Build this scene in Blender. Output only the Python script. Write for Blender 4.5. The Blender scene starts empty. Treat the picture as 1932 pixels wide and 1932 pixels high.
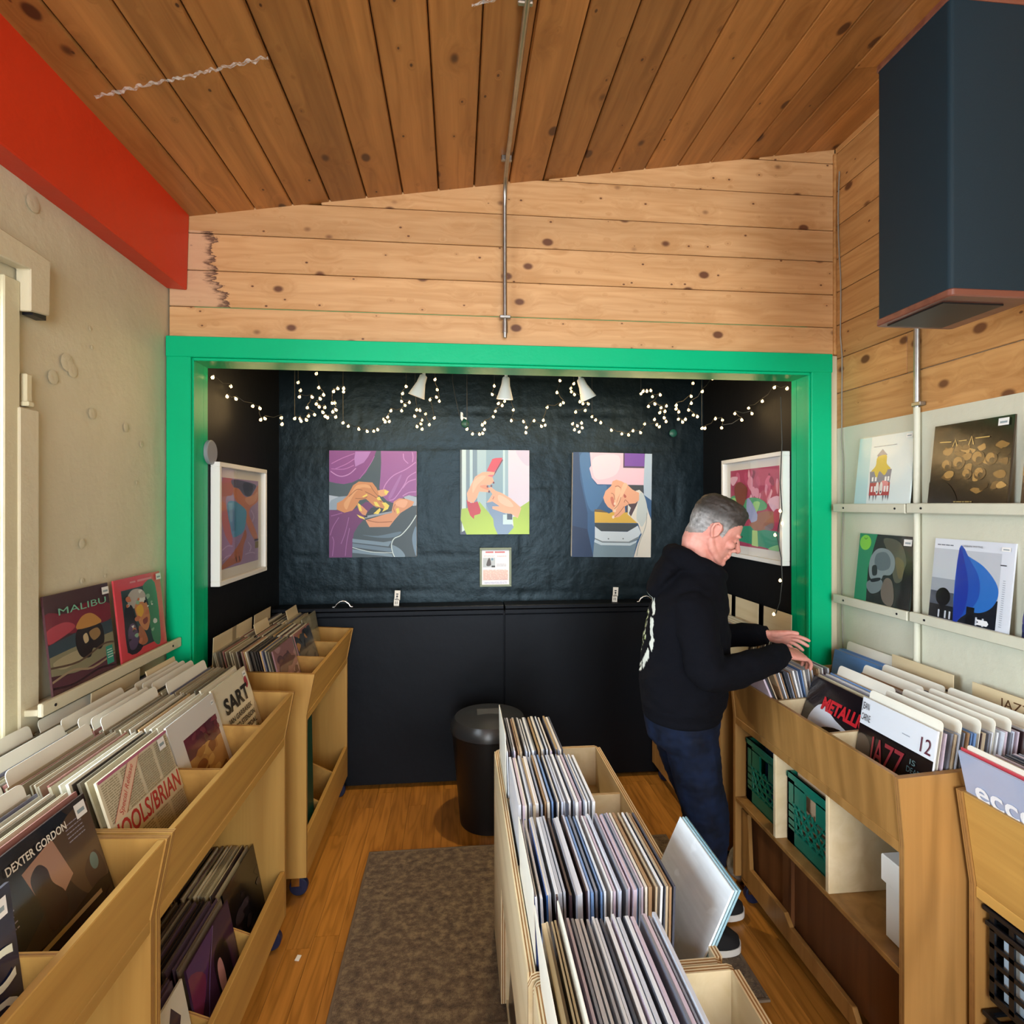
import bpy, bmesh, math, random
from mathutils import Vector, Matrix, noise

random.seed(11)
scene = bpy.context.scene
COL = scene.collection

# ------------------------------------------------------------------ camera
EYE = Vector((0.0, 0.0, 1.75))
YAW = math.radians(5.6)
cam_data = bpy.data.cameras.new('camera')
cam_data.sensor_fit = 'HORIZONTAL'
cam_data.sensor_width = 36.0
cam_data.lens = 36.0 * 1050.0 / 1932.0
cam_data.shift_y = -16.0 / 1932.0
cam_data.clip_start = 0.02
cam = bpy.data.objects.new('camera', cam_data)
cam.location = EYE
cam.rotation_euler = (math.radians(90), 0, -YAW)
COL.objects.link(cam)
scene.camera = cam

# ------------------------------------------------------------------ view
scene.view_settings.view_transform = 'Standard'
scene.view_settings.look = 'None'
scene.view_settings.gamma = 1.0
scene.view_settings.use_curve_mapping = False
scene.view_settings.exposure = 0.5
scene.cycles.use_denoising = True
scene.cycles.max_bounces = 5
scene.cycles.diffuse_bounces = 3
scene.cycles.glossy_bounces = 2
scene.cycles.transmission_bounces = 3
scene.cycles.transparent_max_bounces = 8
scene.cycles.use_adaptive_sampling = True
scene.cycles.adaptive_threshold = 0.07
scene.cycles.adaptive_min_samples = 16
scene.cycles.caustics_reflective = False
scene.cycles.caustics_refractive = False
scene.cycles.sample_clamp_indirect = 6.0

# ------------------------------------------------------------------ daylight
world = bpy.data.worlds.new('sky')
scene.world = world
world.use_nodes = True
bg = world.node_tree.nodes['Background']
bg.inputs[0].default_value = (0.80, 0.90, 1.0, 1)
bg.inputs[1].default_value = 1.6


def area_light(name, loc, target, sx, sy, power, color):
    d = bpy.data.lights.new(name, 'AREA')
    d.shape = 'RECTANGLE'
    d.size, d.size_y = sx, sy
    d.energy = power
    d.color = color
    o = bpy.data.objects.new(name, d)
    o.location = loc
    v = Vector(target) - Vector(loc)
    o.rotation_euler = v.to_track_quat('-Z', 'Y').to_euler()
    COL.objects.link(o)
    return o


# sky light entering through the shop front behind the camera and the side window
area_light('shop_front_daylight', (0.22, -3.05, 1.75), (0.2, 3.0, 1.55), 2.3, 2.3, 158, (0.93, 0.97, 1.0))
area_light('side_window_daylight', (-2.60, 0.45, 2.10), (1.7, 1.40, 1.25), 2.4, 2.0, 190, (0.78, 0.90, 1.0))


# ------------------------------------------------------------------ helpers
def hexc(h, a=1.0):
    h = h.lstrip('#')
    r = []
    for i in (0, 2, 4):
        c = int(h[i:i + 2], 16) / 255.0
        r.append(c / 12.92 if c <= 0.04045 else ((c + 0.055) / 1.055) ** 2.4)
    return (r[0], r[1], r[2], a)


def link(o, parent=None):
    COL.objects.link(o)
    if parent is not None:
        o.parent = parent
    return o


def tag(o, label, cat, group=None, kind=None):
    o['label'] = label
    o['category'] = cat
    if group:
        o['group'] = group
    if kind:
        o['kind'] = kind
    return o


def struct(o):
    o['kind'] = 'structure'
    return o


def empty(name, loc=(0, 0, 0), rz=0.0):
    o = bpy.data.objects.new(name, None)
    o.empty_display_size = 0.05
    o.location = loc
    o.rotation_euler = (0, 0, rz)
    return link(o)


class MB:
    """collects polygons for one mesh"""

    def __init__(self):
        self.v, self.f, self.m = [], [], []

    def add(self, vs, fs, mi=0):
        b = len(self.v)
        self.v += [tuple(p) for p in vs]
        for k, f in enumerate(fs):
            self.f.append([b + i for i in f])
            self.m.append(mi[k] if isinstance(mi, (list, tuple)) else mi)
        return self

    def box(self, x0, y0, z0, x1, y1, z1, mi=0):
        vs = [(x0, y0, z0), (x1, y0, z0), (x1, y1, z0), (x0, y1, z0),
              (x0, y0, z1), (x1, y0, z1), (x1, y1, z1), (x0, y1, z1)]
        fs = [(0, 3, 2, 1), (4, 5, 6, 7), (0, 1, 5, 4), (1, 2, 6, 5), (2, 3, 7, 6), (3, 0, 4, 7)]
        return self.add(vs, fs, mi)

    def prism(self, prof, axis, a, b, layers=1, mcap=0, medge=None):
        """profile (2D points in the other two axes, in xyz order) extruded along axis from a to b;
        layers > 1 gives the laminated edges of plywood"""
        n = len(prof)

        def P(p, t):
            if axis == 'x':
                return (t, p[0], p[1])
            if axis == 'y':
                return (p[0], t, p[1])
            return (p[0], p[1], t)
        vs = []
        for k in range(layers + 1):
            t = a + (b - a) * k / layers
            vs += [P(p, t) for p in prof]
        fs, mi = [list(range(n))[::-1], [layers * n + i for i in range(n)]], [mcap, mcap]
        for k in range(layers):
            for i in range(n):
                j = (i + 1) % n
                fs.append([k * n + i, k * n + j, (k + 1) * n + j, (k + 1) * n + i])
                mi.append(mcap if medge is None else (medge if k % 2 else mcap))
        return self.add(vs, fs, mi)

    def cyl(self, p0, p1, r0, r1=None, n=16, mi=0, cap=True):
        r1 = r0 if r1 is None else r1
        p0, p1 = Vector(p0), Vector(p1)
        d = (p1 - p0).normalized()
        a = d.orthogonal().normalized()
        b = d.cross(a)
        vs = []
        for p, r in ((p0, r0), (p1, r1)):
            for i in range(n):
                t = 2 * math.pi * i / n
                vs.append(p + (a * math.cos(t) + b * math.sin(t)) * r)
        fs = [[i, (i + 1) % n, n + (i + 1) % n, n + i] for i in range(n)]
        if cap:
            fs += [list(range(n))[::-1], [n + i for i in range(n)]]
        return self.add(vs, fs, mi)

    def tube(self, pts, r, n=8, mi=0):
        pts = [Vector(p) for p in pts]
        rr = r if isinstance(r, (list, tuple)) else [r] * len(pts)
        vs = []
        prev = None
        for i, p in enumerate(pts):
            d = (pts[min(i + 1, len(pts) - 1)] - pts[max(i - 1, 0)])
            d = d.normalized() if d.length > 1e-9 else Vector((0, 0, 1))
            a = d.orthogonal().normalized() if prev is None else (prev - d * prev.dot(d)).normalized()
            prev = a
            b = d.cross(a)
            for k in range(n):
                t = 2 * math.pi * k / n
                vs.append(p + (a * math.cos(t) + b * math.sin(t)) * rr[i])
        fs = []
        for i in range(len(pts) - 1):
            for k in range(n):
                j = (k + 1) % n
                fs.append([i * n + k, i * n + j, (i + 1) * n + j, (i + 1) * n + k])
        fs += [list(range(n))[::-1], [(len(pts) - 1) * n + k for k in range(n)]]
        return self.add(vs, fs, mi)

    def lathe(self, prof, n=24, c=(0, 0, 0), mi=0):
        vs = []
        for r, z in prof:
            for i in range(n):
                t = 2 * math.pi * i / n
                vs.append((c[0] + r * math.cos(t), c[1] + r * math.sin(t), c[2] + z))
        fs = []
        for k in range(len(prof) - 1):
            for i in range(n):
                j = (i + 1) % n
                fs.append([k * n + i, k * n + j, (k + 1) * n + j, (k + 1) * n + i])
        fs += [list(range(n))[::-1], [(len(prof) - 1) * n + i for i in range(n)]]
        return self.add(vs, fs, mi)

    def mesh(self, name):
        me = bpy.data.meshes.new(name)
        me.from_pydata(self.v, [], self.f)
        me.polygons.foreach_set('material_index', self.m)
        me.update()
        return me

    def build(self, name, mats, parent=None, smooth=False, bevel=0.0, seg=1, matrix=None):
        me = self.mesh(name)
        for m in (mats if isinstance(mats, (list, tuple)) else [mats]):
            me.materials.append(m)
        o = bpy.data.objects.new(name, me)
        link(o, parent)
        if matrix is not None:
            o.matrix_local = matrix
        fix_normals(me)
        if smooth:
            smooth_mesh(me)
        if bevel:
            b = o.modifiers.new('bevel', 'BEVEL')
            b.width = bevel
            b.segments = seg
            b.limit_method = 'ANGLE'
            b.angle_limit = math.radians(40)
        return o


def fix_normals(me):
    bm = bmesh.new()
    bm.from_mesh(me)
    bmesh.ops.recalc_face_normals(bm, faces=bm.faces)
    bm.to_mesh(me)
    bm.free()


def smooth_mesh(me, angle=40):
    me.polygons.foreach_set('use_smooth', [True] * len(me.polygons))
    try:
        me.set_sharp_from_angle(angle=math.radians(angle))
    except Exception:
        pass


def frame_matrix(O, U, V):
    """local x = U, y = V, z = front normal, origin O"""
    U, V = Vector(U).normalized(), Vector(V).normalized()
    N = U.cross(V)
    return Matrix(((U.x, V.x, N.x, O[0]), (U.y, V.y, N.y, O[1]), (U.z, V.z, N.z, O[2]), (0, 0, 0, 1)))


# ------------------------------------------------------------------ materials
class NT:
    def __init__(self, name):
        self.mat = bpy.data.materials.new(name)
        self.mat.use_nodes = True
        self.t = self.mat.node_tree
        self.b = self.t.nodes['Principled BSDF']

    def n(self, kind, **kw):
        nd = self.t.nodes.new(kind)
        for k, v in kw.items():
            if k.startswith('i_'):
                key = k[2:]
                key = int(key) if key.isdigit() else key.replace('_', ' ')
                nd.inputs[key].default_value = v
            else:
                setattr(nd, k, v)
        return nd

    def l(self, a, b):
        self.t.links.new(a, b)
        return self

    def math(self, op, a, b=None, c=None):
        nd = self.n('ShaderNodeMath', operation=op)
        for i, x in enumerate((a, b, c)):
            if x is None:
                continue
            if hasattr(x, 'links') or hasattr(x, 'is_linked'):
                self.l(x, nd.inputs[i])
            else:
                nd.inputs[i].default_value = x
        return nd.outputs[0]

    def mix(self, fac, a, b, mode='MIX'):
        nd = self.n('ShaderNodeMix', data_type='RGBA', blend_type=mode)
        for i, x in ((0, fac), (6, a), (7, b)):
            if hasattr(x, 'is_linked'):
                self.l(x, nd.inputs[i])
            else:
                nd.inputs[i].default_value = x
        return nd.outputs[2]

    def ramp(self, fac, stops):
        nd = self.n('ShaderNodeValToRGB')
        cr = nd.color_ramp
        while len(cr.elements) < len(stops):
            cr.elements.new(0.5)
        for e, (p, c) in zip(cr.elements, stops):
            e.position = p
            e.color = c
        self.l(fac, nd.inputs[0])
        return nd.outputs[0]

    def bump(self, h, strength=0.2, dist=0.01):
        nd = self.n('ShaderNodeBump')
        nd.inputs['Strength'].default_value = strength
        nd.inputs['Distance'].default_value = dist
        self.l(h, nd.inputs['Height'])
        self.l(nd.outputs[0], self.b.inputs['Normal'])

    def set(self, **kw):
        names = dict(color='Base Color', rough='Roughness', metal='Metallic', spec='Specular IOR Level',
                     coat='Coat Weight', coat_rough='Coat Roughness', emit='Emission Color',
                     estr='Emission Strength', trans='Transmission Weight', ior='IOR', alpha='Alpha',
                     sss='Subsurface Weight', sheen='Sheen Weight')
        for k, v in kw.items():
            s = self.b.inputs[names[k]]
            if hasattr(v, 'is_linked'):
                self.l(v, s)
            else:
                s.default_value = v
        return self


def plain(name, col, rough=0.6, metal=0.0, spec=0.5, var=0.0, vscale=20.0, bump=0.0, bscale=60.0, **kw):
    t = NT(name)
    c = hexc(col) if isinstance(col, str) else col
    t.set(rough=rough, metal=metal, spec=spec, **kw)
    if var or bump:
        tc = t.n('ShaderNodeTexCoord')
    if var:
        nz = t.n('ShaderNodeTexNoise')
        nz.inputs['Scale'].default_value = vscale
        nz.inputs['Detail'].default_value = 5
        t.l(tc.outputs['Object'], nz.inputs['Vector'])
        d = tuple(x * (1 - var) for x in c[:3]) + (1,)
        l = tuple(min(1, x * (1 + var)) for x in c[:3]) + (1,)
        t.set(color=t.ramp(nz.outputs[0], [(0.3, d), (0.7, l)]))
    else:
        t.set(color=c)
    if bump:
        nb = t.n('ShaderNodeTexNoise')
        nb.inputs['Scale'].default_value = bscale
        nb.inputs['Detail'].default_value = 6
        t.l(tc.outputs['Object'], nb.inputs['Vector'])
        t.bump(nb.outputs[0], bump, 0.01)
    return t.mat


def wood(name, light, dark, axis='x', knot=None, knot_size=0.10, grain=26.0, rough=0.55, vary=0.25,
         coat=0.0, band=0.5, kscale=3.0, blotch=0.35, bump=0.12, stain=False):
    """sawn timber: grain drawn out along one axis, oval knots, a tone of its own for every board"""
    t = NT(name)
    tc = t.n('ShaderNodeTexCoord')
    oi = t.n('ShaderNodeObjectInfo')
    off = t.n('ShaderNodeCombineXYZ')
    for i, k in enumerate((37.0, 71.0, 53.0)):
        t.l(t.math('MULTIPLY', oi.outputs['Random'], k), off.inputs[i])
    add = t.n('ShaderNodeVectorMath', operation='ADD')
    t.l(tc.outputs['Object'], add.inputs[0])
    t.l(off.outputs[0], add.inputs[1])
    ax = 'xyz'.index(axis)
    knotmask = None
    P = add.outputs[0]
    if knot:
        mk = t.n('ShaderNodeMapping')
        sc = [kscale * 1.5] * 3
        sc[ax] = kscale * 1.0
        mk.inputs['Scale'].default_value = sc
        t.l(P, mk.inputs['Vector'])
        vo = t.n('ShaderNodeTexVoronoi', feature='F1')
        vo.inputs['Scale'].default_value = 1.0
        t.l(mk.outputs[0], vo.inputs['Vector'])
        dist = vo.outputs['Distance']
        # a second, finer scatter of pin knots
        mk2 = t.n('ShaderNodeMapping')
        mk2.inputs['Scale'].default_value = [q * 2.3 for q in sc]
        mk2.inputs['Location'].default_value = (3.1, 7.7, 5.3)
        t.l(P, mk2.inputs['Vector'])
        vo2 = t.n('ShaderNodeTexVoronoi', feature='F1')
        vo2.inputs['Scale'].default_value = 1.0
        t.l(mk2.outputs[0], vo2.inputs['Vector'])
        dist = t.math('MINIMUM', dist, t.math('MULTIPLY_ADD', vo2.outputs['Distance'], 1.8, 0.0))
        kn = t.n('ShaderNodeMapRange', interpolation_type='SMOOTHSTEP')
        kn.inputs['From Min'].default_value = knot_size
        kn.inputs['From Max'].default_value = knot_size * 0.55
        t.l(dist, kn.inputs['Value'])
        knotmask = kn.outputs[0]
        halo = t.n('ShaderNodeMapRange', interpolation_type='SMOOTHSTEP')
        halo.inputs['From Min'].default_value = knot_size * 3.2
        halo.inputs['From Max'].default_value = knot_size * 0.6
        t.l(dist, halo.inputs['Value'])
    mp = t.n('ShaderNodeMapping')
    sc = [grain] * 3
    sc[ax] = grain * 0.045
    mp.inputs['Scale'].default_value = sc
    t.l(P, mp.inputs['Vector'])
    warp = mp.outputs[0]
    if knot:
        w2 = t.n('ShaderNodeVectorMath', operation='ADD')
        cm = t.n('ShaderNodeCombineXYZ')
        for i in range(3):
            if i != ax:
                t.l(t.math('MULTIPLY', halo.outputs[0], 1.1), cm.inputs[i])
        t.l(mp.outputs[0], w2.inputs[0])
        t.l(cm.outputs[0], w2.inputs[1])
        warp = w2.outputs[0]
    n1 = t.n('ShaderNodeTexNoise')
    n1.inputs['Scale'].default_value = 1.0
    n1.inputs['Detail'].default_value = 4
    n1.inputs['Roughness'].default_value = 0.62
    n1.inputs['Distortion'].default_value = 0.6
    t.l(warp, n1.inputs['Vector'])
    # growth rings: sine of a slow noise
    mp2 = t.n('ShaderNodeMapping')
    sc = [grain * 0.28] * 3
    sc[ax] = grain * 0.028
    mp2.inputs['Scale'].default_value = sc
    t.l(P, mp2.inputs['Vector'])
    n2 = t.n('ShaderNodeTexNoise')
    n2.inputs['Scale'].default_value = 1.0
    n2.inputs['Detail'].default_value = 2
    t.l(mp2.outputs[0], n2.inputs['Vector'])
    rings = t.math('SINE', t.math('MULTIPLY', n2.outputs[0], 46.0))
    rings = t.math('MULTIPLY_ADD', rings, 0.5, 0.5)
    rings = t.math('POWER', rings, 2.5)
    g = t.math('ADD', t.math('MULTIPLY', n1.outputs[0], 1.0 - band * 0.35), t.math('MULTIPLY', rings, band * 0.35))
    col = t.ramp(g, [(0.28, hexc(light)), (0.78, hexc(dark))])
    # broad tone changes inside a board (heartwood) and between boards
    mp3 = t.n('ShaderNodeMapping')
    sc = [7.0] * 3
    sc[ax] = 0.7
    mp3.inputs['Scale'].default_value = sc
    t.l(P, mp3.inputs['Vector'])
    n3 = t.n('ShaderNodeTexNoise')
    n3.inputs['Scale'].default_value = 1.0
    n3.inputs['Detail'].default_value = 1.5
    t.l(mp3.outputs[0], n3.inputs['Vector'])
    tone = t.math('MULTIPLY_ADD', t.math('SUBTRACT', n3.outputs[0], 0.5), blotch * 2, 1.0)
    tone = t.math('MULTIPLY', tone, t.math('MULTIPLY_ADD', oi.outputs['Random'], vary, 1.0 - vary * 0.6))
    hs = t.n('ShaderNodeHueSaturation')
    t.l(col, hs.inputs['Color'])
    t.l(tone, hs.inputs['Value'])
    col = hs.outputs[0]
    if knot:
        k2 = t.mix(t.math('MULTIPLY', halo.outputs[0], 0.35), col, hexc(dark))
        col = t.mix(t.math('MULTIPLY', knotmask, 0.92), k2, hexc(knot))
    if stain:
        # an old water stain at the left end of the wall: washed-out wood with a ragged dark rim
        ge = t.n('ShaderNodeNewGeometry')
        sx = t.n('ShaderNodeSeparateXYZ')
        t.l(ge.outputs['Position'], sx.inputs[0])
        ms = t.n('ShaderNodeMapping')
        ms.inputs['Scale'].default_value = (6, 1, 24)
        t.l(ge.outputs['Position'], ms.inputs['Vector'])
        ns = t.n('ShaderNodeTexNoise')
        ns.inputs['Scale'].default_value = 1.0
        ns.inputs['Detail'].default_value = 6
        ns.inputs['Roughness'].default_value = 0.7
        t.l(ms.outputs[0], ns.inputs['Vector'])
        edge = t.math('MULTIPLY_ADD', ns.outputs[0], 0.26, -1.155)
        low = t.math('MULTIPLY_ADD', t.math('SUBTRACT', 2.80, sx.outputs[2]), 0.22, edge)
        d = t.math('SUBTRACT', low, sx.outputs[0])
        inz = t.math('MULTIPLY', t.math('GREATER_THAN', sx.outputs[2], 2.585), t.math('LESS_THAN', sx.outputs[2], 2.905))
        inside = t.math('MULTIPLY', t.math('GREATER_THAN', d, 0.0), inz)
        rim = t.n('ShaderNodeMapRange', interpolation_type='SMOOTHSTEP')
        rim.inputs['From Min'].default_value = 0.048
        rim.inputs['From Max'].default_value = 0.004
        t.l(d, rim.inputs['Value'])
        rimf = t.math('MULTIPLY', rim.outputs[0], inside)
        col = t.mix(t.math('MULTIPLY', inside, 0.55), col, hexc('#C7A488'))
        col = t.mix(t.math('MULTIPLY', rimf, 0.85), col, hexc('#3A1A14'))
    t.set(color=col, rough=rough, coat=coat, coat_rough=0.25, spec=0.4)
    t.bump(g, bump, 0.004)
    return t.mat


def painted(name, col, rough=0.5, bump=0.25, bscale=12.0, var=0.06, spec=0.5, grain=None):
    """brush-painted surface: slow lumps, fine brush texture"""
    t = NT(name)
    tc = t.n('ShaderNodeTexCoord')
    c = hexc(col)
    n1 = t.n('ShaderNodeTexNoise')
    n1.inputs['Scale'].default_value = bscale
    n1.inputs['Detail'].default_value = 8
    n1.inputs['Roughness'].default_value = 0.6
    t.l(tc.outputs['Object'], n1.inputs['Vector'])
    n2 = t.n('ShaderNodeTexNoise')
    n2.inputs['Scale'].default_value = 2.2
    n2.inputs['Detail'].default_value = 3
    t.l(tc.outputs['Object'], n2.inputs['Vector'])
    lo = tuple(x * (1 - var) for x in c[:3]) + (1,)
    hi = tuple(min(1, x * (1 + var)) for x in c[:3]) + (1,)
    t.set(color=t.ramp(n2.outputs[0], [(0.3, lo), (0.7, hi)]), rough=rough, spec=spec)
    t.bump(n1.outputs[0], bump, 0.02)
    return t.mat


M = {}
M['pine_wall'] = wood('pine_wall', '#CFA474', '#B58654', 'x', knot='#5A3220', knot_size=0.165, kscale=5.2, rough=0.5,
                      coat=0.12, vary=0.14, blotch=0.16, band=0.35, grain=34.0, stain=True)
M['pine_wall_side'] = wood('pine_wall_side', '#CC9A60', '#A8733E', 'y', knot='#5A3018', knot_size=0.15, kscale=4.4,
                           rough=0.5, coat=0.12, vary=0.2, blotch=0.22, band=0.4, grain=34.0)
M['pine_ceiling'] = wood('pine_ceiling', '#B07840', '#855427', 'y', knot='#3A1C10', knot_size=0.14, kscale=4.0,
                         rough=0.42, coat=0.25, vary=0.40, blotch=0.50, band=0.35)
M['groove'] = plain('groove', '#5A3820', 0.9)
M['oak_floor'] = wood('oak_floor', '#B87C34', '#8A581C', 'y', grain=44.0, rough=0.34, coat=0.25, vary=0.22, blotch=0.3,
                      band=0.7, bump=0.05)
M['ply'] = wood('birch_plywood', '#C0964E', '#A2783A', 'y', grain=16.0, rough=0.5, vary=0.1, blotch=0.2, band=0.35,
                coat=0.1, bump=0.04)
M['ply_up'] = wood('birch_plywood_upright', '#BE954E', '#A07638', 'z', grain=15.0, rough=0.5, vary=0.1, blotch=0.2,
                   band=0.35, coat=0.1, bump=0.04)
M['ply_dark'] = wood('stained_plywood', '#A57B44', '#7E5A2C', 'z', grain=15.0, rough=0.45, vary=0.1, blotch=0.3,
                     band=0.5, coat=0.2, bump=0.04)
M['ply_brown'] = wood('brown_plywood', '#6B4324', '#4A2B14', 'z', grain=15.0, rough=0.5, vary=0.1, blotch=0.3,
                      band=0.5, coat=0.1, bump=0.04)
M['ply_edge'] = plain('plywood_edge_core', '#8B6234', 0.75, var=0.2, vscale=50)
M['ply_pale'] = wood('pale_plywood', '#DACAA8', '#C6B288', 'y', grain=13.0, rough=0.5, vary=0.1, blotch=0.2, band=0.3,
                     bump=0.04)
M['cream_wall'] = painted('cream_wall_paint', '#CBC3A8', 0.55, 0.2, 9.0, 0.05)
M['cream_trim'] = painted('cream_trim_paint', '#CFC6AA', 0.5, 0.15, 25.0, 0.05)
M['pale_wall'] = painted('pale_wall_paint', '#CBCBB8', 0.5, 0.25, 9.0, 0.04)
M['white_trim'] = painted('white_trim_paint', '#CFC7A6', 0.45, 0.12, 25.0, 0.05)
M['red'] = painted('red_paint', '#D63A1C', 0.42, 0.15, 9.0, 0.08, spec=0.3)
M['green'] = painted('green_paint', '#00B27A', 0.36, 0.08, 14.0, 0.04, spec=0.22)
M['black_wall'] = painted('black_wall_paint', '#0A1318', 0.38, 0.32, 9.0, 0.25, spec=0.34)
M['black_wall'].node_tree.nodes['Principled BSDF'].inputs['Specular Tint'].default_value = (0.62, 0.86, 1.0, 1)
M['black_flat'] = painted('black_flat_paint', '#06070A', 0.6, 0.1, 9.0, 0.2, spec=0.3)
M['black_cabinet'] = painted('black_cabinet_paint', '#050609', 0.5, 0.12, 6.0, 0.2, spec=0.25)
M['black_cabinet'].node_tree.nodes['Principled BSDF'].inputs['Specular Tint'].default_value = (0.75, 0.85, 1.0, 1)
M['galv'] = plain('galvanised_steel', '#A9AAA6', 0.35, 1.0, var=0.12, vscale=30)
M['chrome'] = plain('chrome', '#D0D0D0', 0.15, 1.0)
M['white_plastic'] = plain('white_plastic', '#E9E9E4', 0.35)
M['black_plastic'] = plain('black_plastic', '#08090b', 0.4)
M['rubber_blue'] = plain('blue_rubber_wheel', '#131c3a', 0.45)
M['dark_metal'] = plain('dark_metal', '#33343a', 0.4, 0.8)
M['white_card'] = plain('white_divider_card', '#E8E6D8', 0.4, var=0.04, vscale=8)
M['canvas'] = plain('canvas_edge', '#E4E2DC', 0.8)
M['white_frame'] = plain('white_frame_lacquer', '#EDEDE8', 0.4)
M['mat_board'] = plain('mat_board', '#E6E5E0', 0.8)


def glassy(name, col=(1, 1, 1, 1), rough=0.03, alpha=0.12):
    """thin clear sheet: mostly see-through with surface reflections"""
    t = NT(name)
    tr = t.n('ShaderNodeBsdfTransparent')
    gl = t.n('ShaderNodeBsdfGlossy')
    gl.inputs['Roughness'].default_value = rough
    tr.inputs[0].default_value = col
    lw = t.n('ShaderNodeLayerWeight')
    lw.inputs['Blend'].default_value = 0.5
    mx = t.n('ShaderNodeMixShader')
    t.l(t.math('MULTIPLY_ADD', t.math('POWER', lw.outputs['Facing'], 5.0), 0.55, alpha * 0.3), mx.inputs[0])
    t.l(tr.outputs[0], mx.inputs[1])
    t.l(gl.outputs[0], mx.inputs[2])
    t.l(mx.outputs[0], t.t.nodes['Material Output'].inputs['Surface'])
    return t.mat


M['glass'] = glassy('clear_glass')
M['film'] = glassy('clear_film', rough=0.12, alpha=0.14)
M['tape'] = plain('clear_tape', '#F4F4F0', 0.10, alpha=0.30, spec=0.9)


def sleeve_material():
    """card sleeve in a clear outer bag; the colour belongs to each sleeve"""
    t = NT('record_sleeve_card')
    oi = t.n('ShaderNodeObjectInfo')
    tc = t.n('ShaderNodeTexCoord')
    mp = t.n('ShaderNodeMapping')
    mp.inputs['Scale'].default_value = (9, 60, 300)
    t.l(tc.outputs['Object'], mp.inputs['Vector'])
    nz = t.n('ShaderNodeTexNoise')
    nz.inputs['Scale'].default_value = 1.0
    nz.inputs['Detail'].default_value = 4
    t.l(mp.outputs[0], nz.inputs['Vector'])
    hs = t.n('ShaderNodeHueSaturation')
    t.l(oi.outputs['Color'], hs.inputs['Color'])
    t.l(t.math('MULTIPLY_ADD', nz.outputs[0], 0.36, 0.82), hs.inputs['Value'])
    t.set(color=hs.outputs[0], rough=0.35, coat=0.35, coat_rough=0.12)
    return t.mat


M['sleeve'] = sleeve_material()


def print_material():
    t = NT('printed_colours')
    a = t.n('ShaderNodeAttribute', attribute_name='Col')
    t.set(color=a.outputs['Color'], rough=0.45)
    return t.mat


M['print'] = print_material()
t_ = NT('glossy_printed_colours')
a_ = t_.n('ShaderNodeAttribute', attribute_name='Col')
t_.set(color=a_.outputs['Color'], rough=0.25, coat=0.4, coat_rough=0.1)
M['print_gloss'] = t_.mat

# ------------------------------------------------------------------ the room shell
XL, XR, YB, YF = -1.21, 1.78, 2.47, -3.2          # main room
AL, AR, AY = -1.115, 1.655, 3.62                  # alcove sides and back
AJ = 2.61                                         # back of the green jambs
HZ = 2.355                                        # underside of the green header


def ceil_z(x):
    return 2.965 + 0.1587 * (x + 1.12)


# floor: strips of laminate, each plank its own piece
fl = struct(MB().box(XL - .15, YF, -0.06, XR + .15, AY + .1, -0.012).build('floor', M['groove']))
PW = 0.098
ncol = int((XR - XL + 0.1) / PW) + 1
for i in range(ncol):
    x0 = XL - 0.05 + i * PW
    y = -0.36
    L = random.uniform(0.25, 1.2)
    while y < AY:
        y1 = min(y + L, AY + 0.02)
        mb = MB().box(0, 0, -0.012, PW - 0.0012, y1 - y - 0.0012, 0)
        o = mb.build('floor_plank', M['oak_floor'], fl)
        o.location = (x0, y, 0)
        y = y1
        L = random.choice((0.75, 0.95, 1.2))
# the rest of the shop floor, behind the camera
MB().box(XL - .1, YF, -0.012, XR + .1, -0.36, -0.001).build('floor_behind', M['oak_floor'], fl)

# ceiling: tongue and groove boards that run front to back on a slope
ce = struct(MB().add([(XL - .15, YF, ceil_z(XL - .15) + .03), (XR + .1, YF, ceil_z(XR + .1) + .03),
                      (XR + .1, YB + .1, ceil_z(XR + .1) + .03), (XL - .15, YB + .1, ceil_z(XL - .15) + .03),
                      (XL - .15, YF, ceil_z(XL - .15) + .09), (XR + .1, YF, ceil_z(XR + .1) + .09),
                      (XR + .1, YB + .1, ceil_z(XR + .1) + .09), (XL - .15, YB + .1, ceil_z(XL - .15) + .09)],
                     [(0, 3, 2, 1), (4, 5, 6, 7), (0, 1, 5, 4), (1, 2, 6, 5), (2, 3, 7, 6), (3, 0, 4, 7)]).build('ceiling', M['groove']))
CW = 0.1557
for i in range(-1, 19):
    x0 = -1.170 + i * CW
    x1 = min(x0 + CW - 0.0015, XR + 0.02)
    if x0 > XR - 0.01:
        break
    cuts = [YF, YB + 0.02]
    if i in (1, 5, 9, 14, 17):
        cuts = [YF, {1: 0.3, 5: 0.2, 9: 0.9, 14: 1.35, 17: 1.95}[i], YB + 0.02]
    for a, b in zip(cuts[:-1], cuts[1:]):
        w = x1 - x0
        prof = [(0, 0.007), (0.004, 0.0), (w - 0.004, 0.0), (w, 0.007), (w, 0.028), (0, 0.028)]
        mb = MB().prism(prof, 'y', 0, b - a - 0.002)
        o = mb.build('ceiling_board', M['pine_ceiling'], ce)
        o.location = (x0, a, ceil_z(x0))
        o.rotation_euler = (0, -math.atan(0.1587), 0)

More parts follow.
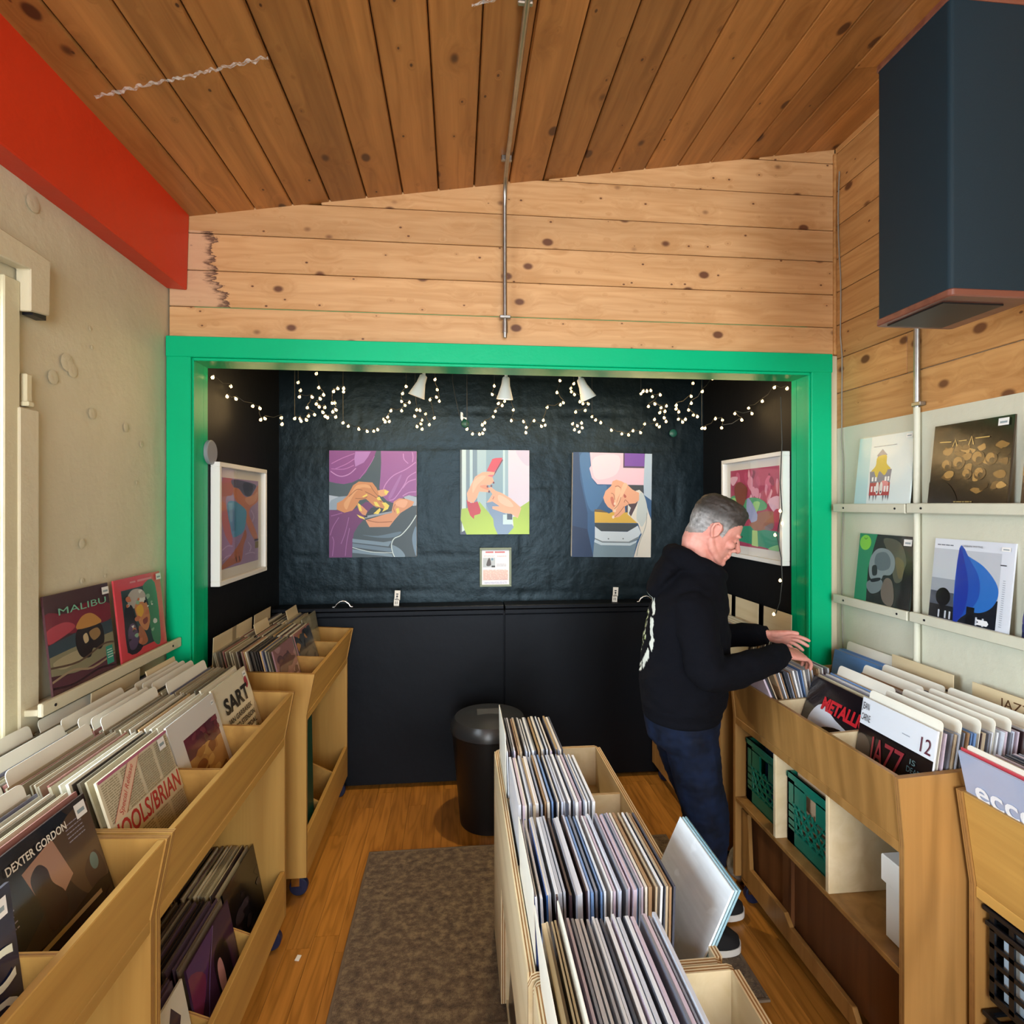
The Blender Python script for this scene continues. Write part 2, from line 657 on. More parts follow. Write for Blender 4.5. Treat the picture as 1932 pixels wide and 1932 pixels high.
# back wall above the opening: horizontal pine boards, cut to the slope of the ceiling
wb = struct(MB().add([(XL - .1, YB + .035, 2.40), (XR + .1, YB + .035, 2.40), (XR + .1, YB + .035, ceil_z(XR + .1) + .02), (XL - .1, YB + .035, ceil_z(XL - .1) + .02),
                      (XL - .1, YB + .13, 2.40), (XR + .1, YB + .13, 2.40), (XR + .1, YB + .13, ceil_z(XR + .1) + .02), (XL - .1, YB + .13, ceil_z(XL - .1) + .02)],
                     [(0, 3, 2, 1), (4, 5, 6, 7), (0, 1, 5, 4), (1, 2, 6, 5), (2, 3, 7, 6), (3, 0, 4, 7)]).build('wall_back', M['groove']))
zs = [2.425, 2.585, 2.740, 2.897, 3.043, 3.205, 3.36, 3.52]
for k in range(len(zs) - 1):
    z0, z1 = zs[k], zs[k + 1] - 0.003
    xa, xb = XL + 0.001, XR - 0.001

    def zc(x):
        return ceil_z(x) + 0.012
    # clip the board (xa..xb, z0..z1) under the sloping ceiling
    top = []
    xs = [xa + (xb - xa) * q / 24 for q in range(25)]
    pts = [(x, min(z1, zc(x))) for x in xs if zc(x) > z0 + 0.004]
    if not pts:
        continue
    xs0 = pts[0][0]
    poly = [(xs0, z0), (xb, z0)] + pts[::-1]
    mb = MB()
    mb.prism([(p[0] - xs0, p[1] - z0) for p in poly], 'y', 0.0, 0.03)
    o = mb.build('wall_board', M['pine_wall'], wb, bevel=0.003)
    o.location = (xs0, YB + 0.004, z0)

# right wall: painted boards below, pine boards above
wr = struct(MB().box(XR + .012, YF, 0, XR + .15, YB + .1, 3.6).build('wall_right', M['pale_wall']))
# lower painted sheet, with a slightly uneven upper edge
mb = MB()
n = 40
vs, fs = [], []
for k in range(n + 1):
    y = YF + (YB - YF) * k / n
    zt = 2.135 - 0.012 * (y - 0.5) / 2 + 0.006 * math.sin(y * 9.0) + 0.004 * math.sin(y * 23)
    vs += [(XR, y, 0), (XR, y, zt), (XR + .012, y, zt), (XR + .012, y, 0)]
for k in range(n):
    for j in range(4):
        a, b = k * 4 + j, k * 4 + (j + 1) % 4
        fs.append([a, b, b + 4, a + 4])
fs += [[0, 3, 2, 1], [n * 4, n * 4 + 1, n * 4 + 2, n * 4 + 3]]
mb.add(vs, fs)
mb.build('painted_sheet', M['pale_wall'], wr)
zr = [2.10, 2.27, 2.432, 2.59, 2.746, 2.902, 3.058, 3.221, 3.40, 3.56]
for k in range(len(zr) - 1):
    z0, z1 = zr[k], min(zr[k + 1] - 0.003, ceil_z(XR) + 0.02)
    if z1 - z0 < 0.02:
        continue
    cuts = [YF, random.uniform(-1.5, 0.9), YB + 0.003]
    if k == 1:
        cuts = [YF, 2.05, YB + 0.003]
    for a, b in zip(cuts[:-1], cuts[1:]):
        o = MB().box(0, 0, 0, 0.012, b - a - 0.001, z1 - z0).build('wall_board', M['pine_wall_side'], wr, bevel=0.003)
        o.location = (XR - 0.001, a, z0)
# cream corner strip beside the green post
struct(MB().box(1.748, YB - 0.012, 0, XR, YB + 0.03, 2.445).build('trim_4', M['cream_trim'], bevel=0.002))
# thin pine cover strip in the corner above
struct(MB().box(XR - 0.012, YB - 0.010, 2.45, XR, YB + 0.005, 3.40).build('trim_5', M['pine_wall_side'], bevel=0.002))

# left wall: old painted boards with dents and a window that lets in daylight
WY0, WY1, WZ0, WZ1 = 0.30, 1.60, 1.10, 2.34
wl = struct(empty('wall_left', (XL, 0, 0)))


def grid_wall(name, y0, y1, z0, z1, parent, mat, xface, thick):
    ny = max(2, int((y1 - y0) / 0.03))
    nz = max(2, int((z1 - z0) / 0.03))
    mb = MB()
    vs = []
    for i in range(ny + 1):
        for j in range(nz + 1):
            y = y0 + (y1 - y0) * i / ny
            z = z0 + (z1 - z0) * j / nz
            d = 0.004 * (noise.noise(Vector((y * 1.7, z * 1.7, 3))) + 0.4 * noise.noise(Vector((y * 6, z * 5, 8))))
            vs.append((xface - 0.004 + d, y, z))
    fs = []
    for i in range(ny):
        for j in range(nz):
            a = i * (nz + 1) + j
            fs.append([a, a + nz + 1, a + nz + 2, a + 1])
    mb.add(vs, fs)
    mb.box(xface - thick, y0, z0, xface - 0.012, y1, z1)
    return mb.build(name, mat, parent, smooth=True)


for nm, a, b, c, d in (('painted_panel', YF, WY0, 0, 3.1), ('painted_panel', WY1, YB + .14, 0, 3.1),
                       ('painted_panel', WY0, WY1, 0, WZ0), ('painted_panel', WY0, WY1, WZ1, 3.1)):
    o = grid_wall(nm, a, b, c, d, wl, M['cream_wall'], 0.0, 0.14)
# filled nail holes and paint lumps on the left wall
for (y, z, r) in ((1.86, 2.19, .018), (1.885, 2.17, .014), (1.80, 2.13, .014), (1.98, 2.05, .012), (2.17, 2.03, .011),
                  (2.27, 1.98, .008), (1.97, 2.33, .005), (1.98, 2.27, .005), (1.93, 1.62, .010), (1.93, 1.50, .006),
                  (2.05, 1.50, .005), (1.72, 2.61, .016), (2.24, 1.83, .005)):
    mb = MB()
    mb.lathe([(r * 1.6, -0.0005), (r * 1.1, 0.0003), (r * 0.7, 0.0008), (r * 0.35, 0.0005)], 9)
    o = mb.build('paint_lump', M['cream_wall'], wl, smooth=True)
    o.matrix_local = Matrix.Translation((0.001, y, z)) @ Matrix.Rotation(math.radians(90), 4, 'Y')
# window: jambs, casing, sash, glass
wn = struct(empty('window_1', (XL, 0, 0)))
# side casing (broad lower board, narrow old jamb above), sill and head casing
MB().box(0.001, 1.645, 1.075, 0.020, 1.716, 2.015).build('casing_board', M['cream_trim'], wn, bevel=0.003)
MB().box(0.001, 1.600, 1.06, 0.014, 1.655, 2.36).build('jamb_board', M['white_trim'], wn, bevel=0.003)
MB().prism([(1.30, 2.37), (1.655, 2.395), (1.655, 2.28), (1.728, 2.29), (1.732, 2.45), (1.655, 2.455), (1.30, 2.47)], 'x', 0.001, 0.040).build('head_casing', M['cream_trim'], wn, bevel=0.003)
MB().prism([(0.20, 2.37), (1.30, 2.37), (1.30, 2.47), (0.20, 2.47)], 'x', 0.001, 0.040).build('head_casing', M['cream_trim'], wn, bevel=0.003)
MB().box(0.006, 1.672, 2.275, 0.034, 1.722, 2.292).build('blind_bracket', M['dark_metal'], wn)
MB().box(0.001, 1.668, 2.020, 0.020, 1.690, 2.112).build('catch_plate', M['white_trim'], wn, bevel=0.003)
MB().box(0.001, 1.664, 2.020, 0.028, 1.686, 2.034).build('catch_lip', M['white_trim'], wn, bevel=0.002)
MB().box(-0.14, 0.24, 1.055, 0.035, 1.66, 1.10).build('window_sill', M['white_trim'], wn, bevel=0.004)
for nm, y0, y1, z0, z1 in (('sash_stile', WY1 - .05, WY1, WZ0, WZ1), ('sash_stile', WY0, WY0 + .05, WZ0, WZ1),
                           ('sash_rail', WY0, WY1, WZ0, WZ0 + .06), ('sash_rail', WY0, WY1, WZ1 - .05, WZ1),
                           ('sash_rail', WY0, WY1, 1.70, 1.745)):
    MB().box(-0.085, y0, z0, -0.05, y1, z1).build(nm, M['white_trim'], wn, bevel=0.003)
MB().box(-0.07, WY0 + .04, WZ0 + .05, -0.066, WY1 - .04, WZ1 - .04).build('pane', M['glass'], wn)
for nm, y0, y1, z0, z1 in (('reveal', WY1 - .006, WY1 - .001, WZ0, WZ1), ('reveal', WY0 + .001, WY0 + .006, WZ0, WZ1), ('reveal', WY0, WY1, WZ1 - .006, WZ1 - .001)):
    MB().box(-0.14, y0, z0, 0, y1, z1).build(nm, M['white_trim'], wn)

# shop front behind the camera: piers and lintel around a wide glazed opening
wf = struct(MB().box(XL - .1, YF - .12, 0, -0.95, YF, 3.5).build('wall_front', M['cream_wall']))
MB().box(1.62, YF - .12, 0, XR + .1, YF, 3.5).build('pier', M['cream_wall'], wf)
MB().box(-0.95, YF - .12, 2.85, 1.62, YF, 3.5).build('lintel', M['cream_wall'], wf)
MB().box(-0.95, YF - .12, 0, 1.62, YF, 0.5).build('stall_riser', M['cream_wall'], wf)
for x in (-0.95, -0.10, 0.75, 1.57):
    MB().box(x, YF - .09, 0.5, x + .05, YF - .03, 2.85).build('mullion', M['white_trim'], wf)

# red beam along the top of the left wall
mb = MB()
mb.prism([(XL - .01, 2.655), (-1.135, 2.65), (-1.125, 3.02), (XL - .01, 3.02)], 'y', YF, YB + 0.001)
struct(mb.build('trim_1', M['red'], bevel=0.004))

# alcove
struct(MB().box(AL - .14, AJ - .06, 0, AL, AY + .12, 2.75).build('wall_alcove_left', M['black_flat']))
struct(MB().box(AR, AJ - .06, 0, AR + .14, AY + .12, 2.75).build('wall_alcove_right', M['black_flat']))
mb = MB()
ny, nz = 150, 130
vs, fs = [], []
for i in range(ny + 1):
    for j in range(nz + 1):
        x = AL - .02 + (AR - AL + .04) * i / ny
        z = 0.0 + 2.7 * j / nz
        zz = z + 0.01 * math.sin(x * 3)
        row = zz / 0.235
        fr = row - math.floor(row)
        joint = min(fr, 1 - fr)
        xc = (x + (0.21 if int(row) % 2 else 0)) / 0.42
        fx = xc - math.floor(xc)
        jx = min(fx, 1 - fx)
        d = 0.007 * (noise.noise(Vector((x * 2.0, z * 2.0, 1.5))) + 0.25 * noise.noise(Vector((x * 8, z * 8, 4))) + 0.22 * noise.noise(Vector((x * 27, z * 27, 7))))
        d += 0.004 * max(0, 1 - joint / 0.045) + 0.003 * max(0, 1 - jx / 0.03)
        vs.append((x, AY + d, z))
for i in range(ny):
    for j in range(nz):
        a = i * (nz + 1) + j
        fs.append([a, a + nz + 1, a + nz + 2, a + 1])
mb.add(vs, fs)
mb.box(AL - .14, AY + .05, 0, AR + .14, AY + .15, 2.75)
struct(mb.build('wall_alcove_back', M['black_wall'], smooth=True))
struct(MB().box(AL - .1, AJ - .07, 2.60, AR + .1, AY + .1, 2.70).build('ceiling_alcove', M['black_flat']))

# green frame round the alcove: posts, header, inner jambs with a bead
tr = struct(MB().box(XL + .001, YB - .022, 0, AL + .004, YB + .10, HZ + .085).build('trim_2', M['green'], bevel=0.003))
MB().box(AL + .004, YB - .010, 0, AL + .011, YB + .012, HZ + .010).build('post_bead', M['green'], tr, bevel=0.002)
MB().box(AL - .10, YB + .10, 0, AL + .0035, AJ, HZ + .02).build('jamb', M['green'], tr)
tr = struct(MB().box(AR - .008, YB - .022, 0, 1.746, YB + .10, HZ + .085).build('trim_3', M['green'], bevel=0.003))
MB().box(AR - .015, YB - .010, 0, AR - .008, YB + .012, HZ + .010).build('post_bead', M['green'], tr, bevel=0.002)
MB().box(AR - .0075, YB + .10, 0, AR + .10, AJ, HZ + .02).build('jamb', M['green'], tr)
tr = struct(MB().box(XL + .001, YB - .026, HZ + .008, 1.748, YB + .02, HZ + .095).build('trim_6', M['green'], bevel=0.003))
MB().box(AL + .011, YB - .014, HZ - .004, AR - .015, YB + .012, HZ + .008).build('header_bead', M['green'], tr, bevel=0.002)
MB().box(AL + .004, YB + .012, HZ, AR - .008, AJ, HZ + .30).build('soffit', M['green'], tr)

# ------------------------------------------------------------------ flat print: shapes and lettering
def smooth_poly(pts, closed=True, sub=4):
    n = len(pts)
    out = []
    rng = range(n) if closed else range(n - 1)
    for i in rng:
        if closed:
            p0, p1, p2, p3 = (pts[(i + k) % n] for k in (-1, 0, 1, 2))
        else:
            p0, p1, p2, p3 = pts[max(i - 1, 0)], pts[i], pts[i + 1], pts[min(i + 2, n - 1)]
        for k in range(sub):
            t = k / sub
            t2, t3 = t * t, t * t * t
            out.append(tuple(0.5 * (2 * p1[c] + (p2[c] - p0[c]) * t + (2 * p0[c] - 5 * p1[c] + 4 * p2[c] - p3[c]) * t2
                                    + (3 * p1[c] - p0[c] - 3 * p2[c] + p3[c]) * t3) for c in (0, 1)))
    if not closed:
        out.append(tuple(pts[-1]))
    return out


class Art:
    """polygons in a picture's own units, x to the right, y down, box = (x0, y0, x1, y1)"""

    def __init__(self, box, w, h, step=0.00012):
        self.box, self.w, self.h, self.step = box, w, h, step
        self.items = []

    def P(self, p):
        x0, y0, x1, y1 = self.box
        u = min(max((p[0] - x0) / (x1 - x0), 0.0), 1.0)
        v = min(max(1 - (p[1] - y0) / (y1 - y0), 0.0), 1.0)
        return (u * self.w, v * self.h)

    def poly(self, col, pts, smooth=False):
        if smooth:
            pts = smooth_poly(pts)
        self.items.append((hexc(col), [self.P(p) for p in pts]))
        return self

    def rect(self, col, x0, y0, x1, y1):
        return self.poly(col, [(x0, y0), (x1, y0), (x1, y1), (x0, y1)])

    def disc(self, col, cx, cy, rx, ry=None, n=22):
        ry = rx if ry is None else ry
        return self.poly(col, [(cx + rx * math.cos(2 * math.pi * k / n), cy + ry * math.sin(2 * math.pi * k / n)) for k in range(n)])

    def stroke(self, col, pts, w, smooth=True):
        if smooth and len(pts) > 2:
            pts = smooth_poly(pts, False, 4)
        L, R = [], []
        for i, p in enumerate(pts):
            a, b = pts[max(i - 1, 0)], pts[min(i + 1, len(pts) - 1)]
            dx, dy = b[0] - a[0], b[1] - a[1]
            d = math.hypot(dx, dy) or 1
            nx, ny = -dy / d * w / 2, dx / d * w / 2
            L.append((p[0] + nx, p[1] + ny))
            R.append((p[0] - nx, p[1] - ny))
        return self.poly(col, L + R[::-1])

    def lines(self, col, x0, y0, x1, y1, n, w, seed=1, gap=0.25):
        """rows of illegible small print"""
        r = random.Random(seed)
        for k in range(n):
            y = y0 + (y1 - y0) * (k + 0.5) / n
            x = x0
            while x < x1 - (x1 - x0) * 0.05:
                L = (x1 - x0) * r.uniform(0.08, 0.3)
                e = min(x + L, x1)
                self.rect(col, x, y - w / 2, e, y + w / 2)
                x = e + (x1 - x0) * gap * 0.12
        return self

    def mottle(self, cols, n, r0, r1, seed=1, box=None):
        r = random.Random(seed)
        x0, y0, x1, y1 = box or self.box
        for k in range(n):
            cx, cy = r.uniform(x0, x1), r.uniform(y0, y1)
            rr = r.uniform(r0, r1)
            m = 7
            pts = []
            for i in range(m):
                t = 2 * math.pi * i / m
                q = rr * r.uniform(0.5, 1.2)
                pts.append((min(max(cx + q * math.cos(t) * 1.4, x0), x1), min(max(cy + q * math.sin(t) * 0.8, y0), y1)))
            self.poly(r.choice(cols), pts, True)
        return self

    def build(self, parent, name='printed_picture', z=0.0004, mat='print', off=(0, 0)):
        vs, fs, cols = [], [], []
        step = min(self.step, 0.0026 / max(1, len(self.items)))
        for k, (c, pts) in enumerate(self.items):
            b = len(vs)
            zz = z + k * step
            # drop repeated points left by clipping to the sheet
            q = []
            for p in pts:
                if not q or (abs(p[0] - q[-1][0]) + abs(p[1] - q[-1][1]) > 1e-5):
                    q.append(p)
            if len(q) > 2 and abs(q[0][0] - q[-1][0]) + abs(q[0][1] - q[-1][1]) < 1e-5:
                q.pop()
            if len(q) < 3:
                continue
            area = sum(q[i][0] * q[(i + 1) % len(q)][1] - q[(i + 1) % len(q)][0] * q[i][1] for i in range(len(q)))
            if abs(area) < 1e-9:
                continue
            if area < 0:
                q = q[::-1]
            vs += [(p[0] + off[0], p[1] + off[1], zz) for p in q]
            fs.append(list(range(b, b + len(q))))
            cols.append(c)
        me = bpy.data.meshes.new(name)
        me.from_pydata(vs, [], fs)
        at = me.color_attributes.new('Col', 'FLOAT_COLOR', 'CORNER')
        li = 0
        for f, c in zip(fs, cols):
            for _ in f:
                at.data[li].color = c
                li += 1
        me.materials.append(M[mat])
        o = bpy.data.objects.new(name, me)
        o['kind'] = 'stuff'
        return link(o, parent)


def lettering(parent, text, x, y, size, col, w=None, shear=0.0, bold=0.0, rot=0.0, z=0.004, align='LEFT', sx=1.0, name='lettering', mat=None, space=1.0):
    cu = bpy.data.curves.new(name, 'FONT')
    cu.body = text
    cu.size = size
    cu.align_x = align
    cu.shear = shear
    cu.offset = bold
    cu.space_character = space
    cu.resolution_u = 3
    tmp = bpy.data.objects.new('tmp_text', cu)
    COL.objects.link(tmp)
    bpy.context.view_layer.update()
    me = bpy.data.meshes.new_from_object(tmp)
    bpy.data.objects.remove(tmp)
    if w:
        xs = [v.co.x for v in me.vertices]
        if xs and max(xs) > min(xs):
            sx = w / (max(xs) - min(xs))
    me.transform(Matrix.Scale(sx, 4, (1, 0, 0)))
    me.name = name
    c = hexc(col)
    at = me.color_attributes.new('Col', 'FLOAT_COLOR', 'CORNER')
    for d in at.data:
        d.color = c
    me.materials.clear()
    me.materials.append(M[mat or 'print'])
    o = bpy.data.objects.new(name, me)
    link(o, parent)
    o.matrix_local = Matrix.Translation((x, y, z)) @ Matrix.Rotation(rot, 4, 'Z')
    return o

# ------------------------------------------------------------------ fixtures on walls and ceiling
# steel conduit that runs down the ceiling and the back wall
cd = empty('steel_conduit', (0.205, YB, 2.50))
tag(cd, 'thin galvanised steel conduit running along the board ceiling and down the back wall', 'pipe')
yy0 = 0.3
pts = [(0.187, yy0, ceil_z(0.187) - 0.018), (0.195, 1.6, ceil_z(0.195) - 0.018), (0.203, 2.28, ceil_z(0.203) - 0.020),
       (0.205, 2.37, ceil_z(0.205) - 0.032), (0.206, 2.415, ceil_z(0.205) - 0.07), (0.206, 2.430, ceil_z(0.205) - 0.13), (0.207, 2.435, 2.75),
       (0.208, 2.435, 2.53)]
inv = Matrix.Translation((-0.205, -YB, -2.50))
MB().tube([inv @ Vector(p) for p in pts], 0.0095, 12).build('pipe', M['galv'], cd, smooth=True)
MB().cyl((0.003, -0.035, 0.05), (0.003, -0.035, 0.0), 0.0125).cyl((0.003, -0.035, 0.0), (0.003, -0.035, -0.022), 0.010, 0.008).build('end_fitting', M['galv'], cd, smooth=True)
for p in ((0.19, 1.55), (0.20, 2.27)):
    z = ceil_z(p[0]) - 0.018
    MB().box(p[0] - 0.205 - 0.022, p[1] - YB - 0.008, z - 2.50 - 0.006, p[0] - 0.205 + 0.022, p[1] - YB + 0.008, z - 2.5 + 0.018).build('strap', M['galv'], cd, bevel=0.003)
MB().box(-0.022, -0.047, 0.06, 0.028, -0.022, 0.075).build('strap', M['galv'], cd, bevel=0.003)

# conduit down the right wall: bare above, painted below
cw = empty('wall_conduit', (XR - 0.016, 1.985, 1.0))
tag(cw, 'slim vertical conduit on the right wall, passing behind the record ledges', 'pipe')
MB().cyl((0, 0, 1.12), (0, 0, 2.3), 0.0105, n=12).build('upper_pipe', M['galv'], cw, smooth=True)
MB().cyl((0, 0, -0.9), (0, 0, 1.12), 0.0115, n=12).build('painted_pipe', M['pale_wall'], cw, smooth=True)
MB().box(-0.013, -0.030, 1.125, 0.012, 0.013, 1.140).build('strap', M['galv'], cw, bevel=0.002)

# thin cable in the corner
rnd = random.Random(5)
pts = []
for k in range(26):
    z = 3.30 - k * (3.30 - 0.9) / 25
    pts.append((XR - 0.006 + rnd.uniform(-.001, .001), YB - 0.055 + 0.008 * math.sin(k * 0.7) + rnd.uniform(-.003, .003) + (0.02 if z > 2.5 else 0), z))
ck = MB().tube(pts, 0.0028, 6).build('corner_cable', plain('grey_cable', '#8A857A', 0.5), smooth=True)
tag(ck, 'thin grey cable hanging loosely down the corner beside the green post', 'cable')

# clear plastic tape across the ceiling boards
rnd = random.Random(9)
for (x0, x1, y0, lab) in ((-1.08, -0.55, 1.78, 'short wrinkled strip of clear tape on the ceiling near the red beam'),
                          (0.04, 0.66, 1.56, 'wrinkled strip of clear tape on the ceiling crossing the conduit'),
                          (0.84, 1.22, 1.38, 'crumpled clear tape on the ceiling beside the loudspeaker')):
    n = 90
    vs, fs = [], []
    for k in range(n + 1):
        x = x0 + (x1 - x0) * k / n
        y = y0 - 0.18 * (x - x0) + 0.004 * math.sin(k)
        for j in range(4):
            zz = ceil_z(x) - 0.0015 - 0.009 * abs(noise.noise(Vector((x * 60, j * 1.3, 5)))) - 0.003 * rnd.random()
            vs.append((x, y + (j - 1.5) * 0.0042 * (1 + 0.5 * noise.noise(Vector((x * 9, j, 1)))), zz))
    for k in range(n):
        for j in range(3):
            a = k * 4 + j
            fs.append([a, a + 1, a + 5, a + 4])
    o = MB().add(vs, fs).build('clear_tape', M['tape'])
    tag(o, lab, 'tape', 'clear tape on the ceiling')

# loudspeaker on the right wall
sp = empty('loudspeaker', (1.375, 1.43, 2.28))
tag(sp, 'tall dark cloth-covered loudspeaker with walnut end caps high on the right wall', 'speaker')
t = NT('dark_grille_cloth')
tc = t.n('ShaderNodeTexCoord')
nz = t.n('ShaderNodeTexNoise')
nz.inputs['Scale'].default_value = 900
t.l(tc.outputs['Object'], nz.inputs['Vector'])
t.set(color=hexc('#0A222C'), rough=0.6, spec=0.3)
t.bump(nz.outputs[0], 0.3, 0.002)
M['grille'] = t.mat
M['walnut'] = wood('walnut_cap', '#7A4A3A', '#5A3228', 'x', grain=30, rough=0.35, coat=0.3)


def rounded(x0, y0, x1, y1, r, n=5):
    pts = []
    for cx, cy, a0 in ((x1 - r, y1 - r, 0), (x0 + r, y1 - r, 90), (x0 + r, y0 + r, 180), (x1 - r, y0 + r, 270)):
        for k in range(n + 1):
            a = math.radians(a0 + 90 * k / n)
            pts.append((cx + r * math.cos(a), cy + r * math.sin(a)))
    return pts


MB().prism(rounded(-0.122, -0.125, 0.120, 0.125, 0.012), 'z', 0.018, 0.762).build('cloth_body', M['grille'], sp, smooth=True)
MB().prism(rounded(-0.126, -0.13, 0.125, 0.13, 0.014), 'z', 0.0, 0.020).build('bottom_cap', M['walnut'], sp, smooth=True, bevel=0.003)
MB().prism(rounded(-0.126, -0.13, 0.125, 0.13, 0.014), 'z', 0.760, 0.780).build('top_cap', M['walnut'], sp, smooth=True, bevel=0.003)
MB().box(-0.105, -0.085, -0.004, 0.07, 0.105, 0.001).build('base_panel', M['black_plastic'], sp)
MB().box(0.12, -0.05, 0.25, 0.404, 0.05, 0.29).box(0.385, -0.10, 0.15, 0.403, 0.10, 0.55).build('wall_bracket', M['dark_metal'], sp)

# ------------------------------------------------------------------ record ledges
LP = 0.30


def ledge(name, label, x_wall, side, y0, y1, ztop, depth=0.045, mat='cream_trim', rise=0.0, group=None):
    """a shelf board with a raised front lip; side = +1 when it sticks out towards +x"""
    o = empty(name, (x_wall, y0, ztop))
    tag(o, label, 'shelf', group)
    s = side
    L = y1 - y0
    a, b = (0, s * depth)
    MB().box(min(a, b), 0, -0.018, max(a, b), L, 0.0).build('shelf_board', M[mat], o, bevel=0.002)
    a, b = s * (depth - 0.003), s * (depth + 0.012)
    MB().box(min(a, b), 0, -0.022, max(a, b), L, 0.016).build('front_lip', M[mat], o, bevel=0.003)
    for yy in (0.05, L - 0.07):
        m = MB().cyl((s * (depth + 0.0115), yy, -0.003), (s * (depth + 0.0135), yy, -0.003), 0.0045, n=10)
        m.build('screw', M['dark_metal'], o)
    return o


ledge('record_ledge', 'short upper cream ledge on the right wall holding the record with a yellow house', XR, -1, 1.995, 2.41, 1.733, group='cream ledges on the right wall', mat='pale_wall')
ledge('record_ledge', 'long upper cream ledge on the right wall under the dark gold record', XR, -1, 0.60, 1.99, 1.735, group='cream ledges on the right wall', mat='pale_wall')
ledge('record_ledge', 'short lower cream ledge on the right wall under the green skull record', XR, -1, 1.985, 2.41, 1.318, group='cream ledges on the right wall', mat='pale_wall')
ledge('record_ledge', 'long lower cream ledge on the right wall under the blue shape record', XR, -1, 0.60, 1.975, 1.320, group='cream ledges on the right wall', mat='pale_wall')
ledge('record_ledge', 'cream ledge on the left wall above the record bins, holding two records', XL, 1, 1.66, 2.44, 1.178, depth=0.055)


# ------------------------------------------------------------------ record sleeves
def sleeve_mesh(name, w, h, t, mats):
    mb = MB()
    mb.box(0, 0, -t, w, h, 0)
    me = mb.mesh(name)
    for m in mats:
        me.materials.append(m)
    fix_normals(me)
    return me


SLEEVES = {}


def sleeve_obj(name, O, U, V, col, w=LP, h=LP, t=0.004, parent=None, mat='sleeve'):
    key = (w, h, t, mat)
    if key not in SLEEVES:
        SLEEVES[key] = sleeve_mesh('record_sleeve', w, h, t, [M[mat]])
    o = bpy.data.objects.new(name, SLEEVES[key])
    link(o, parent)
    o.matrix_local = frame_matrix(O, U, V)
    o.color = hexc(col) if isinstance(col, str) else col
    return o


def lean(U, N, a):
    """upright direction of a sleeve leaning back by a radians, front normal N"""
    Z = Vector((0, 0, 1))
    return Z * math.cos(a) - Vector(N) * math.sin(a)


def cover(label, side, edge, y, z, a, art=None, col='#888888', cat='record', group=None, film=True, w=LP, h=LP, t=0.006):
    """a sleeve with a visible front. side 'L': faces +x, 'R': faces -x, 'B': faces -y; (edge, y, z) is the lower corner
    at the reader's left"""
    U, N = {'L': ((0, 1, 0), (1, 0, 0)), 'R': ((0, -1, 0), (-1, 0, 0)), 'B': ((1, 0, 0), (0, -1, 0))}[side]
    o = sleeve_obj('record', (edge, y, z), U, lean(U, N, a), col, w, h, t)
    tag(o, label, cat, group)
    if art:
        art(o)
    return o


def price_tag(o, x=0.25, y=0.262, w=0.036, h=0.024):
    a = Art((0, 0, 10, 6), w, h)
    a.rect('#F2F2F0', 0, 0, 10, 6).rect('#8fa0a8', 1.6, 2.6, 8.4, 4.2)
    p = a.build(o, 'price_sticker', z=0.0052, off=(x, y))
    return p


def film_over(o, w=LP, h=LP, z=0.0060):
    n = 14
    vs, fs = [], []
    sd = random.random() * 50
    for i in range(n + 1):
        for j in range(n + 1):
            u, v = i / n, j / n
            d = 0.0012 * noise.noise(Vector((u * 5 + sd, v * 5, 1))) + 0.0006 * noise.noise(Vector((u * 13 + sd, v * 9, 4)))
            vs.append((-0.004 + u * (w + 0.008), -0.001 + v * (h + 0.006), z + max(d, -0.0009)))
    for i in range(n):
        for j in range(n):
            a = i * (n + 1) + j
            fs.append([a, a + n + 1, a + n + 2, a + 1])
    return MB().add(vs, fs).build('clear_outer_sleeve', M['film'], o, smooth=True)


# left wall: a coastal cover and a red-bordered portrait cover, both drawn loosely
def art_coast(o):
    a = Art((0, 0, 100, 100), LP, LP)
    a.rect('#4A3034', 0, 0, 100, 100).poly('#7A2A38', [(0, 18), (30, 22), (60, 16), (100, 24), (100, 40), (60, 46), (20, 42), (0, 50)], True)
    a.poly('#B04550', [(0, 34), (26, 30), (40, 38), (12, 46), (0, 46)], True).poly('#3C4A52', [(0, 48), (40, 44), (100, 42), (100, 60), (0, 62)])
    a.poly('#8A8468', [(0, 60), (30, 58), (100, 56), (100, 84), (60, 88), (0, 78)]).poly('#A79C7C', [(4, 66), (40, 62), (60, 68), (20, 76)], True)
    a.poly('#2C2526', [(42, 42), (60, 38), (80, 42), (84, 60), (76, 70), (64, 66), (58, 74), (44, 70), (38, 56)], True)
    a.poly('#C08A4A', [(42, 41), (50, 30), (64, 28), (76, 34), (80, 42)], True).poly('#9A7A50', [(60, 48), (74, 46), (78, 54), (66, 58)], True)
    a.poly('#C8B48C', [(50, 50), (56, 48), (58, 56), (52, 58)], True)
    a.poly('#5A3840', [(0, 82), (50, 84), (100, 78), (100, 100), (0, 100)]).stroke('#A08C70', [(0, 84), (30, 80), (60, 86), (100, 80)], 2.2)
    a.stroke('#40262C', [(0, 90), (30, 94), (70, 90), (100, 94)], 2.4).stroke('#5C4A3C', [(0, 70), (40, 74), (80, 66), (100, 68)], 2)
    a.rect('#3E9A84', 84, 70, 96, 90).lines('#D8EEE6', 85.5, 73, 94.5, 84, 4, 1.0, 4)
    a.build(o, mat='print_gloss')
    lettering(o, 'MALIBU', 0.045, 0.235, 0.030, '#79B89C', w=0.225, bold=0.0, z=0.0046, rot=0.0)
    price_tag(o, 0.258, 0.264)
    film_over(o)


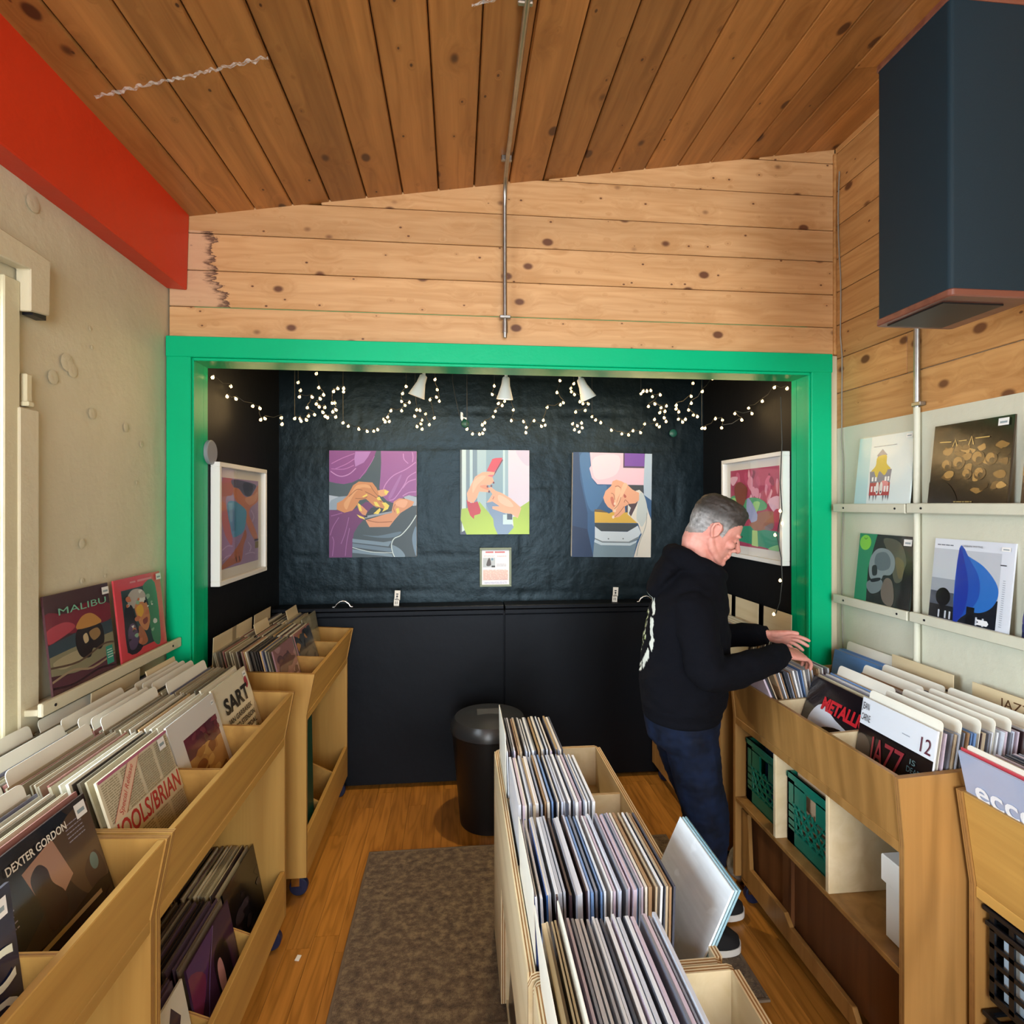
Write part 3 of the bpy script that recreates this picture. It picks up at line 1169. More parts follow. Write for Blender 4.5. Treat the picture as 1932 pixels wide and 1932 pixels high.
def art_portrait(o):
    a = Art((0, 0, 100, 100), LP, LP)
    a.rect('#D64A52', 0, 0, 100, 100).rect('#34484A', 12, 14, 86, 88)
    a.poly('#4E8A6A', [(58, 14), (86, 14), (86, 88), (70, 88), (64, 60), (66, 36)], True)
    a.poly('#B8B4AC', [(22, 26), (34, 16), (54, 18), (62, 28), (50, 36), (30, 38)], True)
    a.poly('#2A2830', [(14, 40), (30, 34), (36, 56), (44, 88), (14, 88)], True).poly('#5A4A66', [(18, 62), (30, 56), (38, 74), (30, 86), (18, 84)], True)
    a.poly('#C98A5E', [(36, 36), (54, 30), (64, 40), (66, 58), (58, 70), (48, 66), (40, 54)], True)
    a.poly('#E0B04A', [(38, 40), (50, 36), (54, 46), (44, 52)], True).poly('#8A4A44', [(50, 56), (60, 54), (60, 60), (52, 62)], True)
    a.poly('#A86A4A', [(40, 62), (50, 68), (56, 84), (40, 84)], True)
    a.mottle(['#DCE0D8', '#2E2C34', '#8FB89A', '#C27A58'], 26, 1.5, 4.5, 6, (16, 18, 84, 84))
    a.rect('#E08A8C', 46, 5, 78, 7.5).rect('#E08A8C', 30, 5.2, 42, 7.3)
    a.build(o, mat='print_gloss')
    price_tag(o, 0.262, 0.268)
    film_over(o)


cover('dark record with sunset bands and a green title on the left wall ledge', 'L', XL + 0.046, 1.735, 1.181, math.radians(6), art_coast, '#5A3A40')
cover('red bordered portrait record on the left wall ledge next to the green post', 'L', XL + 0.046, 2.068, 1.181, math.radians(6), art_portrait, '#D64A52')


# right wall
def art_house(o):
    a = Art((0, 0, 100, 100), LP, LP)
    a.rect('#DDEBEA', 0, 0, 100, 100).rect('#B9DEDF', 0, 0, 24, 100)
    a.poly('#8A8F9C', [(46, 19), (56, 28), (36, 28)]).rect('#8A8F9C', 38, 28, 54, 40)
    a.poly('#CDB83A', [(38, 30), (54, 28), (56, 40), (64, 48), (58, 56), (34, 54), (28, 50), (36, 42)], True)
    a.poly('#6E7A8C', [(26, 50), (66, 48), (64, 68), (28, 68)]).poly('#CDB83A', [(34, 44), (58, 44), (54, 56), (44, 50), (40, 60)], True)
    a.rect('#B04A4A', 28, 66, 65, 84).poly('#D98A90', [(50, 64), (62, 66), (58, 78), (50, 76)], True)
    for x in (31, 37, 55, 60):
        a.rect('#E9EFEF', x, 58, x + 3.4, 64).rect('#F2E9E6', x, 71, x + 3.4, 79)
    a.disc('#E6E2DC', 43, 74, 3, 9).disc('#E6E2DC', 50, 74, 3, 9).disc('#4A4E5A', 43, 79, 1.3).disc('#4A4E5A', 50, 79, 1.3)
    for x, l in ((29, 8), (36, 9), (41, 7), (54, 9), (59, 6), (63, 8)):
        a.poly('#6A6470', [(x, 84), (x + 2.4, 84), (x + 1.2, 84 + l)])
    a.lines('#9AA8AC', 30, 14, 72, 16, 1, 1.0, 3)
    a.build(o, mat='print_gloss')
    price_tag(o, 0.262, 0.276, 0.03, 0.016)
    film_over(o)


def art_gold(o):
    a = Art((0, 0, 100, 100), LP, LP)
    a.rect('#1C140C', 0, 0, 100, 100)
    r = random.Random(4)
    for k in range(34):
        cx, cy = r.uniform(10, 94), r.uniform(30, 84)
        a.poly(r.choice(['#5E4420', '#7A5A2A', '#8F6C38', '#3A2A14', '#A98348']), [(cx + r.uniform(3, 9) * math.cos(t), cy + r.uniform(2, 6) * math.sin(t)) for t in (0, 1.1, 2.2, 3.3, 4.4, 5.4)], True)
    for cx, cy, rr in ((22, 50, 7), (38, 48, 8), (62, 44, 8), (78, 46, 7), (50, 62, 6), (66, 62, 7)):
        a.disc('#4A3518', cx, cy, rr).disc('#94703A', cx - 1.5, cy - 1.5, rr * 0.72).disc('#2A1D0E', cx + 1, cy + 2, rr * 0.45)
    a.poly('#14100C', [(0, 70), (26, 72), (40, 92), (30, 100), (0, 100)], True)
    a.stroke('#C8A860', [(10, 21), (26, 22)], 1.2).stroke('#C8A860', [(28, 28), (31, 20), (34, 28)], 1.2, False).stroke('#C8A860', [(36, 22), (46, 22)], 1.0)
    a.stroke('#C8A860', [(49, 28), (52, 18), (55, 28)], 1.2, False).stroke('#C8A860', [(57, 21), (74, 21)], 1.2)
    a.lines('#8F7B4A', 36, 93, 60, 95, 1, 1.6, 8)
    a.build(o, mat='print_gloss')
    price_tag(o, 0.25, 0.268)
    f = film_over(o)


def art_skull(o):
    a = Art((0, 0, 100, 100), LP, LP)
    a.rect('#28302C', 0, 0, 100, 100).poly('#2F8A62', [(0, 0), (34, 0), (28, 24), (22, 50), (24, 100), (0, 100)])
    a.poly('#55584A', [(46, 6), (74, 8), (88, 30), (86, 56), (72, 62), (60, 30)], True).poly('#6A6448', [(70, 30), (84, 34), (86, 52), (78, 56)], True)
    a.poly('#7F8E90', [(26, 32), (38, 20), (56, 20), (68, 30), (70, 44), (64, 54), (52, 56), (48, 62), (30, 64), (24, 50)], True)
    a.poly('#5E6E72', [(36, 28), (52, 24), (62, 34), (60, 46), (44, 50), (34, 42)], True).poly('#2A3436', [(30, 46), (38, 44), (40, 56), (32, 58)], True)
    a.poly('#6F7E80', [(24, 68), (44, 62), (52, 66), (48, 78), (34, 84), (24, 78)], True).poly('#1E2626', [(30, 64), (46, 60), (46, 64), (32, 68)], True)
    a.poly('#6E675C', [(56, 60), (68, 62), (74, 84), (70, 96), (56, 92), (50, 78)], True)
    a.poly('#15191A', [(88, 40), (100, 36), (100, 100), (80, 92), (84, 66)], True)
    a.disc('#84CF4A', 13, 13, 11).stroke('#5F9A3A', [(10, 6), (13, 8), (16, 6)], 1.6)
    a.build(o, mat='print_gloss')
    price_tag(o, 0.25, 0.262, 0.04, 0.026)
    film_over(o)


def art_blue(o):
    a = Art((0, 0, 100, 100), LP, LP)
    a.rect('#DCE3EE', 0, 0, 100, 100).rect('#BFC6D0', 0, 12, 86, 96).rect('#9AA2AE', 0, 48, 34, 70)
    a.rect('#4A515E', 0, 64, 34, 96).rect('#14181E', 0, 80, 86, 96).rect('#1A1E28', 34, 64, 86, 96)
    a.poly('#2C6FC4', [(34, 10), (46, 18), (66, 28), (82, 44), (86, 58), (80, 72), (68, 80), (54, 82), (34, 86)], True)
    a.poly('#1F4FB0', [(34, 10), (50, 24), (62, 42), (64, 62), (56, 78), (44, 90), (34, 94)], True)
    a.poly('#1A35A0', [(34, 12), (44, 30), (50, 54), (48, 80), (40, 94), (34, 96)], True)
    a.rect('#10131A', 50, 76, 60, 96)
    a.disc('#0C0E14', 18, 70, 10, 11).rect('#0C0E14', 14, 78, 20, 96)
    for x in (13, 22, 28, 62, 70):
        a.rect('#C4CCD8', x, 86, x + 2.2, 95)
    a.poly('#F0F2F6', [(62, 88), (76, 88), (78, 91), (76, 94), (62, 94), (66, 91)])
    a.lines('#6A7280', 4, 6.5, 26, 8.5, 1, 1.3, 5).lines('#8A92A0', 90, 40, 93, 92, 22, 0.6, 6)
    a.rect('#3a404c', 86, 24, 93, 25.2)
    a.build(o, mat='print_gloss')
    lettering(o, 'URBAN MYTHS', 0.118, 0.276, 0.010, '#4E5664', w=0.075, z=0.0052)
    price_tag(o, 0.26, 0.272, 0.03, 0.014)
    film_over(o)


def art_brass(o):
    a = Art((0, 0, 100, 100), LP, LP)
    a.rect('#33261C', 0, 0, 100, 100).rect('#5A4630', 6, 30, 94, 70)
    for k in range(5):
        a.rect('#A9883E', 8 + k * 17, 34, 20 + k * 17, 44).rect('#A9883E', 8 + k * 17, 50, 20 + k * 17, 64)
    a.mottle(['#6E5434', '#241A12', '#8A6E42'], 18, 3, 8, 12)
    a.build(o, mat='print_gloss')
    film_over(o)


def art_night(o):
    a = Art((0, 0, 100, 100), LP, LP)
    a.rect('#262B4A', 0, 0, 100, 100).mottle(['#343A66', '#1A1E38', '#4A4A7A', '#6A5A6E'], 40, 4, 12, 15).disc('#B09A6A', 18, 22, 6)
    a.build(o, mat='print_gloss')
    film_over(o)


A6 = math.radians(6)
XW = XR - 0.037
cover('white record with a small dripping house drawing on the upper right ledge', 'R', XW, 2.300, 1.736, A6, art_house, '#DDEBEA')
cover('shiny dark gold record on the upper right ledge', 'R', XW, 1.912, 1.738, A6, art_gold, '#3A2A18')
cover('brown and brass record cut by the frame edge on the upper right ledge', 'R', XW, 1.570, 1.738, A6, art_brass, '#33261C')
cover('dark green record with a grey skull and lime disc on the lower right ledge', 'R', XW, 2.300, 1.321, A6, art_skull, '#28302C')
cover('white record with a large blue half leaf shape on the lower right ledge', 'R', XW, 1.910, 1.323, A6, art_blue, '#DCE3EE')
cover('dark blue record cut by the frame edge on the lower right ledge', 'R', XW, 1.566, 1.323, A6, art_night, '#262B4A')

# ------------------------------------------------------------------ wheeled record bins
def caster(root, x, y, s, z_top=0.10):
    c = empty('caster', (x, y, z_top))
    c.parent = root
    c.location = (x, y, z_top)
    MB().box(-0.028, -0.022, -0.006, 0.028, 0.022, 0).box(-0.018, -0.020, -0.055, 0.018, -0.0165, -0.005).box(-0.018, 0.0165, -0.055, 0.018, 0.020, -0.005).build('fork', M['chrome'], c, bevel=0.002)
    w = MB()
    w.cyl((0.012, -0.0145, -0.060), (0.012, 0.0145, -0.060), 0.040, n=24)
    w.cyl((0.012, -0.0165, -0.060), (0.012, 0.0165, -0.060), 0.014, n=14)
    w.build('wheel', M['rubber_blue'], c, smooth=True, bevel=0.004)
    return c


def record_unit(label, s, xb, y0, y1, D, flare=0.035, zb=0.10, zs=0.815, zt=0.995, n=3, low='bin', mat='ply', matu='ply_up', dy=None, group=None):
    root = empty('record_bin', (xb, y0, 0))
    tag(root, label, 'record bin', group)
    L = y1 - y0
    T = 0.018

    def pr(prof):
        p = [(s * a, b) for a, b in prof]
        return p if s > 0 else p[::-1]

    def bx(name, d0, ya, z0, d1, yb_, z1, m, bev=0.002):
        return MB().box(min(s * d0, s * d1), ya, z0, max(s * d0, s * d1), yb_, z1).build(name, M[m], root, bevel=bev)

    endp = pr([(0, zb), (D, zb), (D, zs), (D + flare, zt), (0, zt + 0.03)])
    for a in (0, L - T):
        MB().prism(endp, 'y', a, a + T, layers=5, medge=1).build('end_panel', [M[matu], M['ply_edge']], root)
    MB().prism(pr([(D - 0.020, zs), (D - 0.003, zs), (D + flare - 0.003, zt), (D + flare - 0.020, zt)]), 'y', T, L - T).build('front_panel', M[matu if low == 'cubby' else mat], root, bevel=0.002)
    bx('front_rail', D - 0.022, T, zs - 0.030, D - 0.001, L - T, zs + 0.001, mat)
    bx('back_panel', 0, T, zb, 0.010, L - T, zt + 0.03, mat)
    bx('bin_floor', 0.010, T, zs - 0.010, D - 0.004, L - T, zs + 0.004, mat)
    inner = (L - 2 * T - (n - 1) * 0.012) / n
    ys = []
    for k in range(n):
        a = T + k * (inner + 0.012)
        ys.append((y0 + a, y0 + a + inner))
        if k < n - 1:
            MB().prism(pr([(0.010, zs + .004), (D - 0.020, zs + .004), (D + flare - 0.022, zt - 0.008), (0.010, zt + 0.02)]), 'y', a + inner, a + inner + 0.012, layers=3, medge=1).build('partition', [M['ply_pale' if low == 'cubby' else mat], M['ply_edge']], root)
    if low == 'bin':
        bx('bottom_board', 0.010, T, zb, D - 0.002, L - T, zb + 0.018, mat)
        MB().prism(pr([(D - 0.018, zb), (D, zb), (D, zb + 0.185), (D - 0.018, zb + 0.185)]), 'y', T, L - T).build('lower_lip', M[mat], root, bevel=0.002)
        for k in range(1, n):
            a = T + k * inner + (k - 1) * 0.012
            MB().prism(pr([(0.010, zb + .018), (D - 0.019, zb + .018), (D - 0.019, zb + 0.17), (0.010, zb + 0.38)]), 'y', a, a + 0.012, layers=3, medge=1).build('lower_partition', [M[mat], M['ply_edge']], root)
    if low == 'cubby':
        zsh = 0.452
        bx('shelf', 0.010, T, zsh - 0.018, D - 0.001, L - T, zsh, mat)
        for yy in dy:
            MB().prism([(yy - y0 - 0.009, zsh), (yy - y0 + 0.009, zsh), (yy - y0 + 0.009, zs - 0.030), (yy - y0 - 0.009, zs - 0.030)], 'x', min(s * 0.01, s * (D - 0.002)), max(s * 0.01, s * (D - 0.002))).build('divider', M['ply_pale'], root, bevel=0.002)
        bx('kick_panel', D - 0.075, T, zb + 0.02, D - 0.060, L - T, zsh - 0.018, 'ply_brown')
        bx('batten', D - 0.060, L * 0.62, zb + 0.03, D - 0.045, L * 0.62 + 0.06, zsh - 0.018, 'ply_brown')
        # base rail with the stepped cut-outs
        q = [(T, zb - .02), (L - T, zb - .02), (L - T, zb + .30), (L - T - .055, zb + .30), (L - T - .075, zb + .075), (L * .64, zb + .075), (L * .60, zb + .045),
             (L * .25, zb + .045), (L * .22, zb + .005), (T, zb + .005)]
        MB().prism(q, 'x', min(s * (D - .045), s * (D - .027)), max(s * (D - .045), s * (D - .027))).build('base_rail', M[matu], root, bevel=0.002)
    for xx in (0.06, D - 0.055):
        for yy in (0.045, L - 0.045):
            caster(root, s * xx, yy, s, zb if low == 'bin' else zb + 0.0)
    return root, ys


binA, yA = record_unit('nearest birch plywood record bin on casters along the left wall', 1, XL + 0.02, 0.372, 1.340, 0.505)
binB, yB = record_unit('middle birch plywood record bin on casters along the left wall', 1, XL + 0.02, 1.345, 2.313, 0.505)
binC, yC = record_unit('far birch plywood record bin on casters inside the black alcove on the left', 1, AL + 0.015, 2.530, 3.455, 0.437, n=3)
binR, yR = record_unit('wide stained plywood record bin with cubbies for crates on the right', -1, XR - 0.02, 1.420, 2.375, 0.535, 0.018, zs=0.805, zt=0.992, low='cubby', mat='ply_dark', matu='ply_dark', dy=(1.745, 2.055))
binD, yD = record_unit('plywood record bin inside the alcove on the right behind the man', -1, AR - 0.015, 2.530, 3.455, 0.40, n=3, mat='ply_dark', matu='ply_dark')
binN, yN = record_unit('nearest plywood record bin on the right, cut by the frame edge', -1, XR - 0.02, 0.455, 1.408, 0.352, 0.040, zs=0.705, zt=0.965, zb=0.10, mat='ply', matu='ply_dark', low='open')

# bottom board of the open unit on the right
MB().box(-0.352, 0.018, 0.10, -0.010, 0.935, 0.118).build('bottom_board', M['ply'], binN, bevel=0.002)
MB().box(-0.352, 0.60, 0.118, -0.010, 0.612, 0.675).build('divider', M['ply'], binN, bevel=0.002)

# ------------------------------------------------------------------ records standing in the bins
PAL_WARM = ['#CFC7AE', '#B9B093', '#8F8670', '#D9D3BE', '#6E6656', '#A79C82', '#E0DCCB', '#55504A', '#9A6A62', '#6A6C80', '#C2A070', '#C9C2A8', '#A8A08A', '#3E3B38', '#B4AD98']
PAL_COOL = ['#DDE3EA', '#C9CFDA', '#AAB0BC', '#8C93A4', '#E9ECEF', '#B7A58A', '#4A4E5C', '#6E8FBF', '#D8D2C6', '#3A2A30', '#BFC8DC', '#9A7A5A', '#D0D6DF', '#777C8A', '#C6B8C8']
PAL_DARK = ['#4A3E3C', '#5A4E48', '#3A3436', '#7A6E60', '#5A4A5E', '#8A8070', '#3E3844', '#2A2528']
PAL_BROWN = ['#8A7350', '#A68C62', '#6A553A', '#B9A27A', '#57422E', '#C2B08C', '#94805C']


COLOUR = {'#CFC7AE': 'pale cream', '#B9B093': 'khaki', '#8F8670': 'grey brown', '#D9D3BE': 'ivory', '#6E6656': 'olive grey', '#A79C82': 'beige', '#E0DCCB': 'off-white',
          '#55504A': 'charcoal brown', '#9A6A62': 'dusty red', '#6A6C80': 'slate', '#C2A070': 'tan', '#C9C2A8': 'sand', '#A8A08A': 'stone grey', '#3E3B38': 'blackish', '#B4AD98': 'oatmeal',
          '#DDE3EA': 'white', '#C9CFDA': 'pale grey', '#AAB0BC': 'silver grey', '#8C93A4': 'mid grey', '#E9ECEF': 'bright white', '#B7A58A': 'buff', '#4A4E5C': 'dark grey', '#6E8FBF': 'light blue',
          '#D8D2C6': 'cream', '#3A2A30': 'dark plum', '#BFC8DC': 'pale blue', '#9A7A5A': 'brown', '#D0D6DF': 'cool white', '#777C8A': 'steel grey', '#C6B8C8': 'lilac',
          '#8A7350': 'brown', '#A68C62': 'light brown', '#6A553A': 'dark brown', '#57422E': 'umber', '#94805C': 'drab brown', '#2A2C34': 'black', '#3C424C': 'graphite',
          '#5E8FCB': 'sky blue', '#3F6FB4': 'blue', '#6AA6C4': 'turquoise'}
ORD = ['first', 'second', 'third', 'fourth', 'fifth', 'sixth', 'seventh', 'eighth', 'ninth', 'tenth', 'eleventh', 'twelfth']


def fill(side, group, label, x0, x1, yc, z, a, n, pal, w=LP, seed=1, jit=0.006, t=0.0045, name='record', a_jit=0.02, z_jit=0.004):
    """n sleeves one behind another from x0 to x1 (lower edges); yc = centre of the compartment"""
    r = random.Random(seed)
    U, N = {'L': (Vector((0, 1, 0)), Vector((1, 0, 0))), 'R': (Vector((0, -1, 0)), Vector((-1, 0, 0)))}[side]
    out = []
    seen = {}
    for k in range(n):
        x = x0 + (x1 - x0) * (k + 0.5) / n
        yy = yc + r.uniform(-jit, jit)
        ystart = yy - w / 2 if side == 'L' else yy + w / 2
        aa = (a(k / max(1, n - 1)) if callable(a) else a) + r.uniform(-a_jit, a_jit)
        V = lean(U, N, aa)
        tt = r.choice((t, t, t * 1.5, t * 0.8))
        zz = z + r.uniform(0, z_jit)
        cc = r.choice(pal)
        o = sleeve_obj(name, (x, ystart, zz), U, V, cc, w, w, round(tt, 4))
        nm = COLOUR.get(cc, 'plain')
        seen[nm] = seen.get(nm, -1) + 1
        tag(o, '%s %s %s' % (ORD[min(seen[nm], 11)], nm, label), 'record', group)
        out.append(o)
    return out


def card_mesh(w, h):
    r = 0.014
    pts = [(0, 0), (w, 0), (w, h - r)] + [(w - r + r * math.cos(q), h - r + r * math.sin(q)) for q in (0.4, 0.8, 1.2, 1.57)] + \
          [(r - r * math.sin(q), h - r + r * math.cos(q)) for q in (0.0, 0.4, 0.8, 1.2)] + [(0, h - r)]
    me = MB().prism(pts, 'z', -0.0018, 0).mesh('divider_card')
    me.materials.append(M['white_card'])
    fix_normals(me)
    return me


CARDS = {}


def card(side, group, label, x, yc, z, a, w=0.292, h=0.335, name='divider_card', mat=None):
    U, N = {'L': (Vector((0, 1, 0)), Vector((1, 0, 0))), 'R': (Vector((0, -1, 0)), Vector((-1, 0, 0)))}[side]
    if (w, h) not in CARDS:
        CARDS[(w, h)] = card_mesh(w, h)
    o = bpy.data.objects.new(name, CARDS[(w, h)])
    link(o)
    o.matrix_local = frame_matrix((x, yc - w / 2 if side == 'L' else yc + w / 2, z), U, lean(U, N, a))
    tag(o, label, 'divider', group)
    return o


def mid(p):
    return (p[0] + p[1]) / 2


A18 = math.radians(18)
ZL = 0.821
# left, nearest bin
fill('L', 'records in the nearest left bin', 'record from the wall in the nearest left bin', -1.085, -0.748, mid(yA[2]), ZL, A18, 26, PAL_WARM, seed=21)
fill('L', 'records in the nearest left bin', 'record from the wall at the lower left corner of the frame', -0.80, -0.75, mid(yA[1]), ZL, A18, 4, PAL_WARM, seed=22)
# left, middle bin
fill('L', 'records in the near compartment of the middle left bin', 'record from the wall behind the newspaper print record', -1.085, -0.748, mid(yB[0]), ZL, A18, 25, PAL_WARM, seed=23)
fill('L', 'records in the centre compartment of the middle left bin', 'record from the wall behind the white bordered record', -1.085, -0.755, mid(yB[1]), ZL, A18, 24, PAL_WARM, seed=24)
fill('L', 'records in the far compartment of the middle left bin', 'record from the wall behind the black lettered cream record', -1.085, -0.765, mid(yB[2]), ZL, A18, 22, PAL_WARM, seed=25)
for yc, xs, which, where in ((mid(yA[2]), (-1.05, -0.965, -0.89, -0.845), 'nearest', 'in the nearest left bin'), (mid(yB[0]), (-1.075, -0.99, -0.92), 'middle', 'behind the newspaper print record'), (mid(yB[1]), (-1.07, -1.01, -0.965, -0.93, -0.905), 'middle', 'behind the white bordered record'), (mid(yB[2]), (-0.985, -0.96, -0.93, -0.885), 'middle', 'behind the black lettered cream record')):
    for q, x in enumerate(xs):
        card('L', 'white divider cards in the %s left bin' % which, '%s white divider card from the wall %s' % (ORD[q], where), x, yc, ZL, A18)


def art_story(o):
    """newspaper print with red capitals"""
    a = Art((0, 0, 100, 100), LP, LP)
    a.rect('#DAD0B4', 0, 0, 100, 100)
    for cx in range(4):
        a.lines('#A69C80', 3 + cx * 24.5, 4, 24 + cx * 24.5, 36, 17, 1.1, 30 + cx)
        a.lines('#A69C80', 3 + cx * 24.5, 56, 24 + cx * 24.5, 98, 20, 1.1, 40 + cx)
    a.poly('#E8C9AE', [(4, 36), (40, 0), (56, 0), (18, 38)]).stroke('#C66A5A', [(4, 36), (40, 0)], 0.7, False).stroke('#C66A5A', [(18, 38), (56, 0)], 0.7, False)
    a.poly('#DAD0B4', [(0, 36), (100, 36), (100, 56), (0, 56)])
    a.rect('#B8708A', 0, 0, 100, 2.2)
    a.build(o, mat='print_gloss')
    lettering(o, 'IOOLS/BRIAN', 0.010, 0.142, 0.064, '#B8262E', w=0.282, bold=0.0012, z=0.0034, shear=0.12)
    lettering(o, 'Special Release', 0.044, 0.194, 0.022, '#C4524A', w=0.120, z=0.0034, rot=math.radians(45), shear=0.2)
    price_tag(o, 0.245, 0.262, 0.032, 0.030)
    film_over(o)


def art_sart(o):
    a = Art((0, 0, 100, 100), LP, LP)
    a.rect('#E2DAC0', 0, 0, 100, 100)
    a.poly('#A83A48', [(86, 14), (94, 12), (95, 22), (88, 26)], True)
    a.build(o, mat='print_gloss')
    lettering(o, 'SART', 0.050, 0.190, 0.075, '#161412', w=0.215, bold=0.0030, z=0.003)
    for k, s_ in enumerate(('JAN GARBAREK', 'BOBO STENSON', 'TERJE RYPDAL', 'ARILD ANDERSEN', 'JON CHRISTENSEN')):
        lettering(o, s_, 0.052, 0.152 - k * 0.030, 0.026, '#1E1A16', w=0.21, bold=0.0006, z=0.003)
    price_tag(o, 0.252, 0.268, 0.03, 0.02)
    film_over(o)


def art_framed(o):
    a = Art((0, 0, 100, 100), LP, LP)
    a.rect('#DCD9D4', 0, 0, 100, 100).rect('#B98A52', 20, 22, 92, 100).rect('#6A2F3E', 20, 22, 92, 44)
    a.mottle(['#C79A58', '#A8743E', '#8A5230', '#D8AE6A'], 30, 4, 12, 8, (20, 40, 92, 100)).mottle(['#5A2A38', '#7E3C48'], 12, 4, 10, 9, (20, 22, 92, 44))
    a.build(o, mat='print_gloss')
    price_tag(o, 0.262, 0.268, 0.02, 0.014)
    film_over(o)


def art_tenor(o):
    a = Art((0, 0, 100, 100), LP, LP)
    a.rect('#3A3230', 0, 0, 100, 100).poly('#20242E', [(0, 0), (76, 0), (70, 30), (50, 44), (0, 60)], True)
    a.poly('#5C4A3C', [(60, 16), (100, 6), (100, 60), (80, 64), (66, 44)], True).poly('#B48C78', [(34, 18), (62, 12), (70, 42), (44, 56)])
    a.poly('#3A2A2A', [(38, 26), (46, 20), (52, 26), (53, 36), (60, 48), (56, 60), (42, 62), (40, 44)], True).poly('#4A3A36', [(80, 46), (94, 40), (98, 58), (90, 70), (82, 64)], True).disc('#6A8A8C', 90, 46, 4, 6)
    a.poly('#2A201C', [(0, 60), (40, 66), (100, 62), (100, 100), (0, 100)], True)
    a.mottle(['#5A4434', '#1C1614', '#7A5C44', '#40302A'], 24, 3, 8, 14, (2, 62, 98, 98))
    a.rect('#C4B48A', 30, 66, 88, 69).poly('#C8A86A', [(24, 82), (27, 82), (30, 98), (27, 98)])
    a.lines('#9A94A0', 5, 20, 22, 44, 7, 0.8, 18).lines('#9A94A0', 74, 10, 90, 24, 5, 0.8, 19)
    a.build(o, mat='print_gloss')
    lettering(o, 'DEXTER GORDON', 0.070, 0.262, 0.022, '#EDE8DC', w=0.155, bold=0.0004, z=0.0036)
    price_tag(o, 0.256, 0.262, 0.032, 0.030)
    film_over(o)


def art_on(o):
    a = Art((0, 0, 100, 100), LP, LP)
    a.rect('#1E2440', 0, 0, 100, 100).poly('#3A3440', [(0, 70), (100, 66), (100, 100), (0, 100)])
    a.build(o, mat='print_gloss')
    lettering(o, 'C', 0.215, 0.150, 0.085, '#EDF0DC', w=0.07, bold=0.002, z=0.003)
    lettering(o, 'O', 0.205, 0.075, 0.085, '#EDF0DC', w=0.08, bold=0.001, z=0.003)
    lettering(o, 'N', 0.205, 0.010, 0.080, '#F0EFC8', w=0.08, bold=0.002, z=0.003)
    price_tag(o, 0.25, 0.258, 0.034, 0.03)


a16 = math.radians(17)
cover('brown jazz portrait record at the front of the nearest left bin', 'L', -0.738, mid(yA[2]) - LP / 2, ZL, a16, art_tenor, '#3A3230')
cover('navy record with big pale capitals at the lower left frame edge', 'L', -0.709, mid(yA[1]) - LP / 2 + .001, ZL, math.radians(7), art_on, '#1E2440')
cover('newspaper print record with red capitals at the front of the middle left bin', 'L', -0.738, mid(yB[0]) - LP / 2, ZL, a16, art_story, '#DAD0B4')
cover('white bordered record with a brown picture in the centre of the middle left bin', 'L', -0.742, mid(yB[1]) - LP / 2, ZL, a16, art_framed, '#DCD9D4')
cover('cream record with heavy black lettering in the middle left bin', 'L', -0.752, mid(yB[2]) - LP / 2, ZL, a16, art_sart, '#E2DAC0')

# far left bin in the alcove: two front covers and cardboard tag boards behind the rows
wC = 0.283


def art_plain(cols, seed):
    def f(o):
        a = Art((0, 0, 100, 100), wC, wC)
        a.rect(cols[0], 0, 0, 100, 100).mottle(cols, 26, 5, 16, seed)
        a.build(o, mat='print_gloss')
        film_over(o, wC, wC)
    return f


cover('pinkish streaked record at the near end of the alcove bin on the left', 'L', -0.745, mid(yC[0]) - wC / 2, ZL, math.radians(14), art_plain(['#8A6468', '#A88488', '#5A4048', '#B89A96'], 31), '#8A6468', w=wC, h=wC)
cover('dark record with an orange lower edge in the middle of the left alcove bin', 'L', -0.725, mid(yC[1]) - wC / 2, ZL, math.radians(17), art_plain(['#3A4046', '#2A2E34', '#4E555A', '#A87848'], 32), '#3A4046', w=wC, h=wC)
cover('grey green record at the far end of the left alcove bin', 'L', -0.80, mid(yC[2]) - wC / 2, ZL + .01, math.radians(10), art_plain(['#8F8C72', '#7A7860', '#A5A288'], 33), '#8F8C72', w=wC, h=wC)
for k, (yc, hgt) in enumerate(((2.555 + 0.10, 0.34), (2.86, 0.34), (3.15, 0.34))):
    o = MB().box(0, 0, 0, 0.003, 0.255, hgt).build('tag_board', M['ply_pale'], bevel=0.001)
    o.matrix_local = Matrix.Translation((-1.078, yc - 0.10, ZL)) @ Matrix.Rotation(math.radians(2), 4, 'Y')
    tag(o, ('nearest', 'middle', 'farthest')[k] + ' thin wooden tag board behind the records in the left alcove bin', 'tag board', 'tag boards in the left alcove bin')
for k, (yc, x) in enumerate(((2.98, -0.93), (3.33, -0.88))):
    o = MB().box(0, 0, 0, 0.003, 0.20, 0.335).build('tag_board', M['ply_pale'], bevel=0.001)
    o.matrix_local = Matrix.Translation((x, yc - 0.10, ZL)) @ Matrix.Rotation(math.radians(-14), 4, 'Y')
    tag(o, ('wooden tag board standing mid row in the left alcove bin', 'wooden tag board standing in the last row of the left alcove bin')[k], 'tag board', 'tag boards in the left alcove bin')
o = MB().box(0, 0, 0, 0.004, 0.27, 0.33).build('tag_board', M['ply_pale'], bevel=0.001)
o.matrix_local = Matrix.Translation((-1.165, mid(yB[1]) + .05, ZL)) @ Matrix.Rotation(math.radians(2), 4, 'Y')
tag(o, 'thin wooden tag board against the left wall under the record ledge', 'tag board')
o = MB().box(0, 0, 0, 0.004, 0.20, 0.345).build('tag_board', M['ply_pale'], bevel=0.001)
o.matrix_local = Matrix.Translation((-1.01, mid(yB[2]) - .05, ZL)) @ Matrix.Rotation(math.radians(-16), 4, 'Y')
tag(o, 'thin wooden tag board among the records beside the green post', 'tag board')

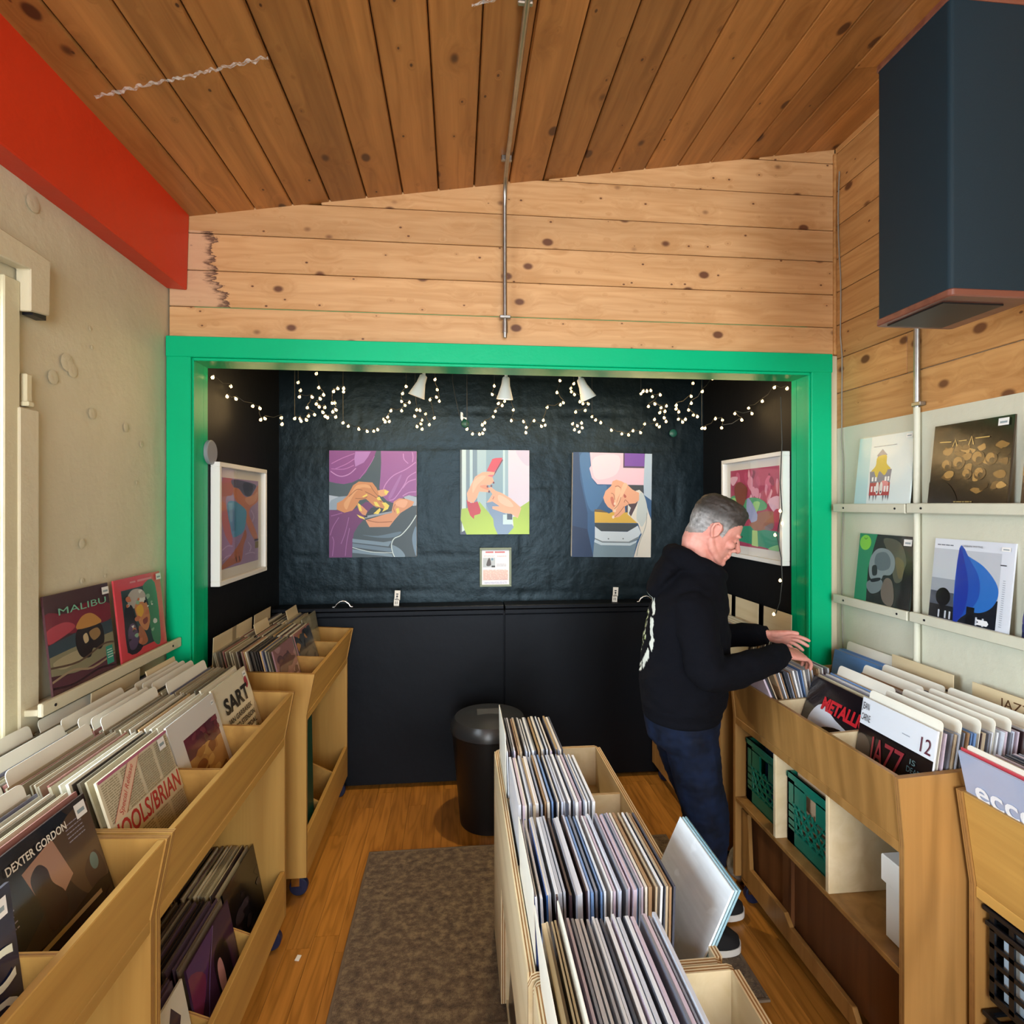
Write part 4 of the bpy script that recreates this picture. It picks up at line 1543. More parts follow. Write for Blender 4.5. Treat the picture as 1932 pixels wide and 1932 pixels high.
# everything too small to tell apart: rows in the alcove bins and on the lower shelves
ST_V, ST_F, ST_C = [], [], []


def stuff_row(side, x0, x1, yc, z, a, n, pal, w, seed, jit=0.006, t=0.0045, h=None):
    r = random.Random(seed)
    U, N = {'L': (Vector((0, 1, 0)), Vector((1, 0, 0))), 'R': (Vector((0, -1, 0)), Vector((-1, 0, 0)))}[side]
    for k in range(n):
        x = x0 + (x1 - x0) * (k + 0.5) / n
        yy = yc + r.uniform(-jit, jit)
        m = frame_matrix((x, yy - w / 2 if side == 'L' else yy + w / 2, z + r.uniform(0, .004)), U, lean(U, N, a + r.uniform(-.02, .02)))
        b = len(ST_V)
        hh = h or w
        for p in ((0, 0, -t), (w, 0, -t), (w, hh, -t), (0, hh, -t), (0, 0, 0), (w, 0, 0), (w, hh, 0), (0, hh, 0)):
            ST_V.append(tuple(m @ Vector(p)))
        for f in ((0, 3, 2, 1), (4, 5, 6, 7), (0, 1, 5, 4), (1, 2, 6, 5), (2, 3, 7, 6), (3, 0, 4, 7)):
            ST_F.append([b + i for i in f])
        ST_C.append(hexc(r.choice(pal)))


A14 = math.radians(14)
stuff_row('L', -1.00, -0.755, mid(yC[0]), ZL, A14, 26, PAL_WARM + PAL_DARK[:3], wC, 41)
stuff_row('L', -1.00, -0.735, mid(yC[1]), ZL, A14, 28, PAL_WARM, wC, 42)
stuff_row('L', -1.00, -0.81, mid(yC[2]), ZL, A14, 22, PAL_WARM, wC, 43)
for k in range(3):
    stuff_row('R', 1.53, 1.33, mid(yD[k]), ZL, A14, 18, PAL_WARM, wC, 44 + k)
# lower shelf of the middle bin: dark covers
A10 = math.radians(11)
stuff_row('L', -1.13, -0.735, mid(yB[0]), 0.121, A10, 36, PAL_DARK, 0.29, 51)
stuff_row('L', -1.13, -0.735, mid(yB[1]), 0.121, A10, 36, PAL_DARK, 0.29, 52)
stuff_row('L', -1.13, -0.765, mid(yB[2]), 0.121, A10, 34, PAL_DARK + PAL_WARM[:4], 0.285, 53)
stuff_row('L', -1.13, -0.75, mid(yA[2]), 0.121, A10, 24, PAL_DARK, 0.29, 54)
stuff_row('L', -0.87, -0.715, mid(yC[0]), 0.121, math.radians(22), 5, ['#B08A6A', '#C2A890', '#6E5A50'], 0.25, 55)
me = bpy.data.meshes.new('packed_records')
me.from_pydata(ST_V, [], ST_F)
at = me.color_attributes.new('Col', 'FLOAT_COLOR', 'CORNER')
for i in range(len(at.data)):
    at.data[i].color = ST_C[i // 24]
me.materials.append(M['print_gloss'])
o = link(bpy.data.objects.new('packed_records', me))
tag(o, 'tightly packed records in the alcove bins and on the dim lower shelves', 'records', kind='stuff')


def art_violet(o):
    a = Art((0, 0, 100, 100), .29, .29)
    a.rect('#3A2038', 0, 0, 100, 100).poly('#4A2A5A', [(0, 0), (60, 0), (20, 50), (0, 60)]).poly('#6A2A48', [(0, 10), (30, 30), (10, 60), (0, 60)], True)
    a.poly('#1A1216', [(50, 30), (66, 22), (80, 34), (82, 70), (70, 92), (54, 84), (48, 56)], True).poly('#B4807A', [(54, 40), (62, 38), (66, 54), (64, 74), (56, 76), (52, 58)], True)
    a.stroke('#6E5A8A', [(10, 100), (30, 50), (60, 0)], 1.5)
    a.build(o, mat='print_gloss')


def art_black(o):
    a = Art((0, 0, 100, 100), .29, .29)
    a.rect('#121114', 0, 0, 100, 100).mottle(['#1C1A1E', '#2A2428', '#3A3036'], 14, 4, 10, 61)
    a.build(o, mat='print_gloss')


def art_diamonds(o):
    a = Art((0, 0, 100, 100), .29, .29)
    a.rect('#D6D2C4', 0, 0, 100, 100)
    for cx, cy in ((76, 26), (66, 72), (30, 40)):
        a.poly('#3A2E3A', [(cx, cy - 18), (cx + 12, cy), (cx, cy + 18), (cx - 12, cy)])
    a.build(o, mat='print_gloss')


cover('dark violet portrait record on the lower shelf of the middle left bin', 'L', -0.722, mid(yB[1]) - .145, 0.121, A10, art_violet, '#3A2038', w=.29, h=.29)
cover('black record on the lower shelf of the middle left bin, farther than the violet one', 'L', -0.750, mid(yB[2]) - .1425, 0.121, A10, art_black, '#121114', w=.285, h=.285)
cover('white record with dark diamonds on the lower shelf near the bottom frame edge', 'L', -0.722, mid(yB[0]) - .145, 0.121, A10, art_diamonds, '#D6D2C4', w=.29, h=.29)
# green board leaning inside the lower shelf of the alcove bin
o = MB().box(0, 0, 0, 0.006, 0.17, 0.66).build('green_board', plain('dark_green_board', '#0F3A2A', 0.5), bevel=0.001)
o.matrix_local = Matrix.Translation((-0.705, 2.640, 0.122)) @ Matrix.Rotation(math.radians(-1), 4, 'Y')
tag(o, 'dark green board standing on the lower shelf of the left alcove bin', 'board')

# ------------------------------------------------------------------ right bins
wR = 0.288
ZR = 0.811
A9 = math.radians(9)


def art_jazz(o):
    a = Art((0, 0, 100, 100), wR, wR)
    a.rect('#E4EAF2', 0, 0, 100, 30).rect('#100C10', 0, 30, 100, 100).poly('#4A3C34', [(0, 44), (20, 50), (14, 100), (0, 100)], True)
    a.poly('#E8ECF2', [(68, 60), (96, 60), (94, 68), (88, 71), (78, 70), (70, 66)], True).lines('#9AA0AA', 73, 62, 91, 67, 2, 1.5, 70)
    a.lines('#A8B0BC', 60, 17, 70, 19, 1, 1.0, 71)
    a.build(o, mat='print_gloss')
    lettering(o, 'JAZZ', 0.062, 0.100, 0.118, '#8E2A32', w=0.135, bold=0.001, z=0.0034)
    lettering(o, 'JEAN', 0.006, 0.252, 0.032, '#23262E', w=0.030, z=0.0034)
    lettering(o, 'CARNE', 0.006, 0.216, 0.032, '#23262E', w=0.038, z=0.0034)
    lettering(o, '12', 0.232, 0.212, 0.062, '#5A2438', w=0.036, z=0.0034)
    lettering(o, 'IS', 0.212, 0.162, 0.022, '#5E7A7C', w=0.02, z=0.0034)
    lettering(o, 'DEAD', 0.205, 0.138, 0.024, '#4E6A6C', w=0.05, z=0.0034)
    film_over(o, wR, wR)


def art_red(o):
    a = Art((0, 0, 100, 100), wR, wR)
    a.rect('#1A1418', 0, 0, 100, 100)
    a.poly('#D8DDE6', [(14, 52), (30, 30), (60, 40), (100, 52), (100, 78), (70, 74), (40, 86), (20, 74)], True)
    a.poly('#1A1418', [(40, 58), (70, 48), (96, 54), (80, 66), (86, 90), (70, 96), (62, 70)], True)
    a.poly('#B02A30', [(0, 80), (22, 70), (40, 78), (48, 96), (30, 100), (0, 100)], True).rect('#E6C8CC', 4, 66, 22, 72)
    a.build(o, mat='print_gloss')
    lettering(o, 'METALLICA', 0.090, 0.188, 0.062, '#C41F2A', w=0.26, bold=0.003, z=0.0034, shear=0.1)
    film_over(o, wR, wR)


gR = 'records in the wide right bin'
fill('R', gR, 'record from the wall behind the red lettered jazz record', 1.690, 1.325, mid(yR[0]), ZR, A9, 28, PAL_COOL, w=wR, seed=61, jit=0.005)
fill('R', 'records in the centre of the wide right bin', 'record from the wall in the centre of the right bin', 1.650, 1.305, mid(yR[1]), ZR, math.radians(18), 25, PAL_COOL + PAL_WARM[:4], w=wR, seed=62, jit=0.005)
fill('R', 'records flipped forward in the far right compartment', 'record from the wall tipped forward under the hands of the man', 1.480, 1.292, mid(yR[2]), ZR, lambda q: math.radians(-4 - 19 * q), 22, PAL_COOL + ['#2A2C34', '#3C424C'], w=wR, seed=63, jit=0.005, a_jit=0.03)
fill('R', 'records at the back of the far right compartment', 'record from the wall behind the hands of the man', 1.690, 1.635, mid(yR[2]), ZR, A9, 5, ['#5E8FCB', '#3F6FB4', '#6AA6C4', '#C9CFDA', '#8C93A4'], w=wR, seed=64)
cover('white and black record with red jazz lettering in the right bin', 'R', 1.302, mid(yR[0]) + wR / 2, ZR + .012, math.radians(9), art_jazz, '#E4EAF2', w=wR, h=wR)
cover('black record with red and white lettering leaning in the right bin', 'R', 1.288, mid(yR[1]) + wR / 2, ZR, math.radians(19), art_red, '#1A1418', w=wR, h=wR)
for yc, xs, where in ((mid(yR[0]), (1.318, 1.375, 1.435, 1.48, 1.53, 1.60), 'near'), (mid(yR[1]), (1.385, 1.49, 1.57), 'centre'), (mid(yR[2]), (1.70,), 'far')):
    for q, x in enumerate(xs):
        card('R', 'white divider cards in the right bin', '%s tall white divider card from the aisle in the %s compartment of the right bin' % (ORD[q], where), x, yc, ZR, math.radians(18 if where == 'centre' else 9), w=0.28, h=0.325)
for k, (yc, lab) in enumerate(((mid(yR[1]) + .04, 'long wooden tag board against the pale wall in the centre of the right bin'), (mid(yR[0]), 'wooden tag board with burnt lettering against the pale wall'))):
    o = MB().box(-0.003, -0.14, 0, 0, 0.14, 0.335).build('tag_board', M['ply_pale'], bevel=0.001)
    o.matrix_local = Matrix.Translation((1.735, yc, ZR)) @ Matrix.Rotation(math.radians(1), 4, 'Y')
    tag(o, lab, 'tag board', 'tag boards in the right bin')
    if k == 1:
        q = lettering(o, 'JAZZ', 0, 0, 0.045, '#5A3A20', w=0.10, z=0)
        q.matrix_local = frame_matrix((-0.0036, 0.04, 0.285), (0, -1, 0), (0, 0, 1))
for k in range(3):
    o = MB().box(-0.003, -0.125, 0, 0, 0.125, 0.385).build('tag_board', M['ply_pale'], bevel=0.001)
    o.matrix_local = Matrix.Translation((1.618, mid(yD[k]), ZL)) @ Matrix.Rotation(math.radians(1), 4, 'Y')
    tag(o, ('wooden tag board in the right alcove bin closest to the green post', 'middle wooden tag board in the right alcove bin', 'wooden tag board in the right alcove bin farthest from the green post')[k], 'tag board', 'tag boards in the right alcove bin')


# near right bin
def art_marker(o):
    a = Art((0, 0, 100, 100), LP, LP)
    a.rect('#A9B6D2', 0, 0, 100, 100).poly('#22252E', [(44, 52), (62, 42), (88, 46), (100, 60), (100, 100), (50, 100)], True).stroke('#8C9AB8', [(6, 66), (30, 70), (56, 78)], 1)
    a.build(o, mat='print_gloss')
    lettering(o, 'eccen', 0.030, 0.180, 0.085, '#EEF2F8', w=0.20, bold=0.0015, z=0.003)
    film_over(o)


fill('R', 'records in the nearest right bin', 'record from the wall in the nearest right bin', 1.66, 1.465, mid(yN[2]), 0.76, math.radians(-6), 14, PAL_COOL, seed=66)
cover('pale blue record with white handwriting in the nearest right bin', 'R', 1.425, mid(yN[2]) + LP / 2, 0.785, math.radians(-13), art_marker, '#A9B6D2')
r_ = sleeve_obj('record', (1.433, mid(yN[2]) + LP / 2, 0.793), (0, -1, 0), lean((0, -1, 0), (-1, 0, 0), math.radians(-13)), '#C4404A')
tag(r_, 'red edged record behind the handwritten pale blue record', 'record')
card('R', 'white divider cards in the nearest right bin', 'white divider card behind the red edged record in the nearest right bin', 1.441, mid(yN[2]) - .005, 0.785, math.radians(-13), w=0.28, h=0.325)


# ------------------------------------------------------------------ crates and boxes on the lower shelves
def milk_crate(name, label, cx, cy, z, w, d, h, mat, group=None, face=-1):
    """open lattice crate; the side towards the aisle has ribs, a hand hole and diagonal bars"""
    root = empty(name, (cx, cy, z))
    tag(root, label, 'crate', group)
    t = 0.008
    mb = MB()
    mb.box(-w / 2, -d / 2, 0, w / 2, d / 2, t)
    mb.build('crate_floor', M[mat], root, bevel=0.002)
    for nm, x0, y0_, x1, y1_ in (('rim', -w / 2 - .004, -d / 2 - .004, w / 2 + .004, -d / 2 + .012), ('rim', -w / 2 - .004, d / 2 - .012, w / 2 + .004, d / 2 + .004),
                                 ('rim', -w / 2 - .004, -d / 2, -w / 2 + .012, d / 2), ('rim', w / 2 - .012, -d / 2, w / 2 + .004, d / 2)):
        MB().box(x0, y0_, h - 0.022, x1, y1_, h).build(nm, M[mat], root, bevel=0.003)
    # solid back and sides
    MB().box(w / 2 - t if face < 0 else -w / 2, -d / 2, 0, w / 2 if face < 0 else -w / 2 + t, d / 2, h - .02).build('side', M[mat], root)
    for yy in (-d / 2, d / 2 - t):
        MB().box(-w / 2, yy, 0, w / 2, yy + t, h - .02).build('side', M[mat], root)
    # front with windows: frame boards and lattice
    xf0, xf1 = (-w / 2, -w / 2 + t) if face < 0 else (w / 2 - t, w / 2)
    a, b = -d / 2, d / 2
    for nm, y0_, y1_, z0, z1 in (('front_board', a, b, 0, h * .20), ('front_board', a, a + d * .16, 0, h), ('front_board', b - d * .16, b, 0, h), ('front_board', a, b, h * .86, h),
                                 ('front_board', a + d * .14, b - d * .62, h * .60, h * .88), ('front_board', b - d * .38, b - d * .14, h * .60, h * .88)):
        MB().box(xf0, y0_, z0, xf1, y1_, z1).build(nm, M[mat], root)
    for k in range(5):
        for sgn in (1, -1):
            c = a + d * (.2 + .15 * k)
            p0 = Vector(((xf0 + xf1) / 2, c, h * .19))
            p1 = Vector(((xf0 + xf1) / 2, c + sgn * d * .28, h * .62))
            p1.y = min(max(p1.y, a + d * .12), b - d * .12)
            MB().tube([p0, p1], 0.0045, 6).build('lattice_bar', M[mat], root)
    for k in range(4):
        zz = h * (.24 + .1 * k)
        MB().box(xf0, a, zz, xf1, b, zz + 0.006).build('lattice_bar', M[mat], root)
    return root


M['crate_green'] = plain('green_crate_plastic', '#0E6A58', 0.35)
M['crate_black'] = plain('black_crate_plastic', '#0B0D12', 0.35)
milk_crate('milk_crate', 'green plastic milk crate in the far cubby of the right bin', 1.425, 2.205, 0.453, 0.31, 0.275, 0.265, 'crate_green', 'green milk crates')
milk_crate('milk_crate', 'green plastic milk crate in the middle cubby with papers inside', 1.425, 1.90, 0.453, 0.31, 0.275, 0.265, 'crate_green', 'green milk crates')
o = MB().box(1.33, 2.10, 0.464, 1.50, 2.30, 0.735).build('blue_box', plain('blue_box_card', '#3F66B8', 0.5), bevel=0.003)
tag(o, 'blue box standing inside the far green milk crate', 'box')
o = MB().box(1.30, 1.79, 0.464, 1.312, 2.02, 0.752).build('cardboard_sheet', plain('tan_cardboard', '#B79A7C', 0.8), bevel=0.001)
tag(o, 'tan cardboard sheet standing in the middle green milk crate', 'cardboard')
# white lidded box in the near cubby
bxr = empty('lidded_box', (1.335, 1.50, 0.453))
tag(bxr, 'white cardboard box with a deep lid in the near cubby of the right bin', 'box')
MB().box(-0.055, -0.055, 0, 0.15, 0.055, 0.20).build('box_body', M['white_plastic'], bxr, bevel=0.003)
MB().box(-0.066, -0.06, 0.165, 0.16, 0.062, 0.245).build('lid', M['white_plastic'], bxr, bevel=0.004)
# black ventilated crates under the nearest right bin
for k, zz in enumerate((0.118, 0.405)):
    root = empty('produce_crate', (1.585, 1.235, zz))
    tag(root, ('lower black plastic crate under the nearest right bin', 'upper black plastic crate with slotted sides under the nearest right bin')[k], 'crate', 'stacked black crates')
    W, Dp, Hh = 0.30, 0.28, 0.255
    MB().box(-W / 2, -Dp / 2, 0, W / 2, Dp / 2, 0.012).build('crate_floor', M['crate_black'], root, bevel=0.002)
    for zz2, ex in ((Hh - .016, .012), (Hh - .055, .008)):
        for x0, y0_, x1, y1_ in ((-W / 2 - ex, -Dp / 2 - ex, W / 2 + ex, -Dp / 2 + .006), (-W / 2 - ex, Dp / 2 - .006, W / 2 + ex, Dp / 2 + ex), (-W / 2 - ex, -Dp / 2, -W / 2 + .006, Dp / 2), (W / 2 - .006, -Dp / 2, W / 2 + ex, Dp / 2)):
            MB().box(x0, y0_, zz2, x1, y1_, zz2 + .014).build('rim', M['crate_black'], root, bevel=0.003)
    for q in range(5):
        z0 = 0.012 + q * 0.045
        for x0, y0_, x1, y1_ in ((-W / 2, -Dp / 2, W / 2, -Dp / 2 + .006), (-W / 2, Dp / 2 - .006, W / 2, Dp / 2), (-W / 2, -Dp / 2, -W / 2 + .006, Dp / 2)):
            MB().box(x0, y0_, z0, x1, y1_, z0 + .012).build('rail', M['crate_black'], root)
    for q in range(6):
        yy = -Dp / 2 + q * (Dp - .014) / 5
        MB().box(-W / 2, yy, 0.01, -W / 2 + .006, yy + .014, Hh).build('post', M['crate_black'], root)
    for q in (-1, 1):
        MB().box(-W / 2 + .02, q * Dp / 2 - .003, 0.01, W / 2 - .02, q * Dp / 2 + .003, Hh - .05).build('side', M['crate_black'], root)
    # papers inside
    o = MB().box(1.455, 1.115, zz + .013, 1.70, 1.355, zz + .19).build('paper_stack', plain('blueish_paper_%d' % k, '#BFD8EC', 0.6), bevel=0.002)
    tag(o, ('pale paper stack inside the lower black crate', 'pale paper stack inside the upper black crate')[k], 'paper')

# ------------------------------------------------------------------ centre record rack
def rack(label, x0, x1, y0, y1, zt, zf, parts, zb=0.02, low=True, group=None):
    root = empty('plywood_rack', (x0, y0, 0))
    tag(root, label, 'record bin', group)
    W, L, T = x1 - x0, y1 - y0, 0.018
    P2 = [M['ply_pale'], M['ply_edge']]

    def rz(n, pr, ax, a, b):
        return MB().prism(pr, ax, a, b, layers=5, medge=1).build(n, P2, root)
    # long sides
    rz('side_panel', [(T, .42 if low else zb), (L - T, .42 if low else zb), (L - T, zt), (T, zt)], 'x', 0, T)
    rz('side_panel', [(T, zb), (L - T, zb), (L - T, zt), (T, zt)], 'x', W - T, W)
    for a in (0, L - T):
        pr = [(0, zb), (W, zb), (W, zt - .02), (W - .008, zt - .005), (W - .02, zt), (.02, zt), (.008, zt - .005), (0, zt - .02)]
        rz('end_panel', pr, 'y', a, a + T)
    MB().box(T, T, zf - .012, W - T, L - T, zf).build('bin_floor', M['ply_pale'], root)
    for yy in parts:
        rz('partition', [(T, zf), (W - T, zf), (W - T, zt - .012), (T, zt - .012)], 'y', yy - y0 - .006, yy - y0 + .006)
        rz('lower_partition', [(T, zb), (W - T, zb), (W - T, zf - .012), (T, zf - .012)], 'y', yy - y0 - .006, yy - y0 + .006)
    MB().box(T, T, zb, W - T, L - T, zb + .018).build('bottom_board', M['ply_pale'], root)
    if low:
        rz('lower_side', [(parts[-1] - y0, zb), (L - T, zb), (L - T, .42), (parts[-1] - y0, .42)], 'x', 0, T)
    return root


rack('long pale plywood record rack in the middle of the room', 0.150, 0.588, 1.172, 2.280, 0.74, 0.583, (1.555, 1.918))
rack('near pale plywood record rack in the middle, cut by the bottom frame edge', 0.158, 0.605, 0.600, 1.165, 0.745, 0.583, (0.80,))
gC = 'records in the far row of the centre rack'
fill('L', gC, 'record from the left in the far row of the centre rack', 0.180, 0.385, 2.075, 0.584, math.radians(2), 26, PAL_COOL + PAL_BROWN[:2], w=0.302, seed=81, jit=0.008, t=0.005)
fill('L', 'records in the middle row of the centre rack', 'record from the left in the middle row of the centre rack', 0.182, 0.400, 1.735, 0.584, math.radians(1), 27, PAL_COOL, w=0.302, seed=82, jit=0.008, t=0.005)
fill('L', 'records in the near row of the centre rack', 'record from the left in the near row of the centre rack', 0.190, 0.485, 1.362, 0.584, lambda q: math.radians(3 - 5 * q), 36, PAL_COOL, w=0.302, seed=83, jit=0.006, t=0.005)
fill('L', 'records in the near centre rack', 'record from the left in the near centre rack', 0.235, 0.395, 0.985, 0.584, lambda q: math.radians(4 - 8 * q), 20, PAL_BROWN[:1] + PAL_COOL[:5] + ['#777C8A', '#D0D6DF', '#C6B8C8', '#4A4E5C'], w=0.302, seed=84, jit=0.006, t=0.005)
fill('L', 'brown records in the near centre rack', 'record between the two white cards of the near centre rack', 0.196, 0.226, 0.985, 0.584, math.radians(4), 5, PAL_BROWN, w=0.302, seed=85, jit=0.006, t=0.005)
card('L', 'white cards in the centre racks', 'white card at the left end of the near centre rack', 0.188, 0.990, 0.584, math.radians(5), w=0.30, h=0.345)
card('L', 'white cards in the centre racks', 'white card standing between brown and grey records in the near centre rack', 0.231, 0.990, 0.584, math.radians(4), w=0.30, h=0.350)
card('L', 'white cards in the centre racks', 'thin white card at the left end of the far row of the centre rack', 0.174, 2.085, 0.584, math.radians(1), w=0.30, h=0.360)
card('L', 'white cards in the centre racks', 'thin white card at the left end of the near row of the centre rack', 0.178, 1.365, 0.584, math.radians(2), w=0.30, h=0.315)
for x, c in ((0.183, '#2A3A6A'), (0.196, '#5E8FD0'), (0.209, '#2F5FA8')):
    o = sleeve_obj('record', (x, 1.212, 0.584), (0, 1, 0), lean((0, 1, 0), (1, 0, 0), math.radians(2)), c, 0.302, 0.302, 0.004)
    tag(o, {'#2A3A6A': 'navy', '#5E8FD0': 'light blue', '#2F5FA8': 'mid blue'}[c] + ' spined record at the left end of the near row of the centre rack', 'record', 'blue spined records')
# white record leaning over the right side of the rack, with paler ones behind it
for x, c, lab in ((0.500, '#E6EDF2', 'white blank record leaning over the right edge of the centre rack'),
                  (0.508, '#A9CBD8', 'pale blue record behind the leaning white blank record'),
                  (0.516, '#7FA8B8', 'teal record behind the leaning white and pale blue records')):
    o = sleeve_obj('record', (x, 1.522, 0.590), (0, -1, 0), lean((0, -1, 0), (-1, 0, 0), math.radians(25)), c, 0.302, 0.302, 0.005)
    tag(o, lab, 'record')
    if x < 0.505:
        film_over(o, 0.302, 0.302, z=0.0006)
# records on the lower shelf of the rack, seen from the left
for k, (x, y, c) in enumerate(((0.160, 1.88, '#22201E'), (0.168, 1.885, '#55483A'), (0.176, 1.89, '#2C2A30'), (0.160, 1.50, '#3F6FA8'), (0.168, 1.51, '#8A6A50'))):
    o = sleeve_obj('record', (x + .012, y, 0.040), (0, -1, 0), lean((0, -1, 0), (-1, 0, 0), math.radians(3)), c, 0.30, 0.30, 0.004)
    tag(o, ('black record on the low shelf of the centre rack', 'brown record behind the black one on the low shelf', 'charcoal record third from the rug on the low shelf', 'blue record on the low shelf of the centre rack', 'tan record behind the blue one on the low shelf')[k], 'record', 'records on the low shelf of the centre rack')

# ------------------------------------------------------------------ black cabinet along the alcove back
CY = 3.475
cab = empty('black_cabinet', (0.27, CY, 0))
tag(cab, 'long low black cabinet with two wide flat doors along the alcove back wall', 'cabinet')
xl, xr = AL + 0.005 - 0.27, AR - 0.005 - 0.27
MB().box(xl, 0.015, 0.02, xr, AY - CY - 0.02, 1.075).build('body', M['black_cabinet'], cab)
for a, b in ((xl, 0.018), (0.026, xr)):
    MB().box(a, 0.0, 0.03, b, 0.016, 1.055).build('door', M['black_cabinet'], cab, bevel=0.002)
    MB().box(a, -0.010, 1.062, b, AY - CY - 0.02, 1.088).build('lid_rail', M['black_cabinet'], cab, bevel=0.002)
    MB().box(a, -0.016, 1.092, b, AY - CY - 0.02, 1.116).build('lid', M['black_cabinet'], cab, bevel=0.003)
for cx in (-0.695, 1.205):
    x = cx - 0.27
    pts = [(x - 0.060, 0, 1.119), (x - 0.045, 0, 1.121), (x - 0.036, 0, 1.138), (x - 0.018, 0, 1.152), (x, 0, 1.156), (x + 0.018, 0, 1.152), (x + 0.036, 0, 1.138), (x + 0.045, 0, 1.121), (x + 0.060, 0, 1.119)]
    MB().tube(pts, 0.0055, 10).build('arched_handle', M['chrome'], cab, smooth=True)

for cx, lab in ((-0.375, 'small white printed tag standing on the black cabinet below the purple painting'), (1.01, 'small white printed tag standing on the black cabinet behind the man')):
    tg = MB().box(-0.016, -0.002, 0.036, 0.018, 0.002, 0.094).box(-0.018, -0.002, 0.0, 0.014, 0.002, 0.040).build('paper_tag', M['white_plastic'])
    tg.location = (cx, CY + 0.03, 1.1165)
    tg.rotation_euler = (0, math.radians(3), 0)
    tag(tg, lab, 'tag', 'paper tags on the cabinet')
    a = Art((0, 0, 10, 26), 0.034, 0.09)
    a.rect('#20242A', 3, 5, 7, 7).disc('#20242A', 5, 10, 1.8).rect('#20242A', 2.5, 13, 7, 14).rect('#30343A', 2, 19, 3, 24).rect('#30343A', 5, 19, 6, 24)
    p = a.build(tg)
    p.matrix_local = frame_matrix((-0.017, -0.0024, 0.003), (1, 0, 0), (0, 0, 1))

# waste bin
wb_ = empty('waste_bin', (0.175, 3.08, 0))
tag(wb_, 'round black plastic waste bin with a swing lid in front of the black cabinet', 'bin')
MB().lathe([(0.150, 0.0), (0.160, 0.004), (0.205, 0.50), (0.212, 0.505), (0.212, 0.515), (0.200, 0.515), (0.155, 0.02), (0.02, 0.015)], 40).build('bin_body', M['black_plastic'], wb_, smooth=True)
MB().lathe([(0.214, 0.508), (0.214, 0.535), (0.190, 0.575), (0.120, 0.598), (0.02, 0.604)], 40).build('lid', plain('bin_lid_plastic', '#2A2C2E', 0.3), wb_, smooth=True)
MB().prism([(-0.16, 0.5625), (0.0, 0.6075), (0.16, 0.5625), (0.16, 0.570), (0.0, 0.6145), (-0.16, 0.570)], 'x', -0.07, 0.07).build('swing_flap', plain('bin_flap_plastic', '#3A3C3E', 0.3), wb_, bevel=0.002)

# ------------------------------------------------------------------ paintings
def canvas(name, label, x0, x1, z0, z1, draw, box, y=AY - 0.045, tilt=0.0):
    root = empty(name, (x0, y, z0))
    tag(root, label, 'painting', 'unframed paintings on the alcove wall')
    w, h = x1 - x0, z1 - z0
    root.rotation_euler = (0, tilt, 0)
    MB().box(0, 0.0, 0, w, 0.036, h).build('stretched_canvas', M['canvas'], root, bevel=0.003)
    a = Art(box, w, h, step=0.00008)
    draw(a)
    p = a.build(root, 'painted_picture')
    p.matrix_local = frame_matrix((0, 0, 0), (1, 0, 0), (0, 0, 1))
    return root


